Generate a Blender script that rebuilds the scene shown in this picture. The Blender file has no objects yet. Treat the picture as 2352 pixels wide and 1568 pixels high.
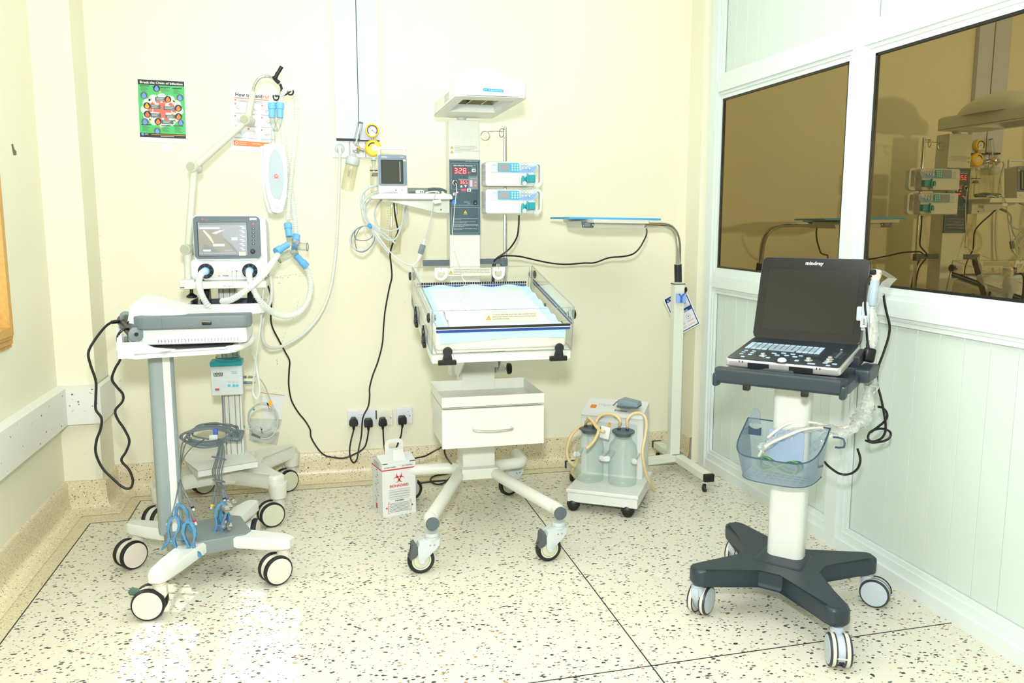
import bpy, bmesh, math, random
from mathutils import Vector, Matrix, Quaternion
from math import sin, cos, pi, radians, sqrt, atan2, tan
random.seed(7)
C = bpy.context.scene.collection
SC = bpy.context.scene

# ------------------------------------------------------------------ camera
F_PX, CX, CY = 1913.0, 1176.0, 784.0
PITCH, YAW, EYE = radians(8.24), radians(13.2), Vector((0, 0, 1.35))
FW = Vector((sin(YAW) * cos(PITCH), cos(YAW) * cos(PITCH), -sin(PITCH)))
RT = Vector((cos(YAW), -sin(YAW), 0))
UP = RT.cross(FW)
cam = bpy.data.cameras.new('camera')
cam.sensor_width = 36.0
cam.lens = F_PX / 2352 * 36
cam.clip_start = 0.02
cam_o = bpy.data.objects.new('camera', cam)
cam_o.matrix_world = Matrix(((RT.x, UP.x, -FW.x, EYE.x), (RT.y, UP.y, -FW.y, EYE.y), (RT.z, UP.z, -FW.z, EYE.z), (0, 0, 0, 1)))
C.objects.link(cam_o)
SC.camera = cam_o

# ------------------------------------------------------------------ light
SC.view_settings.view_transform = 'Standard'
SC.view_settings.look = 'None'
SC.view_settings.gamma = 1.0
SC.view_settings.use_curve_mapping = False
SC.view_settings.exposure = 0.5
SC.cycles.transparent_max_bounces = 32
SC.cycles.max_bounces = 10
w = bpy.data.worlds.new('world'); SC.world = w; w.use_nodes = True
bg = w.node_tree.nodes['Background']
bg.inputs[0].default_value = (0.75, 0.87, 1.0, 1); bg.inputs[1].default_value = 3.0

def lamp(name, kind, loc, energy, color=(1, 1, 1), size=1.0, size_y=None, direction=(0, 0, -1), shape=None):
    l = bpy.data.lights.new(name, kind); l.energy = energy; l.color = color
    if kind == 'AREA':
        l.shape = shape or ('RECTANGLE' if size_y else 'DISK'); l.size = size
        if size_y: l.size_y = size_y
    o = bpy.data.objects.new(name, l); C.objects.link(o); o.location = loc
    o.rotation_mode = 'QUATERNION'
    o.rotation_quaternion = Vector(direction).to_track_quat('-Z', 'Y')
    return o
# the photographer's flash just above the lens, and two unseen fill lights added below the ceiling
lamp('flash', 'AREA', (-0.02, 0.0, 1.66), 62, (0.96, 0.985, 1.0), size=0.16, direction=(0.16, 1, -0.06))
lamp('ceiling_fill_light', 'AREA', (0.45, 1.9, 2.93), 26, (0.93, 0.985, 1.0), size=2.4, size_y=2.6)
lamp('ceiling_fill_light', 'AREA', (0.45, 3.3, 2.93), 7, (0.86, 0.97, 1.0), size=2.6, size_y=0.7, direction=(0, 0.75, -1))
SUN_DIR = Vector((0.54, -0.20, -1.0))
sun = lamp('sun', 'SUN', (-4, 4, 6), 3.6, (1.0, 0.95, 0.76), direction=SUN_DIR)
sun.data.angle = radians(0.6)

# ------------------------------------------------------------------ pixel -> place
def ray(x, y): return (FW * F_PX + RT * (x - CX) - UP * (y - CY)).normalized()
def PY(x, y, Y): d = ray(x, y); return EYE + d * (Y / d.y)
def PX(x, y, X): d = ray(x, y); return EYE + d * (X / d.x)
def PZ(x, y, z=0.0): d = ray(x, y); return EYE + d * ((z - EYE.z) / d.z)
def PYs(Y, *pts): return [PY(p[0], p[1], p[2] if len(p) > 2 else Y) for p in pts]

# ------------------------------------------------------------------ materials
MATS = {}
def lin(c):
    if isinstance(c, str):
        c = c.lstrip('#'); c = [int(c[i:i + 2], 16) / 255 for i in (0, 2, 4)]
    return tuple((x / 12.92 if x <= 0.04045 else ((x + 0.055) / 1.055) ** 2.4) for x in c[:3])
def mat(name, color, rough=0.45, metal=0.0, vary=0.04, scale=30.0, bump=0.0, emit=0.0, spec=0.5, coat=0.0):
    """painted / plastic / metal surface with a slight procedural mottling of its own colour"""
    m = bpy.data.materials.new(name); m.use_nodes = True
    nt = m.node_tree; b = nt.nodes['Principled BSDF']; L = nt.links
    c = lin(color)
    b.inputs['Roughness'].default_value = rough; b.inputs['Metallic'].default_value = metal
    b.inputs['Specular IOR Level'].default_value = spec
    if coat: b.inputs['Coat Weight'].default_value = coat
    tc = nt.nodes.new('ShaderNodeTexCoord'); nz = nt.nodes.new('ShaderNodeTexNoise')
    nz.inputs['Scale'].default_value = scale; nz.inputs['Detail'].default_value = 3
    L.new(tc.outputs['Object'], nz.inputs['Vector'])
    mx = nt.nodes.new('ShaderNodeMix'); mx.data_type = 'RGBA'
    mx.inputs[6].default_value = (*[min(1, x * (1 - vary)) for x in c], 1)
    mx.inputs[7].default_value = (*[min(1, x * (1 + vary)) for x in c], 1)
    L.new(nz.outputs['Fac'], mx.inputs[0]); L.new(mx.outputs[2], b.inputs['Base Color'])
    if bump:
        bp = nt.nodes.new('ShaderNodeBump'); bp.inputs['Strength'].default_value = bump; bp.inputs['Distance'].default_value = 0.002
        L.new(nz.outputs['Fac'], bp.inputs['Height']); L.new(bp.outputs[0], b.inputs['Normal'])
    if emit:
        L.new(mx.outputs[2], b.inputs['Emission Color']); b.inputs['Emission Strength'].default_value = emit
    MATS[name] = m; return m
def clear(name, tint, edge, gloss=0.02, rough=0.02, facing=0.5, body=0.0, body_col=(1, 1, 1)):
    """clear plastic or glass sheet: see-through, tinted towards grazing view, with a fresnel reflection"""
    m = bpy.data.materials.new(name); m.use_nodes = True
    nt = m.node_tree; N = nt.nodes; L = nt.links; N.remove(N['Principled BSDF']); out = N['Material Output']
    lw = N.new('ShaderNodeLayerWeight'); lw.inputs[0].default_value = facing
    mx = N.new('ShaderNodeMix'); mx.data_type = 'RGBA'
    mx.inputs[6].default_value = (*lin(tint), 1); mx.inputs[7].default_value = (*lin(edge), 1)
    L.new(lw.outputs['Facing'], mx.inputs[0])
    tr = N.new('ShaderNodeBsdfTransparent'); L.new(mx.outputs[2], tr.inputs[0])
    last = tr
    if body:
        df = N.new('ShaderNodeBsdfDiffuse'); df.inputs[0].default_value = (*lin(body_col), 1)
        ms = N.new('ShaderNodeMixShader'); ms.inputs[0].default_value = body
        L.new(tr.outputs[0], ms.inputs[1]); L.new(df.outputs[0], ms.inputs[2]); last = ms
    gl = N.new('ShaderNodeBsdfGlossy'); gl.inputs['Roughness'].default_value = rough; gl.inputs[0].default_value = (1, 1, 1, 1)
    lw2 = N.new('ShaderNodeLayerWeight'); lw2.inputs[0].default_value = 0.5
    pw = N.new('ShaderNodeMath'); pw.operation = 'POWER'; pw.inputs[1].default_value = 4.5; L.new(lw2.outputs['Facing'], pw.inputs[0])
    ml_ = N.new('ShaderNodeMath'); ml_.operation = 'MULTIPLY'; ml_.inputs[1].default_value = 0.6; L.new(pw.outputs[0], ml_.inputs[0])
    ad = N.new('ShaderNodeMath'); ad.operation = 'ADD'; ad.inputs[1].default_value = gloss; ad.use_clamp = True
    L.new(ml_.outputs[0], ad.inputs[0])
    ms2 = N.new('ShaderNodeMixShader'); L.new(ad.outputs[0], ms2.inputs[0]); L.new(last.outputs[0], ms2.inputs[1]); L.new(gl.outputs[0], ms2.inputs[2])
    L.new(ms2.outputs[0], out.inputs[0])
    MATS[name] = m; return m

# ------------------------------------------------------------------ mesh building
def spline(pts, n=8, closed=False):
    pts = [Vector(p) for p in pts]
    if len(pts) < 3 and not closed: return pts
    out = []; N = len(pts)
    for i in range(N if closed else N - 1):
        if closed: p0, p1, p2, p3 = pts[i - 1], pts[i], pts[(i + 1) % N], pts[(i + 2) % N]
        else: p0, p1, p2, p3 = pts[max(i - 1, 0)], pts[i], pts[i + 1], pts[min(i + 2, N - 1)]
        for k in range(n):
            t = k / n
            out.append(0.5 * ((2 * p1) + (p2 - p0) * t + (2 * p0 - 5 * p1 + 4 * p2 - p3) * t * t + (3 * p1 - p0 - 3 * p2 + p3) * t ** 3))
    if not closed: out.append(pts[-1])
    return out
def rrect(w, h, r, n=5):
    """rounded rectangle outline centred on 0,0 (counter-clockwise)"""
    out = []
    for cx, cy, a0 in ((w / 2 - r, h / 2 - r, 0), (-w / 2 + r, h / 2 - r, 90), (-w / 2 + r, -h / 2 + r, 180), (w / 2 - r, -h / 2 + r, 270)):
        for k in range(n + 1):
            a = radians(a0 + 90 * k / n); out.append((cx + r * cos(a), cy + r * sin(a)))
    return out
def circ(r, n=24, c=(0, 0), a0=0, a1=360):
    full = abs(a1 - a0) >= 360
    return [(c[0] + r * cos(radians(a0 + (a1 - a0) * k / n)), c[1] + r * sin(radians(a0 + (a1 - a0) * k / n))) for k in range(n if full else n + 1)]
def frame(o, u, v):
    u = Vector(u).normalized(); v = Vector(v); v = (v - u * v.dot(u)).normalized(); w_ = u.cross(v)
    return Matrix(((u.x, v.x, w_.x, o[0]), (u.y, v.y, w_.y, o[1]), (u.z, v.z, w_.z, o[2]), (0, 0, 0, 1)))
def axis_frame(o, a):
    a = Vector(a).normalized(); t = Vector((0, 0, 1)) if abs(a.z) < 0.9 else Vector((1, 0, 0))
    u = t.cross(a).normalized(); return frame(o, u, a.cross(u))
ROT = {}
def Rz(a): return Matrix.Rotation(radians(a), 4, 'Z')
def Rx(a): return Matrix.Rotation(radians(a), 4, 'X')
def Ry(a): return Matrix.Rotation(radians(a), 4, 'Y')
def Tr(*p): return Matrix.Translation(Vector(p[0] if len(p) == 1 else p))

class MB:
    def __init__(s, T=None): s.v = []; s.f = []; s.m = []; s.T = T or Matrix()
    def add(s, vs, fs, m, T=None):
        o = len(s.v); T = s.T @ T if T is not None else s.T
        s.v += [T @ Vector(p) for p in vs]; s.f += [[i + o for i in f] for f in fs]; s.m += [m] * len(fs); return s
    def addbm(s, bm, m, T=None):
        bm.verts.ensure_lookup_table(); bm.verts.index_update()
        s.add([v.co.copy() for v in bm.verts], [[v.index for v in f.verts] for f in bm.faces], m, T); bm.free(); return s
    def box(s, c, sz, m, T=None):
        x, y, z = [k / 2 for k in sz]; cx, cy, cz = c
        vs = [(cx + a * x, cy + b * y, cz + d * z) for a in (-1, 1) for b in (-1, 1) for d in (-1, 1)]
        return s.add(vs, [(0, 1, 3, 2), (4, 6, 7, 5), (0, 4, 5, 1), (2, 3, 7, 6), (0, 2, 6, 4), (1, 5, 7, 3)], m, T)
    def bx(s, a, b, m, T=None):
        return s.box([(p + q) / 2 for p, q in zip(a, b)], [abs(q - p) for p, q in zip(a, b)], m, T)
    def rbox(s, c, sz, r, m, seg=2, T=None):
        bm = bmesh.new(); bmesh.ops.create_cube(bm, size=1)
        for v in bm.verts: v.co = Vector((v.co.x * sz[0], v.co.y * sz[1], v.co.z * sz[2]))
        bmesh.ops.bevel(bm, geom=list(bm.edges), offset=min(r, min(sz) * 0.49), segments=seg, profile=0.5, affect='EDGES')
        return s.addbm(bm, m, (T or Matrix()) @ Tr(c))
    def cyl(s, a, b, r, m, r2=None, n=20, cap=True):
        a = Vector(a); b = Vector(b); r2 = r if r2 is None else r2; T = axis_frame(a, b - a); h = (b - a).length
        vs = [(r * cos(2 * pi * k / n), r * sin(2 * pi * k / n), 0) for k in range(n)] + [(r2 * cos(2 * pi * k / n), r2 * sin(2 * pi * k / n), h) for k in range(n)]
        fs = [(k, (k + 1) % n, n + (k + 1) % n, n + k) for k in range(n)]
        if cap: fs += [list(range(n))[::-1], list(range(n, 2 * n))]
        return s.add(vs, fs, m, T)
    def lathe(s, prof, o, a, m, n=28, cap=True):
        T = axis_frame(o, a); vs = []; fs = []
        for r, z in prof: vs += [(r * cos(2 * pi * k / n), r * sin(2 * pi * k / n), z) for k in range(n)]
        for j in range(len(prof) - 1):
            fs += [(j * n + k, j * n + (k + 1) % n, (j + 1) * n + (k + 1) % n, (j + 1) * n + k) for k in range(n)]
        if cap: fs += [list(range(n))[::-1], [(len(prof) - 1) * n + k for k in range(n)]]
        return s.add(vs, fs, m, T)
    def tube(s, pts, r, m, n=8, sub=6, closed=False, rib=0.0, cap=True, flat=None):
        P = spline(pts, sub, closed) if sub > 1 else [Vector(p) for p in pts]
        N = len(P); vs = []; fs = []; tg = []
        for i in range(N):
            a = P[(i - 1) % N if closed else max(i - 1, 0)]; b = P[(i + 1) % N if closed else min(i + 1, N - 1)]
            tg.append((b - a).normalized() if (b - a).length > 1e-9 else Vector((0, 0, 1)))
        u = tg[0].orthogonal().normalized()
        if flat is not None:
            u = Vector(flat) - tg[0] * Vector(flat).dot(tg[0]); u.normalize()
        for i in range(N):
            u = (u - tg[i] * u.dot(tg[i])); u = u.normalized() if u.length > 1e-6 else tg[i].orthogonal().normalized()
            v = tg[i].cross(u); rr = r(i / (N - 1)) if callable(r) else r
            if rib: rr *= 1 + (rib if i % 2 else -rib)
            rv = rr * (0.35 if flat is not None else 1)
            vs += [P[i] + u * rr * cos(2 * pi * k / n) + v * rv * sin(2 * pi * k / n) for k in range(n)]
        for i in range(N if closed else N - 1):
            j = (i + 1) % N
            fs += [(i * n + k, i * n + (k + 1) % n, j * n + (k + 1) % n, j * n + k) for k in range(n)]
        if cap and not closed: fs += [list(range(n))[::-1], [(N - 1) * n + k for k in range(n)]]
        return s.add(vs, fs, m)
    def hose(s, pts, r, m, pitch=0.006, n=12, rib=0.09):
        """corrugated hose: resampled at half the rib pitch"""
        P = spline(pts, 16); L = [0]
        for a, b in zip(P, P[1:]): L.append(L[-1] + (b - a).length)
        K = max(4, int(L[-1] / (pitch / 2))); out = []; j = 0
        for k in range(K + 1):
            d = L[-1] * k / K
            while j < len(L) - 2 and L[j + 1] < d: j += 1
            t = (d - L[j]) / max(1e-9, L[j + 1] - L[j]); out.append(P[j].lerp(P[j + 1], min(1, max(0, t))))
        return s.tube(out, r, m, n=n, sub=1, rib=rib)
    def prism(s, outl, o, u, v, d, m, bevel=0.0, seg=2, taper=None):
        T = frame(o, u, v); bm = bmesh.new(); n = len(outl)
        ks = taper or 1.0; cx = sum(p[0] for p in outl) / n; cy = sum(p[1] for p in outl) / n
        A = [bm.verts.new((p[0], p[1], 0)) for p in outl]; B = [bm.verts.new((cx + (p[0] - cx) * ks, cy + (p[1] - cy) * ks, d)) for p in outl]
        bm.faces.new(A[::-1]); bm.faces.new(B)
        for k in range(n): bm.faces.new((A[k], A[(k + 1) % n], B[(k + 1) % n], B[k]))
        if d < 0: bmesh.ops.reverse_faces(bm, faces=bm.faces)
        if bevel:
            es = [e for e in bm.edges if abs(e.verts[0].co.z - e.verts[1].co.z) < 1e-9]
            bmesh.ops.bevel(bm, geom=es, offset=bevel, segments=seg, profile=0.5, affect='EDGES', clamp_overlap=True)
        return s.addbm(bm, m, T)
    def ring(s, outer, inner, o, u, v, d, m):
        """plate with a hole; both outlines must have the same count"""
        T = frame(o, u, v); n = len(outer)
        vs = [(*p, 0) for p in outer] + [(*p, 0) for p in inner] + [(*p, d) for p in outer] + [(*p, d) for p in inner]; fs = []
        for k in range(n):
            j = (k + 1) % n
            fs += [(k, n + k, n + j, j), (2 * n + k, 2 * n + j, 3 * n + j, 3 * n + k), (k, j, 2 * n + j, 2 * n + k), (n + k, 3 * n + k, 3 * n + j, n + j)]
        return s.add(vs, fs, m, T)
    def poly(s, pts, m): return s.add(pts, [list(range(len(pts)))], m)
    def rect(s, o, u, v, a, b, m, lift=0.0004):
        """flat print: rectangle a=(x0,y0) b=(x1,y1) on plane o,u,v"""
        T = frame(o, u, v)
        return s.add([(a[0], a[1], lift), (b[0], a[1], lift), (b[0], b[1], lift), (a[0], b[1], lift)], [(0, 1, 2, 3)], m, T)
    def shape(s, outl, o, u, v, m, lift=0.0006):
        return s.add([(p[0], p[1], lift) for p in outl], [list(range(len(outl)))], m, frame(o, u, v))
    def band(s, outer, inner, o, u, v, m, lift=0.0006):
        n = len(outer)
        return s.add([(*p, lift) for p in outer] + [(*p, lift) for p in inner], [(k, k + 1, n + k + 1, n + k) for k in range(n - 1)], m, frame(o, u, v))
    def sph(s, c, r, m, n=14, k=8, T=None):
        r = (r, r, r) if not isinstance(r, (tuple, list)) else r
        vs = [(0, 0, r[2])]; fs = []
        for i in range(1, k):
            a = pi * i / k; vs += [(r[0] * sin(a) * cos(2 * pi * j / n), r[1] * sin(a) * sin(2 * pi * j / n), r[2] * cos(a)) for j in range(n)]
        vs.append((0, 0, -r[2])); e = len(vs) - 1
        for j in range(n): fs.append((0, 1 + j, 1 + (j + 1) % n))
        for i in range(k - 2):
            for j in range(n): fs.append((1 + i * n + j, 1 + (i + 1) * n + j, 1 + (i + 1) * n + (j + 1) % n, 1 + i * n + (j + 1) % n))
        for j in range(n): fs.append((e, 1 + (k - 2) * n + (j + 1) % n, 1 + (k - 2) * n + j))
        return s.add(vs, fs, m, Tr(c) @ (T or Matrix()))
    def torus(s, c, a, R, r, m, n=28, k=8, a0=0, a1=360):
        T = axis_frame(c, a); pts = [T @ Vector((R * cos(radians(a0 + (a1 - a0) * i / n)), R * sin(radians(a0 + (a1 - a0) * i / n)), 0)) for i in range(n if a1 - a0 >= 360 else n + 1)]
        return s.tube(pts, r, m, n=k, sub=1, closed=a1 - a0 >= 360)
    def text(s, body, o, u, v, size, m, align='LEFT', lift=0.0006, sx=1.0, valign='BOTTOM_BASELINE', bold=0.0, width=None, space=1.0):
        """lettering as flat geometry lying on plane o,u,v"""
        cu = bpy.data.curves.new('t', 'FONT'); cu.body = body; cu.size = size; cu.align_x = align; cu.resolution_u = 2; cu.offset = bold; cu.space_line = space
        ob = bpy.data.objects.new('t', cu); C.objects.link(ob)
        me = bpy.data.meshes.new_from_object(ob.evaluated_get(bpy.context.evaluated_depsgraph_get()))
        vs = [(p.co.x, p.co.y) for p in me.vertices]; fs = [list(p.vertices) for p in me.polygons]
        bpy.data.objects.remove(ob); bpy.data.curves.remove(cu); bpy.data.meshes.remove(me)
        if width and vs:
            x0 = min(p[0] for p in vs); x1 = max(p[0] for p in vs); sx = width / max(1e-6, x1 - x0)
        return s.add([(p[0] * sx, p[1], lift) for p in vs], fs, m, frame(o, u, v))
    def build(s, name, parent=None, space='world', label=None, wn=False, angle=38, shade=True):
        me = bpy.data.meshes.new(name)
        T = MW[parent.name].inverted() if (parent is not None and space == 'world') else None
        me.from_pydata([tuple(T @ p) if T is not None else tuple(p) for p in s.v], [], s.f)
        names = []
        for k in s.m:
            if k not in names: names.append(k)
        for k in names: me.materials.append(MATS[k])
        ix = {k: i for i, k in enumerate(names)}
        me.polygons.foreach_set('material_index', [ix[k] for k in s.m])
        if shade:
            me.polygons.foreach_set('use_smooth', [True] * len(me.polygons))
            me.set_sharp_from_angle(angle=radians(angle))
        me.update()
        o = bpy.data.objects.new(name, me); C.objects.link(o)
        if parent is not None: o.parent = parent
        MW[o.name] = MW[parent.name].copy() if parent is not None else Matrix()
        if label: o['label'] = label
        if wn:
            md = o.modifiers.new('weighted_normal', 'WEIGHTED_NORMAL'); md.keep_sharp = True
        return o
MW = {}
def thing(name, label, cat, loc=(0, 0, 0), rz=0, group=None):
    o = bpy.data.objects.new(name, None); C.objects.link(o); o.empty_display_size = 0.1
    o.location = loc; o.rotation_euler = (0, 0, radians(rz)); MW[o.name] = Tr(loc) @ Rz(rz)
    o['label'] = label; o['category'] = cat
    if group: o['group'] = group
    return o
def tag(o, label, cat, group=None):
    o['label'] = label; o['category'] = cat
    if group: o['group'] = group
    return o
def struct(o): o['kind'] = 'structure'; return o
def solo(mb, name, label, cat, group=None, origin=None, **k):
    """a thing that is one mesh, its origin at `origin`"""
    if origin is not None:
        T = Tr(-Vector(origin)); mb.v = [T @ p for p in mb.v]
    o = mb.build(name, None, **k)
    if origin is not None: o.location = origin; MW[o.name] = Tr(origin)
    return tag(o, label, cat, group)
def copy_part(o, parent, label=None):
    c = o.copy(); C.objects.link(c); c.parent = parent; MW[c.name] = MW[parent.name] @ o.matrix_basis if False else MW[parent.name].copy()
    for ch in [k for k in bpy.data.objects if k.parent == o]: copy_part(ch, c)
    return c
def dup(root, loc, rz=0, label=None, group=None):
    c = root.copy(); C.objects.link(c); c.location = loc; c.rotation_euler = (0, 0, radians(rz)); MW[c.name] = Tr(loc) @ Rz(rz)
    if label: c['label'] = label
    if group: c['group'] = group
    for ch in [k for k in bpy.data.objects if k.parent == root]: copy_part(ch, c)
    return c
# ------------------------------------------------------------------ palette
mat('white_plastic', '#d9dcd8', 0.35); mat('white_metal', '#d9dcd5', 0.3); mat('ivory_metal', '#dee0d5', 0.35)
mat('cream_plastic', '#dcd6c6', 0.4); mat('ivory_plastic', '#d4d4c6', 0.4); mat('beige_post', '#c9c9b8', 0.4)
mat('pale_grey', '#c3cbca', 0.4); mat('mid_grey', '#7a8584', 0.45); mat('column_grey', '#8d9898', 0.4); mat('slate', '#525f66', 0.45); mat('dark_slate', '#2b343b', 0.4)
mat('charcoal', '#1b2023', 0.4); mat('black', '#0b0b0d', 0.4); mat('black_rubber', '#121314', 0.6); mat('tyre_grey', '#54585a', 0.6)
mat('hub_grey', '#b9c4cc', 0.4); mat('hub_cream', '#dcd4c6', 0.4); mat('hub_sage', '#c9cbb2', 0.45)
mat('chrome', '#d9d9d6', 0.14, 1.0, vary=0.02); mat('steel', '#b9b9b4', 0.25, 1.0); mat('brass', '#c9b16a', 0.25, 1.0)
mat('aluminium', '#d8d9cf', 0.4, 0.15); mat('silver', '#cfcfca', 0.35, 0.6)
mat('sky_blue', '#5aa7e8', 0.4); mat('clip_blue', '#4f86ad', 0.4); mat('hose_blue', '#6db2ee', 0.4); mat('cobalt', '#123c86', 0.4); mat('bright_blue', '#1f8fe0', 0.4); mat('tie_blue', '#3f62c6', 0.5)
mat('teal', '#1a9aa4', 0.4); mat('pale_teal', '#a8d5df', 0.4); mat('yellow', '#f3c81e', 0.4); mat('amber', '#f0a81c', 0.4); mat('red', '#c8202a', 0.4); mat('orange', '#e9683c', 0.4)
mat('green', '#1f9b5a', 0.45); mat('poster_green', '#4cba68', 0.5); mat('purple', '#6a3d98', 0.4); mat('ink', '#33383c', 0.6); mat('ink_grey', '#82888a', 0.6); mat('ink_pale', '#b5b8b4', 0.6)
mat('paper', '#e2e4e4', 0.7, vary=0.015); mat('paper_grey', '#dfe4e4', 0.7); mat('card', '#dcdedb', 0.7); mat('poster_red', '#ef6a58', 0.5); mat('poster_blue', '#6f97dc', 0.5); mat('poster_orange', '#f0803c', 0.5); mat('poster_cloud', '#cfdad6', 0.5)
mat('navy', '#1d3a7c', 0.5); mat('screen_dark', '#23251f', 0.12, coat=0.0, spec=0.35); mat('screen_frame', '#222522', 0.2); mat('panel_slate', '#395560', 0.35); mat('panel_edge', '#7f9fa8', 0.4); mat('panel_sub', '#75878f', 0.4)
mat('led_red', '#ff3048', 0.4, emit=1.3); mat('led_dark', '#8a0c22', 0.4, emit=0.2); mat('led_pink', '#ff8a9a', 0.4, emit=1.0); mat('led_white', '#ff9ea6', 0.4, emit=0.9); mat('led_orange', '#f08050', 0.4, emit=0.35); mat('seg_off', '#2a2c28', 0.3); mat('seg_pale', '#d8d6c8', 0.4)
mat('lcd', '#8f9498', 0.2, emit=0.15); mat('lcd_brown', '#87827a', 0.25, emit=0.15); mat('lcd_violet', '#b9bee6', 0.25, emit=0.35); mat('lcd_white', '#d8dcde', 0.3, emit=0.3); mat('lcd_yellow', '#c4bfa0', 0.3, emit=0.15); mat('lcd_grey', '#777b7c', 0.25, emit=0.12)
mat('lcd_olive', '#3b4038', 0.15); mat('cable_grey', '#b6bdbd', 0.5); mat('cable_pale', '#cfd6d6', 0.5); mat('lead_grey', '#69757a', 0.5); mat('hose_white', '#dadcd6', 0.4); mat('cable_white', '#eeeadb', 0.5)
mat('pad_white', '#d0d7d9', 0.85, bump=0.25, scale=14); mat('pad_blue', '#b9dfee', 0.8, bump=0.2, scale=18); mat('pad_teal', '#6fcfd2', 0.8); mat('mattress', '#ece9d8', 0.7, bump=0.15, scale=10)
mat('rubber_tube', '#dcc493', 0.45); mat('pedal', '#7f929c', 0.5); mat('light_wood', '#c99a4e', 0.45, vary=0.25, scale=60, bump=0.2)
mat('key_grey', '#8fa1ac', 0.45); mat('key_light', '#a9c2d2', 0.4); mat('kbd', '#1c262d', 0.35); mat('cart_slate', '#24313a', 0.4); mat('green_wire', '#12694f', 0.45); mat('yellow_wire', '#8fae3a', 0.45)
mat('reflector', '#aaa083', 0.3, 0.25); mat('reflector_teal', '#6fa0a0', 0.15, 0.8); mat('socket_white', '#dfe3ea', 0.4); mat('socket_cream', '#e2e2d2', 0.4)
clear('acrylic', '#fefefe', '#f8fafa', gloss=0.015, facing=0.2); clear('acrylic_edge', '#e2e7e7', '#c5cdce', gloss=0.05, body=0.3, body_col='#b8c2c4')
clear('jar_glass', '#fefffe', '#d9ebe5', gloss=0.03, facing=0.22, body=0.02, body_col='#f2fbf8'); clear('bin_smoke', '#dfe8ee', '#a9bccb', gloss=0.03, facing=0.25, body=0.18, body_col='#c3d2de'); clear('bin_edge', '#8296ac', '#4a5f80', gloss=0.04, facing=0.3, body=0.5, body_col='#5d728e')
clear('film', '#fbfdfc', '#edf1f0', gloss=0.12, rough=0.12, facing=0.3, body=0.34, body_col='#f4f8f6'); clear('clear_plastic', '#f8fbfa', '#c3ccc9', gloss=0.05, facing=0.3); clear('hose_clear', '#f8fbfa', '#eef2ef', gloss=0.03, rough=0.2, facing=0.4, body=0.5, body_col='#f6f8f4')
clear('jar_plastic', '#fbfaf2', '#e8e6d2', gloss=0.05, facing=0.25, body=0.08, body_col='#f6f4e0')

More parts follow.
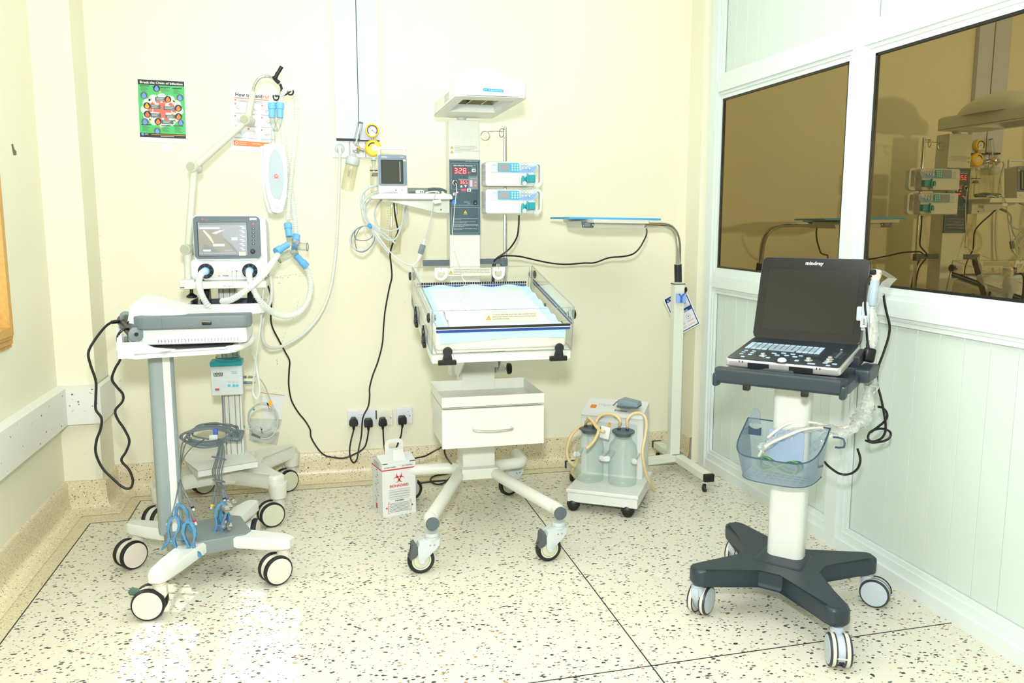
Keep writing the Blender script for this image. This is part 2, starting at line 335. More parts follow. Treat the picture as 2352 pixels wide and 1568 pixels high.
def node_mat(name):
    m = bpy.data.materials.new(name); m.use_nodes = True; MATS[name] = m
    return m.node_tree, m.node_tree.nodes, m.node_tree.links, m.node_tree.nodes['Principled BSDF']
def mixc(N, L, fac, a, b):
    mx = N.new('ShaderNodeMix'); mx.data_type = 'RGBA'
    for s_, x in ((6, a), (7, b)):
        if isinstance(x, tuple): mx.inputs[s_].default_value = (*x[:3], 1)
        else: L.new(x, mx.inputs[s_])
    if isinstance(fac, float): mx.inputs[0].default_value = fac
    else: L.new(fac, mx.inputs[0])
    return mx.outputs[2]
def math_(N, L, op, a, b=None, clamp=False):
    n = N.new('ShaderNodeMath'); n.operation = op; n.use_clamp = clamp
    for i, x in enumerate((a, b)):
        if x is None: continue
        if isinstance(x, (int, float)): n.inputs[i].default_value = x
        else: L.new(x, n.inputs[i])
    return n.outputs[0]
def terrazzo(name, base, base2, dark_p, sizes, chipcols):
    nt, N, L, b = node_mat(name)
    tc = N.new('ShaderNodeTexCoord')
    nz = N.new('ShaderNodeTexNoise'); nz.inputs['Scale'].default_value = 70; nz.inputs['Detail'].default_value = 1
    L.new(tc.outputs['Object'], nz.inputs['Vector'])
    sub = N.new('ShaderNodeVectorMath'); sub.operation = 'SUBTRACT'; L.new(nz.outputs['Color'], sub.inputs[0]); sub.inputs[1].default_value = (0.5, 0.5, 0.5)
    scl = N.new('ShaderNodeVectorMath'); scl.operation = 'SCALE'; L.new(sub.outputs[0], scl.inputs[0]); scl.inputs['Scale'].default_value = 0.011
    add = N.new('ShaderNodeVectorMath'); add.operation = 'ADD'; L.new(tc.outputs['Object'], add.inputs[0]); L.new(scl.outputs[0], add.inputs[1])
    big = N.new('ShaderNodeTexNoise'); big.inputs['Scale'].default_value = 1.7; big.inputs['Detail'].default_value = 3; L.new(tc.outputs['Object'], big.inputs['Vector'])
    fine = N.new('ShaderNodeTexNoise'); fine.inputs['Scale'].default_value = 260; L.new(tc.outputs['Object'], fine.inputs['Vector'])
    col = mixc(N, L, big.outputs['Fac'], lin(base), lin(base2))
    f2 = math_(N, L, 'MULTIPLY', fine.outputs['Fac'], 0.08)
    col = mixc(N, L, f2, col, lin('#cfc8b4'))
    for k, (scale, ang, sx, thr, prob, cols) in enumerate(sizes):
        mp = N.new('ShaderNodeMapping'); L.new(add.outputs[0], mp.inputs[0])
        mp.inputs['Rotation'].default_value = (0, 0, radians(ang)); mp.inputs['Scale'].default_value = (1, sx, 1); mp.inputs['Location'].default_value = (k * 3.17, k * 1.31, 0.37 * k)
        vo = N.new('ShaderNodeTexVoronoi'); vo.inputs['Scale'].default_value = scale; L.new(mp.outputs[0], vo.inputs['Vector']); vo.voronoi_dimensions = '3D' if 'border' in name else '2D'
        sp = N.new('ShaderNodeSeparateColor'); L.new(vo.outputs['Color'], sp.inputs[0])
        size = math_(N, L, 'MULTIPLY', sp.outputs[1], thr); size = math_(N, L, 'ADD', size, thr * 0.35)
        inside = math_(N, L, 'LESS_THAN', vo.outputs['Distance'], size)
        pick = math_(N, L, 'LESS_THAN', sp.outputs[0], prob)
        mask = math_(N, L, 'MULTIPLY', inside, pick)
        cr = N.new('ShaderNodeValToRGB'); cr.color_ramp.interpolation = 'CONSTANT'
        els = cr.color_ramp.elements
        while len(els) < len(cols): els.new(0.5)
        for i, (p_, c_) in enumerate(cols): els[i].position = p_; els[i].color = (*lin(c_), 1)
        L.new(sp.outputs[2], cr.inputs[0])
        col = mixc(N, L, mask, col, cr.outputs[0])
    L.new(col, b.inputs['Base Color']); b.inputs['Roughness'].default_value = 0.32; b.inputs['Specular IOR Level'].default_value = 0.4
DK = [(0.0, '#2f3536'), (0.5, '#4d5454'), (0.76, '#7d7f77'), (0.87, '#b08f5c'), (0.95, '#b07e62')]
LT = [(0.0, '#e2ddcf'), (0.35, '#c9ccc4'), (0.7, '#d6c8a8'), (0.9, '#b8b4a6')]
terrazzo('terrazzo', '#dedac9', '#d8d3c0', 0.3, [
    (80, 15, 1.0, 0.42, 0.14, LT), (46, 38, 1.7, 0.27, 0.13, DK), (54, -24, 1.6, 0.28, 0.12, DK), (36, 70, 1.5, 0.22, 0.09, DK), (88, 10, 1.6, 0.30, 0.07, DK)], None)
terrazzo('terrazzo_border', '#ddd2b0', '#d7caa6', 0.3, [
    (110, 15, 1.0, 0.4, 0.4, [(0.0, '#eadfc4'), (0.6, '#d8c8a4')]), (150, 30, 1.8, 0.36, 0.13, DK), (210, -40, 1.6, 0.40, 0.16, DK)], None)
def paint(name, base, blotch, dirt, rough=0.55, strength=0.25):
    nt, N, L, b = node_mat(name)
    tc = N.new('ShaderNodeTexCoord')
    n1 = N.new('ShaderNodeTexNoise'); n1.inputs['Scale'].default_value = 2.2; n1.inputs['Detail'].default_value = 4; L.new(tc.outputs['Object'], n1.inputs['Vector'])
    n2 = N.new('ShaderNodeTexNoise'); n2.inputs['Scale'].default_value = 34; n2.inputs['Detail'].default_value = 2; L.new(tc.outputs['Object'], n2.inputs['Vector'])
    col = mixc(N, L, n1.outputs['Fac'], lin(base), lin(blotch))
    sp = math_(N, L, 'SUBTRACT', n2.outputs['Fac'], 0.735); sp = math_(N, L, 'MULTIPLY', sp, 14.0, True); sp = math_(N, L, 'MULTIPLY', sp, strength)
    col = mixc(N, L, sp, col, lin(dirt))
    L.new(col, b.inputs['Base Color']); b.inputs['Roughness'].default_value = rough; b.inputs['Specular IOR Level'].default_value = 0.3
    n3 = N.new('ShaderNodeTexNoise'); n3.inputs['Scale'].default_value = 9; n3.inputs['Detail'].default_value = 5; L.new(tc.outputs['Object'], n3.inputs['Vector'])
    bp = N.new('ShaderNodeBump'); bp.inputs['Strength'].default_value = 0.12; bp.inputs['Distance'].default_value = 0.01; L.new(n3.outputs['Fac'], bp.inputs['Height']); L.new(bp.outputs[0], b.inputs['Normal'])
paint('cream_wall', '#ebe8d4', '#e7e4c9', '#a8a088', strength=0.22)
paint('rail_paint', '#e6e6de', '#e0e0d8', '#55534c', rough=0.4, strength=0.6)
paint('upvc', '#dfe7e4', '#d9e2df', '#c9d0c4', rough=0.3, strength=0.2)
paint('board_pvc', '#d2dcd6', '#ccd7d0', '#b9c2b6', rough=0.28, strength=0.2)
paint('trunking', '#cbd3e2', '#c5cede', '#a8b0c0', rough=0.4, strength=0.25)
paint('ceiling_paint', '#f4f4ee', '#f0f0ea', '#e0e0d8')
mat('joint_dark', '#262928', 0.6); mat('grout', '#cfc6ae', 0.8); mat('scuff', '#6f6c60', 0.9); mat('plaster', '#eef0ee', 0.9)
# bronze reflective glazing
nt, N, L, b = node_mat('bronze_glass')
N.remove(b)
gl = N.new('ShaderNodeBsdfGlossy'); gl.inputs['Roughness'].default_value = 0.006; gl.inputs[0].default_value = (0.27, 0.205, 0.098, 1)
df = N.new('ShaderNodeBsdfDiffuse'); df.inputs[0].default_value = (0.014, 0.009, 0.004, 1)
ad = N.new('ShaderNodeAddShader'); L.new(gl.outputs[0], ad.inputs[0]); L.new(df.outputs[0], ad.inputs[1]); L.new(ad.outputs[0], N['Material Output'].inputs[0])
clear('pane_clear', '#f4faf8', '#dfe8e6', gloss=0.03)

# ------------------------------------------------------------------ room shell
WB, XL, XP, XR = 4.37, -1.175, -1.01, 2.07          # back wall, left wall, pilaster side, partition face
YF, ZC = -1.8, 2.95
PF = 4.13                                          # pilaster front face
m = MB()
m.poly([(-1.04, YF, 0), (XR, YF, 0), (XR, 3.9, 0), (1.965, 4.06, 0), (1.965, 4.2, 0), (-0.87, 4.215, 0), (-0.87, 3.94, 0), (-1.03, 3.94, 0)], 'terrazzo')
floor = struct(m.build('floor', shade=False))
m = MB(); m.bx((-1.6, YF - 0.3, -0.12), (3.6, WB + 0.3, -0.004), 'grout'); struct(m.build('slab', floor))
m = MB(); m.poly([(XL - .03, YF, 0), (-1.04, YF, 0), (-1.03, 3.94, 0), (-0.87, 3.94, 0), (-0.87, 4.215, 0), (1.965, 4.2, 0), (1.965, 4.06, 0), (XR, 3.9, 0), (XR, WB + .02, 0), (XL - .03, WB + .02, 0)], 'terrazzo_border')
struct(m.build('border', floor, shade=False))
def strip(a, b, wd=0.0045):
    m = MB(); a = Vector((*a, 0)); b = Vector((*b, 0)); d = (b - a).normalized(); T = frame((a + b) / 2, d, Vector((-d.y, d.x, 0)))
    m.box((0, 0, 0), ((b - a).length + wd, wd, 0.0012), 'joint_dark', T); struct(m.build('divider_strip', floor))
for a, b in [((-1.04, YF), (-1.03, 3.94)), ((-1.03, 3.94), (-0.87, 3.94)), ((-0.87, 3.94), (-0.87, 4.215)), ((-0.87, 4.215), (1.965, 4.2)), ((1.965, 4.2), (1.965, 4.06)), ((1.965, 4.06), (XR, 3.9)),
             ((0.957, YF), (0.963, 4.205)), ((-1.035, 2.18), (XR, 2.25))]: strip(a, b)
m = MB(); m.bx((XL - .12, WB, -.1), (3.4, WB + .12, ZC), 'cream_wall'); wall_back = struct(m.build('wall_back'))
m = MB(); m.bx((XL - .12, PF, -.1), (XP, WB, ZC), 'cream_wall'); struct(m.build('pilaster', wall_back))
m = MB(); m.bx((2.025, 4.205, -.1), (2.3, WB, ZC), 'cream_wall'); struct(m.build('nib', wall_back))
# left wall with the window opening (Y 2.30..3.53, Z 0.92..2.02)
WY0, WY1, WZ0, WZ1 = 2.18, 3.50, 0.93, 2.40
m = MB()
m.bx((XL - .22, YF, -.1), (XL, WY0, ZC), 'cream_wall'); m.bx((XL - .22, WY1, -.1), (XL, PF + .02, ZC), 'cream_wall')
m.bx((XL - .22, WY0, -.1), (XL, WY1, WZ0), 'cream_wall'); m.bx((XL - .22, WY0, WZ1), (XL, WY1, ZC), 'cream_wall')
wall_left = struct(m.build('wall_left'))
m = MB(); m.bx((XL - .2, YF - .12, -.1), (3.4, YF, ZC), 'cream_wall'); struct(m.build('wall_front'))
m = MB(); m.bx((XL - .3, YF - .12, ZC), (3.4, WB + .12, ZC + .1), 'ceiling_paint'); struct(m.build('ceiling'))
# window in the left wall: stepped wooden architrave, sash, pane and wrought grille
m = MB()
for xp, d1, x in ((0, 0.066, 0.012), (.012, 0.05, 0.022), (.022, 0.026, 0.032), (.032, 0.012, 0.04)):
    y0, y1, z0, z1 = WY0 + .02, WY1 - .02, WZ0 + .02, WZ1 - .02
    o = d1 + 0.02; i = 0
    m.bx((XL + xp, y0 - o, z0 - o), (XL + x, y0, z1 + o), 'light_wood'); m.bx((XL + xp, y1, z0 - o), (XL + x, y1 + o, z1 + o), 'light_wood')
    m.bx((XL + xp, y0, z0 - o), (XL + x, y1, z0), 'light_wood'); m.bx((XL + xp, y0, z1), (XL + x, y1, z1 + o), 'light_wood')
win = struct(m.build('window_1'))
m = MB()
for a, b in (((XL - .12, WY0 + .001, WZ0 + .001), (XL - .04, WY0 + .05, WZ1 - .001)), ((XL - .12, WY1 - .05, WZ0 + .001), (XL - .04, WY1 - .001, WZ1 - .001)), ((XL - .12, WY0 + .05, WZ0 + .001), (XL - .04, WY1 - .05, WZ0 + .05)), ((XL - .12, WY0 + .05, WZ1 - .05), (XL - .04, WY1 - .05, WZ1 - .001)), ((XL - .11, WY0 + .05, 1.60), (XL - .05, WY1 - .05, 1.645))): m.bx(a, b, 'light_wood')
struct(m.build('sash', win))
m = MB(); m.bx((XL - .083, WY0 + .04, WZ0 + .04), (XL - .079, WY1 - .04, WZ1 - .04), 'pane_clear'); struct(m.build('pane', win))
m = MB(); gx = XL - .17
for k in range(6): yy = WY0 + .11 + k * .22; m.cyl((gx, yy, WZ0), (gx, yy, WZ1), .009, 'black', n=8)
for zz in (1.1, 1.5, 1.9, 2.25): m.cyl((gx, WY0, zz), (gx, WY1, zz), .009, 'black', n=8)
for k in range(5):
    for zz in (1.3, 1.7, 2.08):
        yy = WY0 + .22 + k * .22
        m.tube([(gx, yy - .1, zz - .18), (gx, yy - .02, zz - .08), (gx, yy - .09, zz), (gx, yy, zz + .1), (gx, yy + .09, zz), (gx, yy + .02, zz - .08), (gx, yy + .1, zz - .18)], .008, 'black', n=6, sub=4)
struct(m.build('grille', win))

# terrazzo coved skirting
PROF = [(0.0, .148), (.012, .146), (.016, .138), (.017, .07), (.022, .04), (.035, .018), (.058, .006), (.085, .0012)]
def skirt(name, path, ends=(0, 0)):
    n = len(path); m = MB(); P = [Vector((*p, 0)) for p in path]; offs = []
    for i in range(n):
        ds = []
        if i > 0: ds.append((P[i] - P[i - 1]).normalized())
        if i < n - 1: ds.append((P[i + 1] - P[i]).normalized())
        ns = [Vector((d.y, -d.x, 0)) for d in ds]
        a = sum(ns, Vector()).normalized(); offs.append(a / max(.3, a.dot(ns[0])))
    vs = [P[i] + offs[i] * d + Vector((0, 0, z)) for i in range(n) for d, z in PROF]; k = len(PROF)
    fs = [(i * k + j, i * k + j + 1, (i + 1) * k + j + 1, (i + 1) * k + j) for i in range(n - 1) for j in range(k - 1)]
    m.add(vs, fs, 'terrazzo_border'); return struct(m.build(name, angle=50))
skirt('baseboard_left', [(XL, YF), (XL, PF), (XP, PF), (XP, WB)])
skirt('baseboard_back', [(XP, WB), (2.025, WB), (2.025, 4.2)])

# white bump rail on the left wall, wrapping the pilaster
m = MB(); t = .045
z0, z1 = .425, .600
pts = [(XL, YF), (XL, PF), (XP + .005, PF), (XP + .005, WB)]
off = [(XL + t, YF), (XL + t, PF - t), (XP + t * .55, PF - t), (XP + t * .55 , WB)]
vs = []
for a, b in zip(pts, off): vs += [(*a, z0), (*a, z1), (*b, z0), (*b, z1 - .006)]
fs = []
for i in range(3):
    o = 4 * i; fs += [(o + 1, o + 3, o + 7, o + 5), (o + 3, o + 2, o + 6, o + 7), (o, o + 4, o + 6, o + 2)]
m.add(vs, fs, 'rail_paint'); struct(m.build('trim_1', shade=False))
random.seed(5); m = MB()
for k in range(26):
    if k < 15: yy = random.uniform(3.2, 4.05); zz = random.uniform(.44, .59); T = frame((XL + t + .0006, yy, zz), (0, -1, random.uniform(-.8, .8)), (0, 0, 1))
    else: xx = random.uniform(-1.12, -1.0); zz = random.uniform(.44, .59); T = frame((xx, PF - t - .0006, zz), (1, 0, random.uniform(-.5, .5)), (0, 0, 1))
    a, b = random.uniform(.002, .009), random.uniform(.0006, .003)
    m.add([(-a, -b, 0), (0, -b * 1.6, 0), (a, 0, 0), (.3 * a, b, 0), (-.6 * a, b * 1.3, 0)], [(0, 1, 2, 3, 4)], 'scuff', T)
struct(m.build('trim_1_chips', bpy.data.objects['trim_1']))

# service duct of two pale blue boards coming down the back wall
m = MB(); m.bx((.117, WB - .035, 1.757), (.229, WB, ZC), 'trunking'); duct = struct(m.build('trim_2'))
m = MB(); m.bx((.233, WB - .031, 1.752), (.335, WB, ZC), 'trunking'); struct(m.build('duct_board', duct))
m = MB(); m.bx((.12, WB - .03, 1.748), (.332, WB, 1.757), 'joint_dark'); m.bx((.229, WB - .026, 1.757), (.233, WB, ZC), 'joint_dark'); struct(m.build('duct_gap', duct))

# aluminium partition: frame bars, vertical boards, bronze panes
fr = MB(); X0 = XR
def bar(y0, y1, z0, z1, dx=0.0, th=.06): fr.bx((X0 - dx, y0, z0), (X0 + th, y1, z1), 'upvc')
mull = [(4.215, 4.105), (3.0, 2.885), (1.77, 1.655), (.54, .42), (-.7, -.82)]
for a, b in mull: bar(b, a, 0, ZC)
bar(4.12, 4.185, 0, ZC, .012); bar(2.915, 2.972, 0, ZC, .012); bar(1.685, 1.742, 0, ZC, .012)
for z0, z1 in ((0, .085), (.985, 1.083), (1.995, 2.085)): bar(YF, 4.1, z0, z1, -.001)
for z0, z1 in ((0, .05), (1.0, 1.06), (2.01, 2.07)): bar(YF, 4.1, z0, z1, .0105)
wall_right = struct(fr.build('wall_right'))
bays = [(4.105, 3.0), (2.885, 1.77), (1.655, .54), (.42, -.7)]
m = MB(); m.bx((X0 + .03, YF, -.1), (X0 + .12, 4.3, .95), 'grout'); m.bx((X0 + .03, YF, 2.05), (X0 + .12, 4.3, ZC), 'grout'); struct(m.build('backing', wall_right))
m = MB()
for a, b in bays:
    for z0, z1 in ((.085, .985), (2.085, ZC)):                                       # glazing beads
        m.bx((X0 + .006, b, z0), (X0 + .02, b + .018, z1), 'upvc'); m.bx((X0 + .006, a - .018, z0), (X0 + .02, a, z1), 'upvc')
        m.bx((X0 + .0065, b + .018, z0), (X0 + .02, a - .018, z0 + .018), 'upvc'); m.bx((X0 + .0065, b + .018, z1 - .018), (X0 + .02, a - .018, z1), 'upvc')
    for q in ((b, b + .02, 1.083, 1.995), (a - .02, a, 1.083, 1.995), (b + .02, a - .02, 1.083, 1.103), (b + .02, a - .02, 1.975, 1.995)):
        m.bx((X0 + .008, q[0], q[2]), (X0 + .022, q[1], q[3]), 'upvc')
struct(m.build('glazing_bead', wall_right))
bd = {}
for a, b in bays[:3]:
    nb = 10; wd = (a - b) / nb
    for k in range(nb):
        for z0, z1 in ((.08, .99), (2.08, ZC)):
            key = (z0, round(wd, 3))
            if key not in bd:
                m = MB(); m.prism([(-wd / 2 + .0003, 0), (-wd / 2 + .0014, .002), (wd / 2 - .0014, .002), (wd / 2 - .0003, 0)], (0, 0, 0), (0, 1, 0), (-1, 0, 0), z1 - z0, 'board_pvc')
                bd[key] = m.build('board', wall_right, space='local'); o = bd[key]
            else: o = bd[key].copy(); C.objects.link(o); o.parent = wall_right
            o.location = (X0 + .026, a - wd * (k + .5), z0)
for i, (a, b) in enumerate(bays[:3]):
    m = MB(); m.bx((X0 + .018, b + .008, 1.09), (X0 + .026, a - .008, 1.99), 'bronze_glass'); pane = struct(m.build('window_%d' % (i + 2)))
    m = MB(); g = .012
    for q in ((b + .02, b + .02 + g, 1.1, 1.978), (a - .02 - g, a - .02, 1.1, 1.978), (b + .02, a - .02, 1.1, 1.1 + g), (b + .02, a - .02, 1.978 - g, 1.978)):
        m.bx((X0 + .012, q[0], q[2]), (X0 + .018, q[1], q[3]), 'black')
    struct(m.build('gasket', pane))
mat('pump_face', '#bccdd2', 0.4)
mat('label_cream', '#cfccb8', 0.6)
mat('dark_green', '#4c665c', 0.5)
mat('pump_teal', '#4fb3cf', 0.4); mat('pump_blue', '#86abdc', 0.4)
# ------------------------------------------------------------------ shared pieces
EX, EY, EZ = Vector((1, 0, 0)), Vector((0, 1, 0)), Vector((0, 0, 1))
def seg7(mb, ch, o, u, v, w, h, m, t=None):
    """one seven-segment digit as flat bars"""
    on = {'0': 'abcdef', '1': 'bc', '2': 'abged', '3': 'abgcd', '4': 'fgbc', '5': 'afgcd', '6': 'afgedc', '7': 'abc', '8': 'abcdefg', '9': 'abcdfg'}[ch]
    t = t or w * .2; g = t * .25
    R = dict(a=(t, h - t, w - t, h), d=(t, 0, w - t, t), g=(t, h / 2 - t / 2, w - t, h / 2 + t / 2), f=(0, h / 2 + g, t, h - g), b=(w - t, h / 2 + g, w, h - g), e=(0, g, t, h / 2 - g), c=(w - t, g, w, h / 2 - g))
    for k in on: a = R[k]; mb.rect(o, u, v, (a[0] + g * .4, a[1]), (a[2] - g * .4, a[3]), m, .0009)
def warn_tri(mb, o, u, v, s, lift=.0007):
    mb.shape([(0, 0), (s, 0), (s / 2, s * .9)], o, u, v, 'ink', lift); mb.shape([(s * .12, s * .07), (s * .88, s * .07), (s / 2, s * .78)], o, u, v, 'yellow', lift + .0003)
    mb.rect(o, u, v, (s * .46, s * .28), (s * .54, s * .58), 'ink', lift + .0006); mb.rect(o, u, v, (s * .46, s * .14), (s * .54, s * .22), 'ink', lift + .0006)
def lines(mb, body, o, u, v, size, m, lh=1.35, **k):
    for i, t in enumerate(body): mb.text(t, Vector(o) - Vector(v).normalized() * size * lh * i, u, v, size, m, **k)
def single_caster(parent, stem, ang, R=.05, brake=False, fork='pale_grey'):
    """swivel caster with one wheel, a moulded fork, brake pedal; stem = point on the floor below the stem"""
    T = Tr(stem) @ Rz(ang); m = MB(T); k = R / .05; tr = .042 * k
    out = [(-.026, .128), (.03, .128), (.05, .12), (.057, .1), (.056, .06), (.052, .044), (.044, .038), (.034, .044), (.024, .062), (-.012, .092), (-.024, .104)]
    for s_ in (-1, 1): m.prism([(x * k, z * k) for x, z in out], (0, s_ * .0165 * k - (.006 * k if s_ < 0 else 0) + (.006 * k if s_ > 0 else 0), 0), (1, 0, 0), (0, 0, 1), .006 * k if s_ < 0 else .006 * k, fork, .0015)
    m.prism([(-.026 * k, .104 * k), (.057 * k, .104 * k), (.05 * k, .12 * k), (.03 * k, .128 * k), (-.026 * k, .128 * k)], (0, .0165 * k, 0), (1, 0, 0), (0, 0, 1), .033 * k, fork, .002)
    m.cyl((0, 0, .128 * k), (0, 0, .136 * k), .028 * k, fork); m.cyl((0, 0, .137 * k), (0, 0, .15 * k), .027 * k, fork); m.cyl((0, 0, .135 * k), (0, 0, .138 * k), .025 * k, 'black')
    m.cyl((tr, -.026 * k, R), (tr, .026 * k, R), .009 * k, fork, n=14)
    for a in ((-.004, .108), (.012, .108)): m.cyl((a[0] * k, -.024 * k, a[1] * k), (a[0] * k, .024 * k, a[1] * k), .003 * k, 'steel', n=8)
    cs = m.build('caster', parent)
    m = MB(T)
    m.lathe([(.001, -.013), (.028, -.013), (.030, -.011), (.034, -.011), (.036, -.012)], (tr, 0, R), (0, 1, 0), 'hub_sage' if fork != 'cream_plastic' else 'hub_cream', cap=False)
    m.lathe([(.036 * k, -.012 * k), (.044 * k, -.014 * k), (.049 * k, -.01 * k), (R, 0), (.049 * k, .01 * k), (.044 * k, .014 * k), (.036 * k, .012 * k)], (tr, 0, R), (0, 1, 0), 'black_rubber', cap=False)
    m.lathe([(.036 * k, .012 * k), (.034 * k, .011 * k), (.03 * k, .011 * k), (.028 * k, .013 * k), (.001, .013 * k)], (tr, 0, R), (0, 1, 0), 'hub_sage', cap=False)
    for s_ in (-1, 1): m.torus((tr, s_ * .0125 * k, R), (0, 1, 0), .0285 * k, .0009, 'mid_grey', k=4)
    m.build('wheel', cs)
    if brake:
        m = MB(T); m.prism([(.054, .088), (.066, .070), (.088, .060), (.094, .072), (.080, .096), (.082, .126), (.070, .132), (.060, .112)], (0, .02, 0), (1, 0, 0), (0, 0, 1), .04, 'tyre_grey', .003); m.build('brake_pedal', cs)
    return cs
def twin_caster(parent, stem, ang, R, top, hub='hub_cream', body='cream_plastic', tyre='black_rubber', tread=None, W=.062, brake=None, stemmat='steel'):
    """covered twin-wheel caster; stem = floor point under the stem, trailing direction = local x"""
    T = Tr(stem) @ Rz(ang); m = MB(T); tr = R * .62; ww = W * .3
    out = [(tr + (R * .93) * cos(radians(a)), R + (R * .93) * sin(radians(a))) for a in range(-35, 121, 12)]
    out += [(-R * .42, R * 2.02), (-R * .45, R * 1.45), (-R * .1, R * .9), (tr - R * .3, R * .35), (tr + R * .4, R * .3)]
    m.prism(out, (0, W / 2 - ww, 0), (1, 0, 0), (0, 0, 1), W - 2 * ww, body, .003)
    m.cyl((0, 0, R * 1.5), (0, 0, R * 2.1), R * .42, body); m.cyl((0, 0, R * 2.1), (0, 0, R * 2.22), R * .36, body)
    m.cyl((0, 0, R * 2.2), (0, 0, top), R * .2, stemmat, n=12)
    cs = m.build('caster', parent, wn=True)
    for s_ in (-1, 1):
        m = MB(T); c = (tr, s_ * (W / 2 - ww / 2), R); a = (0, s_, 0); h = ww / 2
        m.lathe([(R * .72, -h), (R * .94, -h), (R, -h * .6), (R, h * .3)], c, a, tread or tyre, n=36, cap=False)
        m.lathe([(R, h * .3), (R * .975, h * .7), (R * .94, h), (R * .87, h * 1.05)], c, a, tyre, n=36, cap=False)
        m.lathe([(R * .87, h * 1.02), (R * .85, h * 1.12), (R * .4, h * 1.2), (.0005, h * 1.22)], c, a, hub, n=36, cap=False)
        m.lathe([(R * .72, -h), (.0005, -h)], c, a, body, n=24, cap=False)
        if tread: m.torus((tr, s_ * (W / 2 - ww), R), a, R * .97, .0025, tyre, k=4, n=36)
        m.build('wheel', cs)
    if brake:
        m = MB(T)
        if brake == 'pedal': m.prism([(0, 0), (.03, .003), (.036, .013), (.03, .02), (-.004, .012)], (tr + R * .55, .017, R * 1.5), (.93, 0, .1), (0, 0, 1), .034, 'dark_green', .003)
        else:
            m.tube([(tr + R * .82, -.012, R * .82), (tr + R * 1.15, -.012, R * 1.0), (tr + R * 1.15, .012, R * 1.0), (tr + R * .82, .012, R * .82)], .003, 'pale_grey', sub=1, n=6)
            m.bx((tr + R * .88, -.008, R * .55), (tr + R * .945, .008, R * .68), 'charcoal')
        m.build('brake_lever', cs)
    return cs

# ------------------------------------------------------------------ radiant infant warmer
WM = thing('infant_warmer', 'tall ivory infant warmer with clear sided cot, slate control column, drawer and heater hood', 'infant warmer', (0.70, 3.6, 0))
tubeR = .0265
for nm, pts in (('left', [(.402, 3.052, .2), (.402, 3.115, .2), (.425, 3.17, .2), (.595, 3.62, .2), (.62, 3.69, .2), (.60, 3.745, .2), (.55, 3.76, .2), (.43, 3.765, .2), (.392, 3.79, .2), (.378, 3.84, .2), (.378, 3.94, .2)]),
                ('right', [(.913, 3.052, .2), (.913, 3.11, .2), (.893, 3.17, .2), (.79, 3.55, .2), (.772, 3.66, .2), (.785, 3.72, .2), (.83, 3.75, .2), (.91, 3.765, .2), (.937, 3.79, .2), (.94, 3.84, .2), (.94, 3.93, .2)])):
    m = MB(); m.tube(pts, tubeR, 'ivory_metal', n=16, sub=5); leg = m.build('leg', WM)
    for p, d in ((pts[0], -1), (pts[-1], 1)):
        m = MB(); m.lathe([(.0262, 0), (.0262, .004), (.024, .008), (.0005, .0085)], p, (0, d, 0), 'slate', cap=False); m.build('end_cap', leg)
for st, a, br in (((.402, 3.075, 0), 186, True), ((.913, 3.075, 0), 188, True), ((.94, 3.905, 0), 195, False), ((.378, 3.92, 0), 20, False)): single_caster(WM, Vector(st) + EZ * 0, a, .053, br)
m = MB(); m.rbox((.70, 3.70, .205), (.17, .17, .05), .004, 'ivory_metal'); m.build('base_plate', WM, wn=True)
m = MB(); m.rbox((.702, 3.735, .45), (.15, .15, .54), .003, 'ivory_metal'); m.build('lower_column', WM, wn=True)
m = MB(); m.rbox((.705, 4.05, 1.205), (.148, .10, 1.234), .003, 'ivory_metal'); m.bx((.66, 3.80, .60), (.745, 4.02, .70), 'ivory_metal'); m.lathe([(.02, 0), (.022, .012), (.03, .02)], (.70, 4.04, 1.82), (0, 0, 1), 'white_metal'); m.build('upper_column', WM, wn=True)
# control column face
Y0 = 3.9995
def cp(x, y, Y=Y0): p = PY(x, y, Y); return p
def c7(x, y): return cp(980 + x / 6.03, 340 + y / 6.03)
pa, pb = cp(1033, 365), cp(1104, 538)
xa, xb, za, zb = .632, .779, 1.638, 1.284
def cq(x, y):
    """panel place from close-up coordinates (0..1, 0..1)"""
    return Vector((xa + (xb - xa) * (x - 318) / (740 - 318), Y0 - .006, za + (zb - za) * (y - 152) / (1190 - 152)))
m = MB(); m.bx((xa, Y0 - .006, zb), (xb, Y0 + .001, za), 'panel_slate')
def qrect(mm, x0, y0, x1, y1, mt, lift): mm.rect(cq(x0, y1), EX, EZ, (0, 0), (cq(x1, y1).x - cq(x0, y1).x, cq(x0, y0).z - cq(x0, y1).z), mt, lift)
def qtext(mm, t, x, y, h, mt, align='LEFT', width=None, bold=0): mm.text(t, cq(x, y), EX, EZ, h * (za - zb) / 1038 * 1.35, mt, align, .001, width=(width * (xb - xa) / 422 if width else None), bold=bold)
cpn = m.build('control_panel', WM)
m = MB()
qrect(m, 326, 158, 734, 164, 'panel_edge', .0003)
for x0, y0, x1, y1 in ((336, 200, 342, 560), (336, 200, 714, 206), (708, 200, 714, 378), (580, 374, 714, 380), (580, 374, 586, 560), (336, 556, 480, 560), (342, 776, 720, 782), (342, 808, 724, 813), (720, 808, 726, 1168), (342, 1164, 724, 1170), (338, 808, 344, 1168)): qrect(m, x0, y0, x1, y1, 'panel_edge', .0003)
qrect(m, 587, 386, 712, 560, 'panel_sub', .0003)
qtext(m, "Infant Radiant Warmer", 535, 178, 15, 'paper', width=180)
qtext(m, "Infant's Measured Temperature  \u00b0C", 372, 241, 20, 'paper', width=305, bold=.0002)
qtext(m, "Required Temperature", 440, 428, 14, 'paper', width=132); qtext(m, "Heater Output", 602, 416, 12, 'paper', width=90)
qtext(m, "BATTERY LOW", 516, 741, 11, 'paper', width=78); qtext(m, "AC ON", 560, 764, 11, 'paper', width=34)
qtext(m, "CALIBRATION", 622, 268, 9, 'paper', width=64); qtext(m, "CAUTION", 500, 912, 12, 'paper', width=62)
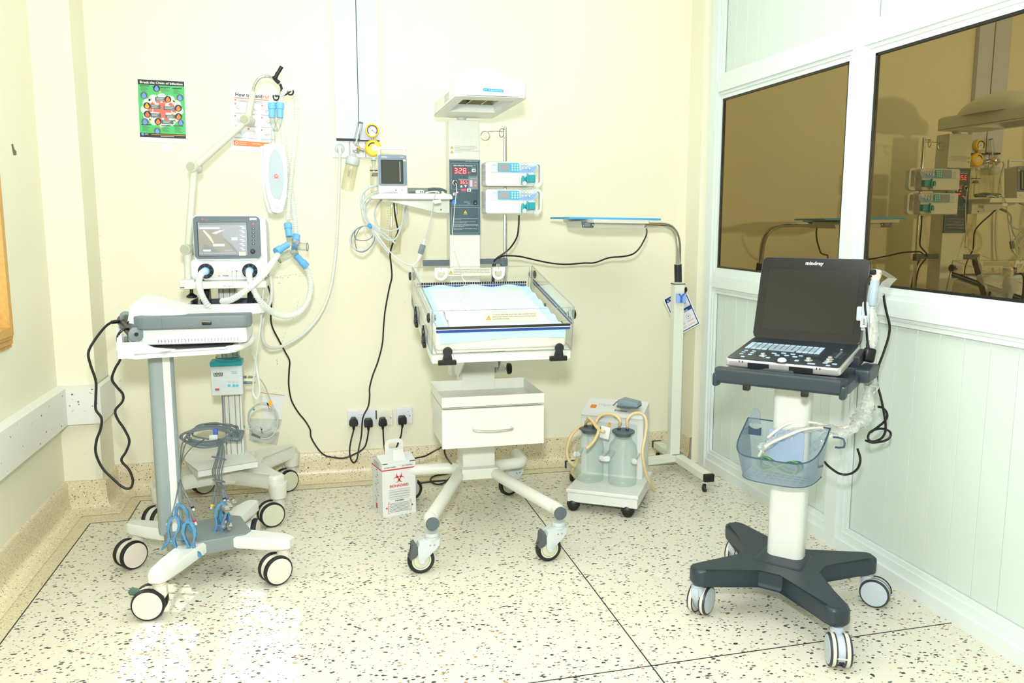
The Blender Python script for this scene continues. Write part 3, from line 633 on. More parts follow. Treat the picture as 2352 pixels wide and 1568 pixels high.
for t, wd, yy in (("Do not leave the infant unattended when operating the heater", 338, 968), ("in the manual mode.", 104, 984), ("Do not place any object directly over the bed. This", 306, 1010), ("may lead to inefficient warming.", 182, 1026),
                  ("Prolonged exposure to radiant heaters increases the infant's", 340, 1053), ("insensible water loss. Take appropriate measures to maintain", 346, 1067), ("proper fluid balance.", 144, 1081), ("Monitor the infant's temperature periodically to avoid any", 326, 1109), ("possible overheating.", 118, 1123)):
    qtext(m, t, 366, yy, 10, 'paper', width=wd)
warn_tri(m, cq(500, 898), EX, EZ, .0225)
for x, y, wd in ((640, 570, 48), (640, 632, 48), (640, 668, 48), (372, 412, 34)): qtext(m, 'SENSOR', x, y, 10, 'ink', width=wd)
m.build('printed_text', cpn)
m = MB()
qrect(m, 368, 258, 562, 352, 'led_dark', .0006)
for i, ch in enumerate('328'): seg7(m, ch, cq(378 + i * 62, 342), EX, EZ, .0165, .0255, 'led_white')
m.shape(circ(.0016, 8), cq(487, 340), EX, EZ, 'led_white', .0012)
qrect(m, 452, 432, 574, 490, 'led_dark', .0006)
for i, ch in enumerate('365'): seg7(m, ch, cq(459 + i * 39, 482), EX, EZ, .010, .0145, 'led_white')
m.shape(circ(.001, 8), cq(532, 481), EX, EZ, 'led_white', .0012)
m.build('digital_display', cpn, label='red seven segment display reading 32.8 above 36.5')
m = MB()
for a in ((572, 322, 606, 336, 'led_red', .0006), (598, 434, 632, 520, 'led_pink', .0006), (480, 552, 540, 580, 'led_red', .0007)):
    m = MB(); qrect(m, *a); m.build('indicator_lamp', cpn)
m = MB(); m.shape(circ(.0016, 10), cq(608, 760), EX, EZ, 'green', .0008); m.build('indicator_lamp', cpn); m = MB()
m.shape(circ(.0045, 14), cq(424, 602), EX, EZ, 'led_red', .0008); m.shape(circ(.0024, 12), cq(425, 602), EX, EZ, 'led_white', .0012);
m.build('indicator_lamp', cpn)
m = MB()
for a, b, mt in (((656, 472), 1, 'led_orange'), ((656, 494), -1, 'led_orange'), ((460, 532), 1, 'paper'), ((518, 500), -1, 'paper')):
    m = MB(); w_ = .0135; z = cq(*a); m.prism([(0, 0), (w_, 0), (w_ / 2, w_ * .9 * b)] if b > 0 else [(0, 0), (w_ / 2, -w_ * .9), (w_, 0)], z, EX, EZ, .001, mt); m.build('arrow_button', cpn)
for x0, y0, x1, y1, mt in ((626, 276, 680, 320, 'paper'), (556, 548, 612, 592, 'paper'), (362, 606, 410, 644, 'paper')):
    m = MB(); a = cq(x0, y1); b = cq(x1, y0); m.rbox(((a.x + b.x) / 2, a.y - .001, (a.z + b.z) / 2), (b.x - a.x, .003, b.z - a.z), .001, mt, 1)
    m.bx((a.x + .004, a.y - .0032, a.z + .003), (b.x - .004, a.y - .0025, b.z - .004), 'ink_grey'); m.build('push_button', cpn)
m = MB(); c = cq(668, 742); m.rbox((c.x, c.y - .003, c.z), (.015, .01, .021), .001, 'black', 1); m.rect(c + Vector((0, -.0085, 0)), EX, EZ, (-.002, -.005), (.002, -.002), 'paper'); m.build('power_switch', cpn)
m = MB(); c = cq(390, 470); m.lathe([(.0125, 0), (.0125, .004), (.009, .006), (.0085, .003), (.0005, .002)], c, (0, -1, 0), 'chrome', cap=False); m.lathe([(.008, .002), (.008, .012), (.005, .014), (.0005, .014)], c, (0, -1, 0), 'black', cap=False); m.build('probe_socket', cpn)
m = MB(); c = cq(379, 741); m.lathe([(.0112, 0), (.0112, .0012), (.0005, .0014)], c, (0, -1, 0), 'bright_blue', cap=False); m.build('blue_sticker', cpn)
# warnings printed on the column above the panel
m = MB(); o = Vector((.636, Y0 - .0006, 1.0))
for k, (y, ls) in enumerate(((337, ["Do not use any solvents or flammable solutions.", "Avoid using spirit or alcohol to clean plastic parts.", "Use mild soap water to clean plastic parts."]), (347.5, ["Do not use water or any other liquid to clean electrical", "or electronic parts."]))):
    p = cp(1034.5, y + 4); warn_tri(m, p + Vector((0, -.001, 0)), EX, EZ, .0135)
    for i, t in enumerate(ls):
        q = cp(1044, y - .8 + 3.5 * i); m.text(t, q + Vector((0, -.001, 0)), EX, EZ, .0058, 'ink_grey', width=[.105, .112, .096][i] if k == 0 else [.119, .04][i])
m.build('warning_print', WM)
# skin temperature probe hanging from the socket into the cot
m = MB(); c = cq(392, 474)
m.tube([c + Vector((0, -.016, 0)), cp(1049, 432, 3.975), cp(1045, 470, 3.985), cp(1041, 515, 3.985), cp(1038, 553, 3.98)], .0018, 'cable_white', n=6)
m.tube([cp(1038, 551, 3.98), cp(1040, 562, 3.975), cp(1044, 576, 3.965)], .0042, 'cable_white', n=8)
m.tube([cp(1044, 576, 3.965), cp(1052, 600, 3.85), cp(1060, 620, 3.725), cp(1062, 638, 3.715), cp(1070, 650, 3.69), cp(1060, 665, 3.62), (.64, 3.56, 1.058), (.585, 3.45, 1.035), (.60, 3.36, 1.017), (.66, 3.34, 1.014), (.70, 3.28, 1.003), (.67, 3.22, .992), (.60, 3.24, .994), (.575, 3.30, 1.006)], .0015, 'cable_white', n=6)
tag(m.build('probe_cable'), 'thin cream temperature probe lead hanging from slate panel down onto the cot pad', 'cable')
# heater hood
HZ = 1.836
m = MB()
out = rrect(.285, .70, .035, 5); out = [(x + .705, y + 3.685) for x, y in out]
inn = []
X0_, X1_, Ya, Yb = .602, .812, 3.435, 3.81
n_ = len(out)
for x, y in out:
    u = (x - .705) / .1425; v = (y - 3.685) / .35; s_ = max(abs(u), abs(v)); inn.append((.707 + u / s_ * .105, 3.6225 + v / s_ * .1875))
m.ring(out, inn, (0, 0, HZ), (1, 0, 0), (0, 1, 0), .004, 'ivory_metal')
vs = [(x, y, HZ + .002) for x, y in out] + [(x, y, HZ + .058) for x, y in out] + [(.705 + (x - .705) * .94, 3.685 + (y - 3.685) * .97, HZ + .07) for x, y in out] 
fs = [(r * n_ + k, r * n_ + (k + 1) % n_, (r + 1) * n_ + (k + 1) % n_, (r + 1) * n_ + k) for r in range(2) for k in range(n_)] + [list(range(2 * n_, 3 * n_))]
m.add(vs, fs, 'white_metal')
hood = m.build('heater_hood', WM)
m = MB(); m.lathe([(.145 * cos(a), .105 * sin(a)) for a in (0, .2, .4, .6, .8, 1.0, 1.2, 1.4, 1.57)], (0, 0, 0), (0, 0, 1), 'white_metal', n=40); m.v = [Vector((.725 + p.x, 3.70 + p.y * 1.9, HZ + .06 + p.z)) for p in m.v]; m.build('hood_dome', hood)
m = MB()
ins = [(x, y, HZ + .004) for x, y in inn]; up_ = [(.707 + (x - .707) * .86, 3.6225 + (y - 3.6225) * .86, HZ + .03) for x, y in inn]; n_ = len(ins)
m.add(ins + up_, [(k, n_ + k, n_ + (k + 1) % n_, (k + 1) % n_) for k in range(n_)], 'paper_grey'); m.build('opening_bevel', hood)
m = MB(); cx_, cy_ = .707, 3.6225
vs = []
for j in range(9):
    a = pi * j / 8; vs += [(cx_ - .09 * cos(a), cy_ - .165, HZ + .03 + .035 * sin(a)), (cx_ - .09 * cos(a), cy_ + .165, HZ + .03 + .035 * sin(a))]
m.add(vs, [(2 * j, 2 * j + 1, 2 * j + 3, 2 * j + 2) for j in range(8)], 'reflector')
for s_ in (-1, 1): m.add([(cx_ - .09 * cos(pi * j / 8), cy_ + s_ * .165, HZ + .03 + .035 * sin(pi * j / 8)) for j in range(9)], [list(range(9))], 'reflector')
m.build('reflector', hood)
m = MB()
for k in (-.033, .033): m.tube([(cx_ + k, cy_ - .16, HZ + .028), (cx_ + k, cy_ + .16, HZ + .028)], .0025, 'steel', n=6, sub=1)
m.cyl((cx_ - .02, cy_ - .155, HZ + .045), (cx_ - .02, cy_ + .155, HZ + .045), .009, 'black'); m.build('heater_element', hood)
m = MB(); o = Vector((.665, 3.335, 1.857)); m.prism([(x, y) for x, y in rrect(.084, .0115, .0055, 4)], (o.x + .041, 3.3352, 1.8615), (1, 0, -.04), (0, 0, 1), .001, 'bright_blue'); m.text('PT THERAFINE', (.668, 3.334, 1.8595), (1, 0, -.04), (0, 0, 1), .0085, 'pale_teal', width=.074, lift=.0008); m.build('hood_badge', hood)
m = MB(); o = Vector((.5625, 3.675, 1.852)); u, v = Vector((0, -1, 0)), EZ
m.rect(o, u, v, (0, 0), (.135, .032), 'ivory_plastic', .0005)
for i, wd in enumerate((.12, .11, .07, .1)): m.rect(o, u, v, (.006, .026 - i * .007), (.006 + wd, .0272 - i * .007), 'ink_grey', .0008)
m.build('side_label', hood)
# rail, pole
m = MB(); m.rbox((.570, 4.03, 1.148), (.134, .02, .028), .002, 'slate'); m.rbox((.843, 4.03, 1.153), (.128, .02, .026), .002, 'slate'); m.rbox((.905, 4.035, 1.148), (.034, .034, .04), .006, 'slate'); m.bx((.52, 4.04, 1.14), (.9, 4.055, 1.16), 'ivory_metal'); m.build('accessory_rail', WM, wn=True)
m = MB(); m.cyl((.912, 4.035, .93), (.912, 4.035, 1.795), .0085, 'chrome'); m.sph((.912, 4.035, 1.795), .0085, 'chrome'); pole = m.build('drip_pole', WM)
m = MB(); a = cp(1160, 303, 4.035); m.tube([a, cp(1140, 301, 4.03), cp(1121, 302, 4.02)], .0022, 'steel', n=6, sub=1); c = cp(1114.5, 312, 4.02); m.torus(c, (0, 1, 0), .0215, .0022, 'steel')
c = cp(1152, 305, 4.015); m.torus(c, (.9, .35, 0), .0205, .0022, 'steel'); m.tube([cp(1162, 298, 4.035), c + Vector((0, 0, .02))], .0022, 'steel', n=6, sub=1); m.build('hook', pole)
# drawer unit
m = MB(); m.rbox((.702, 3.50, .498), (.424, .31, .17), .002, 'ivory_metal'); du = m.build('drawer_housing', WM, wn=True)
m = MB(); m.rbox((.702, 3.335, .496), (.436, .02, .166), .003, 'ivory_metal'); dr = m.build('drawer', WM, wn=True)
m = MB(); m.tube([(.612, 3.327, .494), (.613, 3.298, .494), (.64, 3.29, .491), (.696, 3.286, .488), (.752, 3.29, .490), (.777, 3.298, .492), (.778, 3.327, .492)], .0052, 'chrome', n=10, sub=4); m.build('handle', dr)
m = MB(); t = .003; xa_, xb_, ya_, yb_, z0, z1 = .484, .918, 3.322, 3.668, .588, .632
m.bx((xa_, ya_, z0), (xb_, ya_ + t, z1), 'ivory_metal'); m.bx((xa_, yb_ - t, z0), (xb_, yb_, z1 + .004), 'ivory_metal'); m.bx((xa_, ya_ + t, z0), (xa_ + t, yb_ - t, z1), 'ivory_metal'); m.bx((xb_ - t, ya_ + t, z0), (xb_, yb_ - t, z1), 'ivory_metal'); m.bx((xa_, ya_, z0 - .002), (xb_, yb_, z0 + .002), 'ivory_metal')
m.build('open_tray', WM)
# cot: tilted metal frame with hinged clear panels
TB = Tr(.6875, 3.09, .816) @ Rx(11); HW, LN = .2675, .665
m = MB(TB)
for c, s_ in (((0, .01, .015), (2 * HW + .01, .02, .032)), ((0, LN - .01, .015), (2 * HW + .01, .02, .032)), ((-HW + .004, LN / 2, .015), (.02, LN - .03, .032)), ((HW - .004, LN / 2, .015), (.02, LN - .03, .032))): m.rbox(c, s_, .002, 'ivory_metal')
m.box((0, LN / 2, .038), (2 * HW - .03, LN - .04, .008), 'ivory_metal')
m.rbox((0, .40, -.02), (.17, .3, .03), .004, 'ivory_metal')
cot = m.build('cot_frame', WM, wn=True)
m = MB(); m.prism([(3.30, .845), (3.74, .93), (3.78, .75), (3.70, .66), (3.62, .66)], (.602, 0, 0), (0, 1, 0), (0, 0, 1), .006, 'ivory_metal'); m.prism([(3.45, .86), (3.74, .93), (3.78, .75), (3.70, .66)], (.80, 0, 0), (0, 1, 0), (0, 0, 1), .006, 'ivory_metal'); m.bx((.61, 3.66, .69), (.795, 3.80, .90), 'ivory_metal'); m.bx((.79, 3.69, .655), (.832, 3.73, .69), 'ivory_metal'); m.build('tilt_bracket', WM)
m = MB(); m.cyl((.83, 3.70, .674), (.845, 3.70, .674), .006, 'steel', n=10); m.lathe([(.016, 0), (.026, .003), (.027, .012), (.024, .02), (.012, .022)], (.843, 3.70, .674), (1, 0, 0), 'black', n=10); m.build('tilt_knob', WM)
def panel(nm, T, w_, h_, strip_z, ticks=False, cut=True):
    m = MB(T); m.box((0, 0, h_ / 2), (w_, .005, h_), 'acrylic'); p = m.build('side_panel', WM, label=nm)
    m = MB(T)
    m.box((0, 0, h_), (w_, .0054, .0012), 'acrylic_edge'); m.box((-w_ / 2, 0, h_ / 2), (.001, .0054, h_), 'acrylic_edge'); m.box((w_ / 2, 0, h_ / 2), (.001, .0054, h_), 'acrylic_edge'); m.box((0, 0, .001), (w_, .0054, .0014), 'acrylic_edge'); m.build('panel_edge', p)
    m = MB(T)
    o1 = rrect(w_ * .955, .0105, .005, 3)
    y = -.0028
    m.prism(o1, (0, y, strip_z + .0065), (1, 0, 0), (0, 0, 1), .0006, 'charcoal'); m.prism(o1, (0, y, strip_z - .0065), (1, 0, 0), (0, 0, 1), .0006, 'cobalt'); m.box((0, y, strip_z), (w_ * .94, .0012, .0022), 'paper')
    if ticks:
        for k in range(47):
            x = -w_ * .46 + w_ * .92 * k / 46
            m.rect((x, y - .0006, strip_z), (1, 0, 0), (0, 0, 1), (-.0007, .002), (.0007, .0115), 'paper', .0004); m.rect((x, y - .0006, strip_z), (1, 0, 0), (0, 0, 1), (-.0007, -.0115), (.0007, -.002), 'paper_grey', .0004)
    m.build('colour_strip', p); return p
front = panel('clear front panel with yellow triangle warning label', TB @ Tr(0, -.004, .037), 2 * HW + .012, .172, .098)
back = panel('clear rear panel with a ruler strip', TB @ Tr(0, LN + .004, .037), 2 * HW - .005, .168, .086, True)
panel('clear panel along the left side', TB @ Tr(-HW - .006, LN / 2, .037) @ Rz(90), LN - .01, .172, .105); panel('clear panel along the right side', TB @ Tr(HW + .006, LN / 2, .037) @ Rz(90), LN - .01, .172, .105)
m = MB(TB @ Tr(0, -.0072, 0)); o = (-.078, 0, .163)
m.rect(o, EX, EZ, (0, 0), (.205, .035), 'label_cream', .0003); warn_tri(m, Vector(o) + Vector((.006, 0, .007)), EX, EZ, .019)
for i, t in enumerate(("To prevent infant falling, do not leave infant unattended when any", "panels are open. All panels must be closed and secured during transport", "to prevent infant from falling.")): m.text(t, Vector(o) + Vector((.03, 0, .0245 - i * .0085)), EX, EZ, .0085, 'ink', width=(.168, .17, .066)[i])
m.build('warning_label', front)
m = MB(TB @ Tr(0, LN - .0005, 0)); o = (-.115, 0, .165)
m.rect(o, EX, EZ, (0, 0), (.198, .036), 'label_cream', .0003); warn_tri(m, Vector(o) + Vector((.006, 0, .008)), EX, EZ, .018)
for i, t in enumerate(("To prevent accidental disconnection, during bassinet adjustment,", "provide sufficient length for all patients leads, infusion lines and", "ventilator tubing to the bassinet to allow the full range of bassinet", "tilting position.")): m.text(t, Vector(o) + Vector((.028, 0, .0275 - i * .0075)), EX, EZ, .0075, 'ink', width=(.165, .162, .166, .036)[i])
m.build('warning_label', back)
for x in (-.145, .118):
    m = MB(TB @ Tr(0, LN - .003, 0))
    o = [(.029 * cos(radians(a)), .029 * sin(radians(a))) for a in range(180, 361, 15)]; i = [(.017 * cos(radians(a)), .017 * sin(radians(a))) for a in range(180, 361, 15)]
    o = [(-.029, .03)] + o + [(.029, .03)]; i = [(-.017, .03)] + i + [(.017, .03)]
    vs = [(x + p[0], y, .175 + p[1]) for y in (0, -.004) for p in o] + [(x + p[0], y, .175 + p[1]) for y in (0, -.004) for p in i]; k = len(o)
    m.add(vs, [(k + j, k + j + 1, 3 * k + j + 1, 3 * k + j) for j in range(k - 1)] + [(j, j + 1, k + j + 1, k + j) for j in range(k - 1)] + [(2 * k + j, 3 * k + j, 3 * k + j + 1, 2 * k + j + 1) for j in range(k - 1)], 'white_plastic')
    m.box((x, -.002, .195), (.034, .004, .018), 'paper_grey'); m.box((x, -.0045, .2), (.0012, .001, .012), 'ink'); m.build('tube_grommet', back)
# black latches
def latch_front(x):
    m = MB(TB @ Tr(x, -.008, 0)); m.rbox((0, -.008, .008), (.07, .016, .018), .003, 'black'); m.prism([(-.021, .01), (.021, .01), (.015, .04), (-.015, .04)], (0, -.006, 0), (1, 0, 0), (0, 0, 1), .012, 'charcoal', .003)
    m.prism(circ(.0185, 20, (0, .053)), (0, -.007, 0), (1, 0, 0), (0, 0, 1), .011, 'charcoal', .003)
    for k in (-.011, 0, .011): m.prism(rrect(.006, .016, .0028, 3), (k, -.0175, .022), (1, 0, 0), (0, 0, 1), .0015, 'black')
    m.build('latch', WM, wn=True)
latch_front(-.218); latch_front(.218)
for y in (.20, .46):
    for sx in (-1, 1):
        m = MB(TB @ Tr(sx * (HW + .014), y, 0)); m.rbox((-sx * .002, 0, .012), (.014, .062, .02), .004, 'black'); m.prism([(-.019, .014), (.019, .014), (.013, .046), (-.013, .046)], (-.006, 0, 0), (0, 1, 0), (0, 0, 1), .011, 'charcoal', .003); m.prism(circ(.0165, 18, (0, .058)), (-.006, 0, 0), (0, 1, 0), (0, 0, 1), .011, 'charcoal', .003); m.prism([(-.004, .05), (.004, .05), (.004, .088), (-.004, .088)], (sx * .004, 0, 0), (0, 1, 0), (0, 0, 1), .008, 'black', .002); m.build('latch', WM)
for y, sx in ((.03, -1), (.03, 1), (LN - .02, -1), (LN - .02, 1)):
    m = MB(TB @ Tr(sx * (HW + .012), y, .172)); m.lathe([(.008, 0), (.0185, .002), (.0185, .008), (.012, .011)], (0, 0, 0), (sx, 0, 0), 'black', n=16); m.rbox((-sx * .012, 0, 0), (.012, .016, .034), .003, 'clear_plastic'); m.lathe([(.01, 0), (.012, .004), (.0005, .006)], (-sx * .018, 0, 0), (-sx, 0, 0), 'steel', n=14, cap=False); m.build('panel_knob', WM)

# mattress and the two absorbent pads lying on it
m = MB(TB); m.rbox((0, LN / 2, .078), (2 * HW - .022, LN - .028, .074), .016, 'mattress', 4); ms = m.build('cot_mattress', None, wn=True); tag(ms, 'cream cot mattress under absorbent pads inside the clear panels', 'mattress')
def pad(name, label, x0, x1, y0, y1, zz, border, amp, drop, seed, rot=0):
    random.seed(seed); nx, ny = 40, 44; m = MB(TB); ph = [random.uniform(0, 6.28) for _ in range(8)]
    def top(x, y):
        h = 0
        for k, (fx, fy) in enumerate(((9, 21), (17, -12), (-6, 34), (30, 8))): h += sin(fx * x + fy * y + ph[k]) * amp / (1 + k * .6)
        e = min(x - x0, x1 - x, y1 - y); h += max(0, .03 - e) * .16 * (sin(60 * y + 40 * x + ph[5]) + .8)
        return zz + h
    vs = []; L = y1 - y0 + drop
    for j in range(ny + 1):
        for i in range(nx + 1):
            x = x0 + (x1 - x0) * i / nx; s_ = L * j / ny; y = y0 - drop + s_
            if y >= y0 + .006 or drop == 0: vs.append((x + rot * (y - y0), y, top(x, y)))
            else:
                d = y0 + .006 - y; wv = .004 * sin(26 * x + ph[6]) + .003 * sin(61 * x + ph[7])
                vs.append((x, y0 - .008 + wv * .45, zz - d * (1 + .25 * sin(9 * x + ph[4]))))
    fs = []; ms = []
    for j in range(ny):
        for i in range(nx):
            f = (j * (nx + 1) + i, j * (nx + 1) + i + 1, (j + 1) * (nx + 1) + i + 1, (j + 1) * (nx + 1) + i)
            x = (x0 + (x1 - x0) * (i + .5) / nx); y = y0 - drop + L * (j + .5) / ny
            b = border[0] if x < x0 + border[1] or x > x1 - border[1] or y > y1 - border[1] or y < y0 + border[2] else 'pad_white'
            if y < y0 - drop * .55 and border[3]: b = border[3]
            m.add([], [], b); o = 0; fs.append(f); ms.append(b)
    m.v += [m.T @ Vector(p) for p in vs]; m.f += [list(f) for f in fs]; m.m += ms
    o = m.build(name, None, angle=80); tag(o, label, 'pad'); return o
pad('absorbent_pad', 'pale blue edged absorbent pad covering the cot mattress and hanging over its front', -.247, .247, .012, LN - .022, .1195, ('pad_blue', .034, .03, 'pad_blue'), .0012, .03, 3)
pad('absorbent_pad', 'smaller white folded pad with blue edge lying on top near the cot front', -.20, .195, .03, .30, .1255, ('pad_white', .0, .012, None), .0009, .0, 9, .03)
bpy.data.objects['absorbent_pad.001']['group'] = bpy.data.objects['absorbent_pad']['group'] = 'absorbent pads in the cot'

# ------------------------------------------------------------------ two syringe pumps clamped on the drip pole
def syringe_pump(loc, label):
    root = thing('syringe_pump', label, 'syringe pump', loc, 0, 'syringe pumps on the drip pole')
    L_ = dict(space='local')
    m = MB(); m.prism([(x + .118, y + .036) for x, y in rrect(.236, .072, .012, 4)], (0, .115, 0), (1, 0, 0), (0, 0, 1), .11, 'white_plastic', .006, 3); m.prism([(x + .12, y + .086) for x, y in rrect(.24, .058, .014, 4)], (0, .118, 0), (1, 0, 0), (0, 0, 1), .112, 'white_plastic', .006, 3)
    m.rbox((.205, .05, .035), (.05, .07, .05), .006, 'white_plastic', 2)
    m.build('body', root, wn=True, **L_)
    m = MB()
    o = [(.026, .062), (.20, .060), (.232, .064), (.248, .080), (.25, .103), (.242, .112), (.03, .114), (.026, .108)]
    m.prism(o, (0, .006, 0), (1, 0, 0), (0, .06, 1), .006, 'pump_face', .0015); m.prism([(.122, .0645), (.2, .0635), (.23, .068), (.245, .083), (.2465, .098), (.2, .083), (.16, .073)], (0, .0055, 0), (1, 0, 0), (0, .06, 1), .0062, 'pump_blue')
    f = m.build('control_face', root, **L_)
    m = MB(); y = -.0012
    m.prism([(x + .109, z + .087) for x, z in rrect(.104, .043, .004, 3)], (0, y, 0), (1, 0, 0), (0, .06, 1), .0006, 'pump_teal'); m.build('keypad_panel', f, **L_)
    m = MB(); m.prism([(x + .087, z + .0875) for x, z in rrect(.054, .036, .002, 2)], (0, y - .0008, 0), (1, 0, 0), (0, .06, 1), .001, 'lcd'); m.build('screen', f, **L_)
    for r in range(3):
        for c in range(3):
            m = MB(); m.lathe([(.0046, 0), (.0046, .001), (.0005, .0014)], (.1265 + c * .0125, y - .001, .098 - r * .0112), (0, -1, 0), 'pale_teal', n=12, cap=False); m.build('key', f, **L_)
    for k, (mt, x, z) in enumerate((('tie_blue', .176, .101), ('green', .192, .1005), ('amber', .2085, .1), ('tie_blue', .177, .085), ('pump_teal', .193, .084), ('pump_teal', .21, .0835))):
        m = MB(); m.lathe([(.0056, 0), (.0056, .001), (.0048, .0013), (.0048, .001)], (x, -.001, z), (0, -1, 0), mt, n=14, cap=False); m.lathe([(.004, .0008), (.0005, .001)], (x, -.001, z), (0, -1, 0), 'paper', n=14, cap=False); m.build('button', f, **L_)
    m = MB(); m.text('Smart Infuse', (.163, -.0006, .109), EX, (0, .06, 1), .0045, 'green', width=.034); m.text('syringe pump', (.2, -.0006, .109), EX, (0, .06, 1), .004, 'ink_grey', width=.03); m.text('OK', (.034, -.0006, .094), EX, (0, .06, 1), .008, 'pump_teal', width=.012); m.build('printed_text', f, **L_)
    m = MB()
    o = rrect(.062, .118, .022, 6); i = rrect(.022, .088, .010, 6)
    m.ring([(p[0] + .254, p[1] + .06) for p in o], [(p[0] + .263, p[1] + .062) for p in i], (0, .075, 0), (1, 0, 0), (0, 0, 1), .028, 'white_plastic'); m.build('carry_handle', root, **L_)
    m = MB(); m.rbox((.217, .005, .036), (.038, .04, .036), .004, 'teal'); m.prism([(0, -.022), (.006, -.02), (.008, 0), (.006, .022), (0, .024)], (.193, -.01, .036), (1, 0, 0), (0, 0, 1), .014, 'teal', .002); m.lathe([(.013, 0), (.013, .01), (.0005, .01)], (.199, -.004, .034), (0, -1, 0), 'teal', cap=False); m.build('plunger_grip', root, wn=True, **L_)
    m = MB(); m.prism([(-.008, 0), (.008, .002), (.009, .03), (.004, .04), (-.003, .041), (-.007, .03)], (.175, -.006, .008), (1, 0, 0), (0, 0, 1), .014, 'teal', .003); m.prism(circ(.011, 18), (.181, -.02, .013), (1, 0, 0), (0, 0, 1), .004, 'pale_grey', .001); m.build('barrel_clamp', root, wn=True, **L_)
    m = MB(); o = Vector((-.0004, .10, .0)); u = Vector((0, -1, 0))
    for k in range(12): m.rect(o + EZ * (.1 - k * .0065), u, EZ, (.01, 0), (.01 + (.07 if k % 4 else .04), .0012), 'ink_grey', .0006)
    m.build('side_print', root, **L_)
    m = MB(); m.rbox((.135, .13, .05), (.05, .03, .05), .004, 'charcoal'); m.build('pole_clamp', root, **L_)
    return root
sp1 = syringe_pump((.786, 3.885, 1.511), 'white syringe pump on the chrome pole, upper of the two')
sp2 = dup(sp1, (.786, 3.885, 1.383), 0, 'white syringe pump under the other one, black lead dangling from its base')
m = MB(); m.tube([PY(1192, 494, 3.95), PY(1191, 520, 3.95), PY(1187, 545, 3.96), PY(1172, 569, 3.99), PY(1157, 582, 4.0), PY(1141, 593, 4.01), PY(1133, 605, 4.03), PY(1131, 640, 4.08), PY(1127, 720, 4.1), PY(1124, 790, 4.12), PY(1122, 850, 4.15), (.83, 4.15, .5), (.80, 4.16, .25)], .0042, 'black', n=8)
tag(m.build('power_cord'), 'black cord dropping from the lower syringe pump behind the cot', 'cable')
mat('lung_grey', '#aab6bb', 0.5)
mat('lid_slate', '#626d6e', 0.45)
clear('clear_edge', '#9aa6a6', '#6f7c7c', gloss=.05, body=.4, body_col='#9aa6a6')
mat('joint_cap', '#a9ab93', 0.5)
# ------------------------------------------------------------------ ventilator on its trolley
VC = thing('ventilator_trolley', 'ivory ventilator trolley with grooved column, white rear shelf and four sage hubbed casters', 'trolley', (-.44, 4.0, 0))
feet = [(-.20, 3.74), (-.155, 4.235), (-.62, 4.26), (-.70, 3.80)]
cc = Vector((-.43, 4.0))
# arched base: plan outline with four feet
def star(center, feet, hub, tipw, rootw):
    """plan outline of a hub with tapered arms towards each foot, counter-clockwise"""
    c = Vector(center); fs = sorted(feet, key=lambda f: atan2(f[1] - c.y, f[0] - c.x)); out = []
    for i, f in enumerate(fs):
        d = (Vector(f) - c); L = d.length; d.normalize(); n = Vector((-d.y, d.x))
        a = c + d * hub; tip = c + d * (L + tipw * .55)
        out += [a - n * rootw, tip - d * tipw * .8 - n * tipw, tip - d * tipw * .25 - n * tipw * .8, tip - n * tipw * .4, tip + n * tipw * .4, tip - d * tipw * .25 + n * tipw * .8, tip - d * tipw * .8 + n * tipw, a + n * rootw]
    return [(p.x, p.y) for p in out]
m = MB(); m.prism(star(cc, feet, .13, .042, .06), (0, 0, .165), (1, 0, 0), (0, 1, 0), .065, 'ivory_plastic', .018, 3); m.rbox((cc.x, cc.y, .22), (.24, .22, .06), .02, 'ivory_plastic', 3)
for f in feet: m.lathe([(.036, 0), (.044, .06), (.042, .07)], (f[0], f[1], .125), (0, 0, 1), 'ivory_plastic')
m.build('base', VC, wn=True)
for f, a in zip(feet, (200, 215, 30, 235)): twin_caster(VC, Vector((*f, 0)), a, .056, .13, 'hub_sage', 'ivory_plastic', W=.066)
m = MB()
m.rbox((-.392, 3.965, .64), (.082, .08, .82), .008, 'aluminium', 2)
for x in (-.42, -.395, -.372): m.bx((x - .004, 3.921, .24), (x + .004, 3.926, 1.05), 'ivory_plastic')
for x in (-.428, -.409, -.382, -.362): m.bx((x - .0016, 3.9235, .24), (x + .0016, 3.9245, 1.05), 'mid_grey')
m.build('column', VC, wn=True)
SHZ = .285
m = MB(); q = [Vector((-.525, 3.69, SHZ)), Vector((-.285, 3.79, SHZ)), Vector((-.40, 4.16, SHZ)), Vector((-.665, 4.24, SHZ)), Vector((-.60, 3.86, SHZ))]
m.prism([(p.x, p.y) for p in q], (0, 0, SHZ - .006), (1, 0, 0), (0, 1, 0), .006, 'white_metal', .001)
m.add([q[0], q[1], q[1] - EZ * .03, q[0] - EZ * .03], [(0, 1, 2, 3)], 'white_metal'); m.add([q[4], q[0], q[0] + Vector((0, 0, -.04)), q[4] + Vector((.02, .0, -.045))], [(0, 1, 2, 3)], 'white_metal')
m.bx((-.44, 3.95, .235), (-.36, 4.02, SHZ - .004), 'ivory_plastic'); m.build('lower_shelf', VC, wn=True)
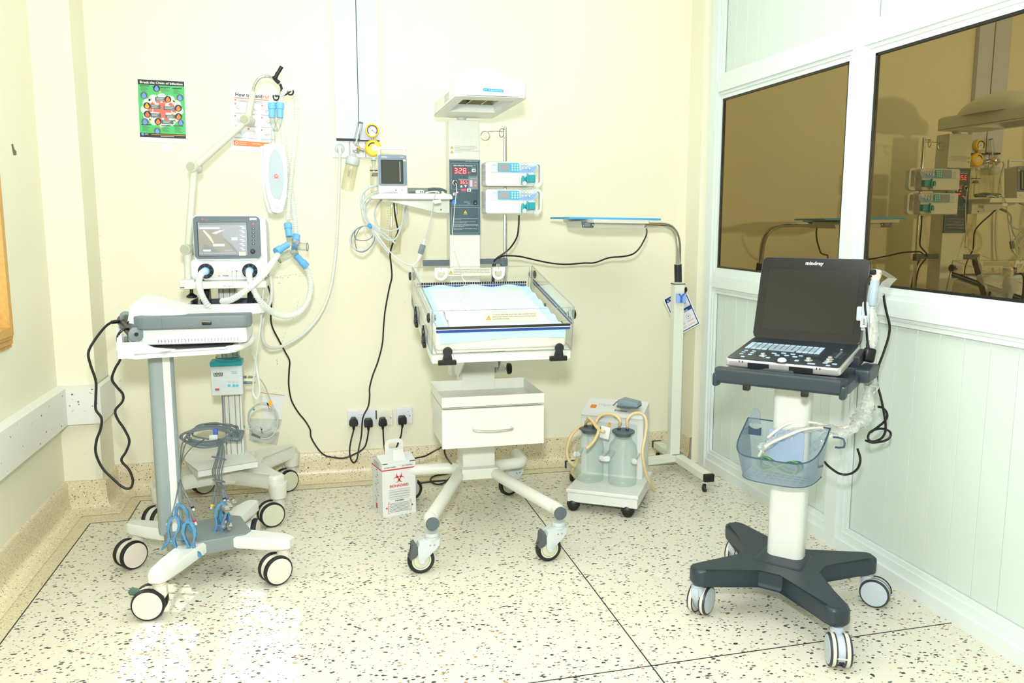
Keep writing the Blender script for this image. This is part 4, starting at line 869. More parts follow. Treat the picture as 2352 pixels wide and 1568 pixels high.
# basket ring below the top plate
m = MB(); o = [(p[0] - .372, p[1] + 3.75) for p in rrect(.315, .24, .06, 5)]; i = [(p[0] - .372, p[1] + 3.75) for p in rrect(.285, .21, .05, 5)]
m.ring(o, i, (0, 0, .965), (1, 0, 0), (0, 1, 0), .042, 'white_plastic'); m.build('basket_rim', VC)
m = MB(); i2 = [(p[0] - .372, p[1] + 3.75) for p in rrect(.287, .212, .05, 5)]
m.prism(i2, (0, 0, .97), (1, 0, 0), (0, 1, 0), .006, 'dark_slate')
for s_ in (-1, 1): m.prism([(3.66, .975), (3.84, .975), (3.83, 1.066), (3.79, 1.066), (3.74, 1.01)], (-.372 + s_ * .09 - .012, 0, 0), (0, 1, 0), (0, 0, 1), .024, 'dark_slate', .003)
m.bx((-.50, 3.845, .975), (-.245, 3.855, 1.012), 'dark_slate'); m.bx((-.512, 3.66, .972), (-.506, 3.85, 1.02), 'dark_slate'); m.bx((-.238, 3.66, .972), (-.232, 3.85, 1.02), 'dark_slate'); m.build('basket_floor', VC)
m = MB(); m.rbox((-.372, 3.80, 1.083), (.33, .25, .03), .004, 'ivory_plastic'); m.build('top_plate', VC, wn=True)
m = MB(); o = PY(510, 662, 3.6735); m.rect(o, EX, EZ, (0, 0), (.048, .018), 'paper_grey', .0008); m.text('PUSH', o + Vector((.005, 0, .0045)), EX, EZ, .0125, 'ink_grey', width=.038, lift=.0014); m.build('push_plate', VC)
m = MB(); m.rbox((-.528, 3.74, 1.086), (.06, .09, .04), .004, 'ivory_plastic'); m.bx((-.556, 3.694, 1.072), (-.51, 3.697, 1.076), 'ink'); m.build('arm_clamp', VC, wn=True)
m = MB(); m.lathe([(.007, 0), (.007, -.018), (.012, -.024), (.022, -.03), (.022, -.036), (.015, -.04)], (-.518, 3.74, 1.066), (0, 0, 1), 'black'); m.build('clamp_knob', VC)

VT = thing('ventilator', 'white ventilator with slate framed touch screen and blue hose ports on the ivory trolley', 'ventilator', (-.355, 3.85, 1.1))
YV = 3.735
def vq(x, y, Y=YV): return PY(400 + x / 5.2275, 480 + y / 5.2275, Y)
m = MB(); m.prism([(p[0] - .352, p[1] + 1.235) for p in rrect(.295, .27, .035, 5)], (0, 3.97, 0), (1, 0, 0), (0, 0, 1), .215, 'white_plastic', .014, 3); m.rbox((-.365, 3.85, 1.145), (.31, .2, .09), .02, 'white_plastic', 3); m.build('housing', VT, wn=True)
a = vq(1062, 72); b = vq(240, 612)
m = MB(); cx_, cz_ = (a.x + b.x) / 2, (a.z + b.z) / 2; w_, h_ = a.x - b.x, a.z - b.z
m.prism([(p[0] + cx_ - .004, p[1] + cz_) for p in rrect(w_ * .965, h_, .022, 5)], (0, 3.765, 0), (1, 0, 0), (0, 0, 1), .024, 'white_plastic', .005, 3); m.build('display_surround', VT, wn=True)
a = vq(1026, 86); b = vq(248, 600); w_, h_ = a.x - b.x, a.z - b.z; cx_, cz_ = (a.x + b.x) / 2, (a.z + b.z) / 2
m = MB(); m.prism([(p[0] + cx_, p[1] + cz_) for p in rrect(w_, h_, .018, 5)], (0, 3.742, 0), (1, 0, 0), (0, 0, 1), .004, 'slate', .0012, 2); bez = m.build('display_bezel', VT, wn=True)
YB = 3.7378
def vb(x, y): return vq(x, y, YB)
def vrect(mm, x0, y0, x1, y1, mt, lift): a = vb(x0, y1); b = vb(x1, y0); mm.rect(a, EX, EZ, (0, 0), (b.x - a.x, b.z - a.z), mt, lift)
m = MB(); vrect(m, 292, 155, 872, 568, 'screen_frame', .0003); vrect(m, 302, 160, 866, 562, 'lcd', .0008); scr = m.build('screen', bez)
m = MB()
vrect(m, 302, 160, 866, 190, 'lcd_grey', .0010); vrect(m, 302, 218, 545, 240, 'lcd_violet', .0011); vrect(m, 302, 240, 780, 520, 'lcd_brown', .0010)
L = .0014
for poly, mt in (([(560, 240), (780, 240), (780, 520), (690, 420), (590, 330)], 'lcd'), ([(330, 520), (360, 420), (470, 460), (560, 520)], 'lcd_grey'), ([(360, 250), (440, 330), (480, 410), (465, 412), (400, 330), (345, 262)], 'lcd_yellow'), ([(450, 290), (590, 240), (600, 252), (500, 300)], 'lcd_white'), ([(600, 360), (700, 440), (780, 540), (770, 545), (690, 455), (598, 372)], 'lcd_grey')):
    m.add([vb(*p) + Vector((0, -L, 0)) for p in poly], [list(range(len(poly)))[::-1]], mt)
for x0, y0, x1, y1, mt in ((690, 340, 758, 372, 'lcd_white'), (468, 418, 606, 446, 'lcd_white'), (474, 422, 600, 442, 'lcd_grey'), (350, 486, 440, 508, 'lcd_violet'), (610, 486, 700, 506, 'lcd'), (784, 190, 866, 512, 'lcd'), (780, 512, 858, 560, 'lcd_yellow'), (302, 536, 780, 562, 'lcd_grey')): vrect(m, x0, y0, x1, y1, mt, .0016)
for k in range(6): vrect(m, 790, 205 + 52 * k, 830, 213 + 52 * k, 'lcd_white', .0019); vrect(m, 815, 222 + 52 * k, 850, 234 + 52 * k, 'lcd_violet', .0019)
for t, x, y in (("Self test", 372, 504), ("Start ventilation", 480, 440)): m.text(t, vb(x, y), EX, EZ, .0045, 'lcd_white', lift=.002, width=.02 if x < 400 else .022)
m.build('screen_image', scr)
m = MB(); m.text('CCV', vb(375, 138), EX, EZ, .0062, 'poster_red', lift=.0006, width=.012)
def logo(mm, c, s, mt):
    o = [(s * .5 * cos(radians(a)), s * .5 * sin(radians(a))) for a in range(50, 391, 20)]; i = [(s * .34 * cos(radians(a)), s * .34 * sin(radians(a))) for a in range(50, 391, 20)]
    mm.band(o, i, c, EX, EZ, mt, .0006); mm.shape([(-s * .95, -s * .35), (-s * .5, -s * .12), (0, 0), (s * .5, -.02 * s), (s * .95, -s * .35), (s * .45, -s * .2), (0, -s * .16), (-s * .5, -s * .26)], c, EX, EZ, mt, .0008)
logo(m, vb(340, 122), .0065, 'orange'); vrect(m, 906, 106, 988, 132, 'paper', .0006); m.text('01', vb(940, 125), EX, EZ, .0035, 'ink', lift=.0009); m.build('bezel_print', bez)
for k, y in enumerate((178, 235, 281, 326, 371, 416)):
    m = MB(); c = vb(950, y)
    if k == 0: m.lathe([(.0042, 0), (.0042, .0014), (.0034, .002), (.0005, .002)], c, (0, -1, 0), 'orange', cap=False)
    else: m.prism(rrect(.0125, .0068, .0033, 4), c, EX, EZ, .0014, 'charcoal', .0003); m.rect(c + Vector((0, -.0014, 0)), EX, EZ, (-.0025, -.0012), (.0025, .0012), 'paper_grey', .0003)
    m.build('key', bez)
m = MB(); c = vb(945, 507); m.lathe([(.0105, 0), (.0105, .001), (.009, .002), (.0068, .0022), (.0066, .011), (.0052, .0125), (.0005, .0125)], c, (0, -1, 0), 'charcoal', cap=False); m.build('rotary_knob', bez)
YL = 3.75
def vl(x, y): return vq(x, y, YL)
for x, y in ((383, 742), (910, 740)):
    m = MB(); c = vl(x, y); m.lathe([(.0315, 0), (.0315, .012), (.027, .015), (.018, .013)], c, (0, -1, 0), 'black', n=32)
    for k in range(8): a = radians(45 * k + 10); m.box((0, 0, 0), (.012, .004, .004), 'charcoal', Tr(c + Vector((.0245 * cos(a), -.0145, .0245 * sin(a)))) @ Ry(-45 * k - 10))
    pt = m.build('hose_port', VT)
    m = MB(); m.lathe([(.0165, .0), (.0165, .022), (.0145, .024), (.0145, .03)], c + Vector((0, -.01, 0)), (0, -1, 0), 'hose_blue', n=24); m.build('blue_collar', pt)
m = MB(); c = vl(647, 742); m.prism(rrect(.097, .028, .0135, 5), c, EX, EZ, .0016, 'ivory_plastic', .0006); m.build('port_panel', VT)
for x, r, mt in ((555, .0062, 'white_plastic'), (640, .0032, 'chrome'), (700, .0028, 'pale_grey'), (750, .0034, 'teal')):
    m = MB(); m.lathe([(r, 0), (r, .003), (r * .6, .0042), (.0004, .004)], vl(x, 742) + Vector((0, -.0016, 0)), (0, -1, 0), mt, n=16, cap=False); m.build('gas_port', VT)
m = MB(); logo(m, vl(538, 800), .008, 'poster_red'); m.text('Gradian', vl(578, 806), EX, EZ, .008, 'ink', width=.027, bold=.0002); m.text('Health Systems', vl(655, 806), EX, EZ, .0075, 'ink_pale', width=.042)
for x, y in ((470, 670), (814, 668), (486, 798), (804, 798)): m.text('x' if y < 700 else '\u03a9', vl(x, y), EX, EZ, .008, 'ink_grey')
m.build('housing_print', VT)
m = MB()
for x, z0, z1 in ((750, 742, 0), (700, 742, 0)):
    c = vl(x, 742); m.tube([c + Vector((0, -.005, 0)), c + Vector((0, -.02, -.008)), c + Vector((.0, -.022, -.06)), c + Vector((-.002, .0 - .03, -.14)), c + Vector((-.004, -.01, -.2))], .0016, 'clear_plastic', n=6)
m.build('sensor_line', VT)

# ------------------------------------------------------------------ jointed support arm holding the breathing circuit
AR = thing('support_arm', 'ivory jointed support arm with chrome gooseneck clamped to the ventilator trolley', 'arm', (-.55, 3.8, 1.09))
J0, J1, J2 = PY(432, 573, 3.83), PY(446, 384, 3.88), PY(568, 277, 4.0)
m = MB(); m.cyl((J0.x + .002, 3.79, 1.10), J0, .0175, 'beige_post'); m.cyl(J0 + Vector((.003, .03, -.03)), J0 + Vector((.003, .03, -.03)) + EZ * .001, .017, 'beige_post'); m.build('lower_rod', AR)
m = MB(); m.tube([J0 + EZ * .0, J1], .0155, 'beige_post', n=16, sub=1); m.build('upright_rod', AR)
m = MB(); m.tube([J1, J2], lambda t: .0165 - .0025 * t, 'beige_post', n=16, sub=1); m.build('boom_rod', AR)
tip = PY(581, 212, 4.03)
m = MB(); m.tube([J2, tip], lambda t: .0165 - .003 * t, 'beige_post', n=16, sub=1); m.build('upper_rod', AR)
for J in (J0, J1, J2):
    m = MB(); m.lathe([(.0225, -.034), (.0245, -.03), (.0245, -.002), (.0235, 0), (.0245, .002), (.0245, .03), (.0225, .034)], J + Vector((0, .008, 0)), (-.35, -1, .05), 'beige_post', n=28); jt = m.build('joint', AR)
    m = MB(); d = Vector((-.35, -1, .05)).normalized(); m.lathe([(.0195, 0), (.0195, .0015), (.0005, .002)], J + Vector((0, .008, 0)) + d * .034, d, 'joint_cap', n=24, cap=False); m.build('joint_cap', jt)

gn = PYs(4.03, (581, 212), (585, 195), (594, 181), (608, 175), (622, 177, 4.02), (634, 185, 4.0), (645, 196, 3.98))
m = MB(); m.tube(gn, .0072, 'chrome', n=12, sub=6); m.build('gooseneck', AR)
m = MB(); m.tube([PY(629, 176, 3.995), PY(634, 184, 3.99), PY(641, 190, 3.985)], .009, 'black', n=10); m.cyl(PY(632, 181, 3.985), PY(638, 166, 3.985), .009, 'black', r2=.008); m.cyl(PY(636, 172, 3.985), PY(647, 153, 3.985), .0075, 'black', r2=.009); m.build('clamp_lever', AR)
m = MB(); m.tube([PY(644, 194, 3.975), PY(647, 205, 3.97), PY(645, 216, 3.965), PY(643, 222, 3.96)], .006, 'black', n=8)
for s_ in ((637, 220, 632, 222), (648, 221, 668, 212)):
    m.tube([PY(s_[0], s_[1], 3.96), PY((s_[0] + s_[2]) / 2, (s_[1] + s_[3]) / 2, 3.95), PY(s_[2], s_[3] - 3, 3.945)], .0035, 'black', n=8, sub=3)
for c in ((634, 223), (667, 211)):
    P_ = PY(c[0], c[1], 3.945); m.torus(P_ + Vector((0, 0, .0)), (.2, 1, 0), .013, .0035, 'black', a0=150, a1=400, n=16)
m.build('hose_hook', AR)

# ------------------------------------------------------------------ breathing circuit hoses, connectors and test lung
def bag_outline(s):
    return [(p[0] * s, p[1] * s) for p in [(-.048, .15), (-.01, .156), (.046, .148), (.05, .08), (.05, -.01), (.043, -.08), (.026, -.15), (.0, -.158), (-.026, -.15), (-.044, -.08), (-.05, 0), (-.05, .09)]]
bc = PY(631, 410, 3.99)
LG = thing('test_lung', 'white translucent test lung bag with red logo hanging under the support arm', 'test lung', tuple(bc))
m = MB(); m.prism(bag_outline(1.0), bc + Vector((.008, -.01, 0)), Vector((1, -.1, 0)), EZ, .012, 'white_plastic', .005, 3); m.build('front_plate', LG, wn=True)
m = MB(); m.prism(bag_outline(1.0), bc + Vector((-.012, .05, -.004)), Vector((1, .12, 0)), EZ, .012, 'white_plastic', .005, 3); m.prism(bag_outline(.9), bc + Vector((-.003, .03, 0)), EX, EZ, .025, 'hose_white', .01, 2); m.build('rear_plate', LG, wn=True)
m = MB(); fo = bc + Vector((.008, -.0224, .015)); u = Vector((1, -.1, 0)); m.shape([(.034 * cos(radians(a)), .115 * sin(radians(a))) for a in range(0, 360, 12)], fo, u, EZ, 'lung_grey', .001)
o = [(.0095 * cos(radians(a)), .0095 * sin(radians(a))) for a in range(50, 391, 20)]; i = [(.0055 * cos(radians(a)), .0055 * sin(radians(a))) for a in range(50, 391, 20)]
m.band(o, i, fo + Vector((0, -.001, -.005)), u, EZ, 'orange', .0012); m.shape([(-.018, -.012), (0, -.001), (.018, -.014), (.008, -.008), (0, -.006), (-.008, -.007)], fo + Vector((0, -.001, -.007)), u, EZ, 'orange', .0014); m.build('front_print', LG)
m = MB(); m.sph(bc + Vector((.006, -.024, -.112)), (.013, .004, .022), 'white_plastic'); m.lathe([(.008, 0), (.008, .008), (.004, .01)], bc + Vector((.006, -.02, -.145)), (0, -1, .1), 'white_plastic'); m.build('adjuster', LG)
m = MB(); m.cyl(bc + Vector((.0, .0, .148)), bc + Vector((.0, 0, .172)), .009, 'clear_plastic'); m.cyl(bc + Vector((0, 0, .172)), bc + Vector((0, 0, .215)), .0105, 'clear_plastic', r2=.009); m.build('neck', LG)
BCq = thing('breathing_circuit', 'pale corrugated breathing hoses with sky blue connectors between ventilator ports and support arm', 'hose', tuple(vl(383, 742)))
def hose(pts, r=.0125, mt='hose_clear'):
    m = MB(); m.hose(pts, r, mt, .0085, 12, .11); return m.build('hose', BCq, angle=16)
pL = vl(383, 742) + Vector((0, -.035, 0)); pR = vl(910, 740) + Vector((0, -.035, 0))
hose([pL, PY(463, 628, 3.68), PY(457, 645, 3.655), PY(459, 664, 3.63), PY(467, 684, 3.62), PY(478, 702, 3.62), PY(490, 716, 3.66)])
hose([pR, PY(572, 632, 3.68), PY(577, 652, 3.655), PY(590, 680, 3.64), PY(607, 702, 3.66), PY(632, 720, 3.78), PY(660, 725, 3.88), PY(690, 714, 3.95), PY(707, 690, 3.98), PY(714, 657, 4.0), PY(708, 625, 4.0), PY(697, 608, 3.99)])
hose([PY(509, 692, 3.66), PY(531, 688, 3.62), PY(558, 672, 3.60), PY(585, 650, 3.61), PY(607, 628, 3.66), PY(626, 602, 3.78), PY(637, 586, 3.86)])
hose([PY(643, 237, 3.95), PY(645, 226, 3.95), PY(650, 214, 3.95), PY(660, 205, 3.945), PY(671, 205, 3.95), PY(678, 218, 3.98), PY(681, 250, 4.02), PY(679, 310, 4.04), PY(671, 380, 4.04), PY(664, 450, 4.03), PY(661, 505, 4.02)], .0115)
hose([PY(624, 237, 3.95), PY(624, 226, 3.955), PY(628, 216, 3.965), PY(634, 214, 3.98), PY(640, 225, 4.01), PY(644, 262, 4.04), PY(652, 320, 4.06), PY(661, 390, 4.065), PY(672, 460, 4.06), PY(679, 530, 4.05), PY(680, 548, 4.04)], .0115)
def conn(a, b, r=.0165):
    m = MB(); d = (b - a); L = d.length; m.lathe([(r * 1.05, 0), (r * 1.1, L * .02), (r * 1.1, L * .4), (r * .92, L * .44), (r * .88, L * .9), (r * .93, L)], a, d, 'hose_blue', n=20); return m.build('connector', BCq)
for a, b in (((643, 236, 3.95), (643, 270, 3.95)), ((625, 236, 3.95), (625, 270, 3.95)), ((661, 513, 4.02), (664, 543, 4.0)), ((634, 578, 3.88), (660, 562, 3.93)), ((704, 612, 3.99), (679, 586, 3.97)), ((681, 540, 4.05), (676, 572, 4.01))): conn(PY(*a), PY(*b))
m = MB(); w0 = PY(633, 300, 3.975)
m.tube([PY(625, 268, 3.95), PY(627, 282, 3.96), w0], .0125, 'clear_plastic', n=12); m.tube([PY(643, 268, 3.95), PY(641, 282, 3.96), w0], .0125, 'clear_plastic', n=12); m.build('wye_piece', BCq)
m = MB(); m.tube([PY(664, 545, 4.0), PY(668, 556, 3.985), PY(680, 563, 3.97), PY(693, 566, 3.96), PY(706, 567, 3.95)], lambda t: .012 + .006 * min(1, t * 1.8), 'clear_plastic', n=16); m.torus(PY(706, 567, 3.95), Vector((1, -.25, 0)), .0185, .0016, 'clear_edge'); m.build('port_adapter', BCq)
m = MB(); m.tube([PY(682, 580, 3.97), PY(670, 581, 3.955), PY(657, 587, 3.94), PY(640, 595, 3.93)], lambda t: .013 + .006 * min(1, t * 1.6), 'clear_plastic', n=16); m.torus(PY(640, 595, 3.93), Vector((-.85, -.3, -.4)), .019, .0016, 'clear_edge'); m.build('port_adapter', BCq)
m = MB(); a = PY(668, 582, 3.95); m.tube([a, PY(674, 579, 3.952), PY(679, 577, 3.955)], .0095, 'ink_pale', n=10, rib=.12); m.build('mesh_insert', BCq); m = MB(); m.tube([PY(673, 553, 3.985), PY(680, 557, 3.98), PY(687, 560, 3.975)], .0095, 'ink_pale', n=10, rib=.12); m.build('mesh_insert', BCq)

# tubing dropping beside the ventilator
m = MB(); m.tube(PYs(3.72, (607, 492), (607, 560), (606, 640), (602, 700), (598, 750), (592, 790, 3.75), (586, 840, 3.8), (581, 890, 3.84), (583, 908, 3.84), (590, 915, 3.84), (596, 902, 3.84), (595, 880, 3.84), (590, 850, 3.85), (588, 830, 3.86), (580, 812, 3.87), (573, 802, 3.88)), .0042, 'hose_clear', n=8)
tag(m.build('sampling_tube'), 'clear narrow tube dropping straight down beside the ventilator to a loop below', 'tube')
# oxygen hose from the wall outlet to the back of the ventilator
m = MB(); m.tube([PY(780, 342, 4.30), PY(781, 352, 4.29), PY(780, 380, 4.31), PY(778, 450, 4.33), PY(774, 540, 4.34), PY(768, 610, 4.33), PY(757, 670, 4.30), PY(735, 722, 4.26), PY(700, 764, 4.20), PY(660, 790, 4.13), PY(630, 799, 4.06), PY(611, 793, 4.0), PY(602, 770, 3.97), PY(604, 735, 3.95), (-.205, 3.94, 1.0), (-.205, 3.95, 1.09), (-.225, 3.96, 1.13)], .0078, 'hose_white', n=10)
o = solo(m, 'oxygen_hose', 'white gas hose curving from the round wall outlet to behind the ventilator', 'hose', origin=PY(780, 342, 4.3))
m = MB()
for k in range(24):
    y = 548 + k * 6.0; x = 773.6 - (y - 548) * .09 if y < 610 else 768 - (y - 610) * .18
    p = PY(x, y, 4.331 - (.0 if y < 610 else (y - 610) * .0005)); m.box(p, (.0012, .001, .007), 'ink_grey')
m.build('hose_print', o)
# humidifier on the column
HU = thing('humidifier', 'grey breathing humidifier box with teal top band and clear chamber on the trolley column', 'humidifier', (-.405, 3.87, .58))
m = MB(); m.rbox((-.403, 3.875, .648), (.135, .085, .135), .005, 'pale_grey'); m.build('housing', HU, wn=True)
m = MB(); m.rbox((-.403, 3.872, .724), (.137, .092, .022), .004, 'teal'); m.build('top_band', HU, wn=True)
m = MB(); m.lathe([(.055, 0), (.056, .006), (.05, .012), (.05, .045), (.046, .06), (.03, .07)], (-.398, 3.875, .735), (0, 0, 1), 'clear_plastic', n=28); m.lathe([(.0565, .0), (.0565, .004)], (-.398, 3.875, .735), (0, 0, 1), 'teal', n=28); m.torus((-.398, 3.875, .775), (0, 0, 1), .0505, .0012, 'ink', n=28, k=4); m.torus((-.398, 3.875, .748), (0, 0, 1), .0525, .001, 'ink', n=28, k=4); m.build('water_chamber', HU)
YH = 3.8318
def hq(x, y): return PY(180 + x / 3.92, 640 + y / 3.92, YH)
m = MB(); a = hq(1219, 880); b = hq(1298, 842); m.rect(a, EX, EZ, (0, 0), (b.x - a.x, b.z - a.z), 'seg_off', .0005)
for k in range(3): seg7(m, '8', hq(1224 + 25 * k, 874), EX, EZ, .0095, .0145, 'seg_pale', .0016)
m.build('digit_display', HU)
for x in (1358, 1399, 1431):
    m = MB(); m.lathe([(.0065, 0), (.0065, .0016), (.0005, .002)], hq(x, 961), (0, -1, 0), 'pump_teal', n=16, cap=False); m.build('button', HU)
m = MB(); m.text('SHERID', hq(1378, 842), EX, EZ, .0085, 'pump_teal', width=.026); 
for i, t in enumerate(('Respiration', 'Humidifier')): m.text(t, hq(1382, 849 + i * 6), EX, EZ, .003, 'ink', width=.022)
a = hq(1231, 1001); m.rect(a, EX, EZ, (0, 0), (.0185, .0062), 'red', .0006); m.rect(a, EX, EZ, (0, -.005), (.0185, -.0006), 'ink_grey', .0006)
for x, t in ((1358, 'MODE'), (1399, 'TEMP'), (1431, 'ON')): m.text(t, hq(x, 932), EX, EZ, .0042, 'ink', 'CENTER'); m.text('-', hq(x, 998), EX, EZ, .004, 'ink', 'CENTER')
m.build('front_print', HU)
for y, mt in ((895, 'yellow'), (946, 'teal')):
    m = MB(); a = hq(1466, y) + Vector((0, .03, 0)); b = hq(1560, y) + Vector((0, .03, 0)); m.cyl(a, a.lerp(b, .48), .0062, 'slate', n=12); m.cyl(a.lerp(b, .48), a.lerp(b, .6), .0064, mt, n=12); m.cyl(a.lerp(b, .6), b, .006, 'mid_grey', n=12); m.cyl(b, b + Vector((.014, 0, 0)), .004, 'mid_grey', n=10); m.build('connector_plug', HU)
m = MB(); m.tube([PY(510, 906, 3.87), PY(512, 940, 3.87), PY(513, 975, 3.87), PY(512, 985, 3.88)], .003, 'lead_grey', n=8); m.build('power_lead', HU)
# coiled sensor lead hanging from the humidifier
SL = thing('sensor_lead', 'thin grey sensor cable coil with black ties and yellow tag hanging right of the column', 'cable', tuple(PY(603, 960, 3.97)))
m = MB(); a = PY(592, 868, 3.862)
m.tube([a, PY(600, 873, 3.88), PY(610, 890, 3.92), PY(618, 910, 3.95), PY(624, 925, 3.965)], .0026, 'cable_grey', n=6)
cl = PY(601, 959, 3.97)
for k in range(3):
    pts = []
    for j in range(14):
        t = 2 * pi * j / 14; r = .063 + .004 * k + .003 * sin(3 * t + k * 2); pts.append(cl + Vector((r * .96 * cos(t) + .004 * k, .004 * sin(2 * t + k) + .006 * k, r * 1.02 * sin(t) - .003 * k)))
    m.tube(pts, .0024, 'cable_grey', n=6, sub=4, closed=True)
m.tube([PY(624, 925, 3.965), PY(634, 945, 3.96), PY(638, 965, 3.955), PY(634, 988, 3.95), PY(622, 1003, 3.945), PY(608, 1007, 3.945), PY(598, 1005, 3.945)], .0024, 'cable_grey', n=6)
m.tube([PY(626, 984, 3.965), PY(605, 983, 3.95), PY(585, 983, 3.95), PY(566, 986, 3.95)], .0024, 'cable_grey', n=6); m.build('coil', SL)
m = MB(); m.tube([PY(598, 1005, 3.945), PY(589, 1001, 3.943), PY(578, 997, 3.94)], lambda t: .0035 + .004 * t * (1.4 - t), 'slate', n=10); m.build('probe_tip', SL)
m = MB(); m.rbox(PY(560.5, 980, 3.95), (.008, .008, .012), .002, 'teal'); m.build('teal_tip', SL); m = MB(); m.rbox(PY(583, 940, 3.95), (.01, .006, .008), .001, 'teal', 1); m.build('teal_tag', SL)
m = MB(); c = PY(621, 926, 3.955); m.prism([(-.007, -.014), (.004, -.017), (.009, .004), (.003, .016), (-.006, .012)], c, EX, EZ, .001, 'amber'); m.build('yellow_tag', SL)
for x, y in ((615, 928), (600, 984)):
    m = MB(); c = PY(x, y, 3.958); m.torus(c, (.6, 0, .4), .0075, .0018, 'black', n=12, k=6); m.tube([c + Vector((0, -.006, -.006)), c + Vector((.004, -.008, -.016)), c + Vector((.008, -.008, -.022))], .0012, 'black', n=5); m.build('twist_tie', SL)
# paper slips stuck on the wall behind
m = MB(); q = [PY(*p, WB - .002) for p in ((600, 910), (654, 908), (645, 964), (606, 960))]; m.prism([(p.x, p.z) for p in q][::-1], (0, WB - .001, 0), EX, EZ, .0008, 'paper'); tag(m.build('paper_slip'), 'white blank paper slip stuck on the wall behind the sensor coil', 'paper')
m = MB(); q = [PY(*p, WB - .002) for p in ((574, 960), (648, 963), (636, 1022), (572, 1012))]; m.prism([(p.x, p.z) for p in q][::-1], (0, WB - .001, 0), EX, EZ, .0008, 'film'); tag(m.build('plastic_sleeve'), 'clear film sleeve on the wall just below the white paper slip', 'sleeve')
m = MB(); a, b = PY(597, 901, WB - .0015), PY(654, 908, WB - .0015); m.tube([a, b], .0011, 'red', n=5, sub=1); tag(m.build('red_thread'), 'thin dark red line on the wall above the white paper slip', 'line')

# ------------------------------------------------------------------ ECG trolley
EC = thing('ecg_trolley', 'white trolley with grey hub, striped column and handle rimmed tray, standing in sunlight', 'trolley', (-.435, 3.247, 0))
ef = [(-.559, 2.914), (-.156, 3.12), (-.305, 3.551), (-.722, 3.405)]
hubc = Vector((-.435, 3.247))
m = MB(Tr(hubc.x, hubc.y, 0) @ Rz(17)); m.prism([(-.15, -.085), (-.11, -.12), (.11, -.12), (.14, -.09), (.14, .09), (.11, .12), (-.11, .12), (-.15, .09)], (0, 0, .125), (1, 0, 0), (0, 1, 0), .055, 'mid_grey', .006, 2); m.build('hub', EC, wn=True)
for f in ef:
    d = Vector(f) - hubc; L = d.length; d.normalize(); T = Tr(hubc.x, hubc.y, 0) @ Matrix(((d.x, -d.y, 0, 0), (d.y, d.x, 0, 0), (0, 0, 1, 0), (0, 0, 0, 1)))
    m = MB(T); m.prism([(.09, -.05), (L * .8, -.034), (L + .012, -.032), (L + .036, -.018), (L + .036, .018), (L + .012, .032), (L * .8, .034), (.09, .05)], (0, 0, .128), (1, 0, 0), (0, 1, 0), .046, 'white_metal', .008, 1); m.build('leg', EC, wn=True)
for f, a, br in zip(ef, (176, 208, 262, 222), ('pedal', None, None, None)): twin_caster(EC, Vector((*f, 0)), a, .056, .132, W=.07, brake=br)
colc = Vector((-.577, 3.29))
TC = Tr(colc.x, colc.y, 0) @ Rz(14)
m = MB(TC); m.prism(rrect(.088, .08, .022, 5), (0, 0, .17), (1, 0, 0), (0, 1, 0), .71, 'column_grey'); m.build('column', EC)
m = MB(TC); m.bx((.002, -.0435, .18), (.027, -.036, .88), 'white_metal'); m.build('column_stripe', EC)
TY = Tr(-.521, 3.33, .882) @ Rz(12)
m = MB(TY)
inr = rrect(.37, .47, .03, 5); outr = rrect(.40, .50, .045, 5)
m.prism(outr, (0, 0, -.004), (1, 0, 0), (0, 1, 0), .018, 'white_plastic', .006, 2); m.ring(outr, inr, (0, 0, .01), (1, 0, 0), (0, 1, 0), .009, 'white_plastic'); tray = m.build('tray', EC, wn=True)
m = MB(TY); m.prism([(p[0], p[1]) for p in rrect(.365, .465, .028, 4)], (0, 0, .0141), (1, 0, 0), (0, 1, 0), .0012, 'mid_grey'); m.build('tray_mat', tray)
m = MB(TY)   # raised ribbed left wall
m.prism([(-.25, .0), (.25, .0), (.25, .055), (.2, .07), (-.19, .07), (-.235, .05)], (-.2, 0, 0), (0, 1, 0), (0, 0, 1), .012, 'white_plastic', .003)
m.prism([(-.205, .0), (-.06, .0), (-.02, .022), (-.09, .03), (-.13, .055), (-.205, .055)], (0, -.25 + .012, 0), (1, 0, 0), (0, 0, 1), .012, 'white_plastic', .002)
m.bx((-.208, -.24, .028), (-.2, .24, .036), 'white_plastic')
for k in range(9): m.bx((-.2055, -.2 + k * .05, .03), (-.199, -.188 + k * .05, .062), 'white_plastic')
m.build('side_wall', tray)
m = MB(TY); m.tube([(.17, .19, .018), (.22, .185, .018), (.262, .155, .018), (.275, .10, .018), (.27, .0, .018), (.25, -.12, .016), (.2, -.22, .012), (.15, -.24, .01)], .0125, 'white_plastic', n=10, sub=5); m.build('handle', tray)

EM = thing('ecg_machine', 'white electrocardiograph with grey front lid lying in the white trolley tray', 'ecg machine', (-.43, 3.25, .9))
zb_ = .903
m = MB()
plan = [(-.60, 3.135), (-.262, 3.135), (-.25, 3.15), (-.25, 3.40), (-.27, 3.42), (-.66, 3.42), (-.678, 3.40), (-.678, 3.24), (-.655, 3.185)]
def prof(x): # top height along x
    t = (x + .678) / .43
    return zb_ + (.072 if t > .42 else .072 + .088 * min(1, max(0, (.42 - t) / .30)) ** 1.3)
N = len(plan); top = []
m.prism(plan, (0, 0, zb_ + .01), (1, 0, 0), (0, 1, 0), .06, 'white_plastic', .006, 2)
xs = [-.678, -.66, -.64, -.62, -.60, -.57, -.54, -.51, -.48, -.44, -.38, -.30, -.252]
hz = [zb_ + h for h in (.06, .142, .158, .161, .157, .149, .140, .130, .120, .106, .092, .080, .068)]
vs = []
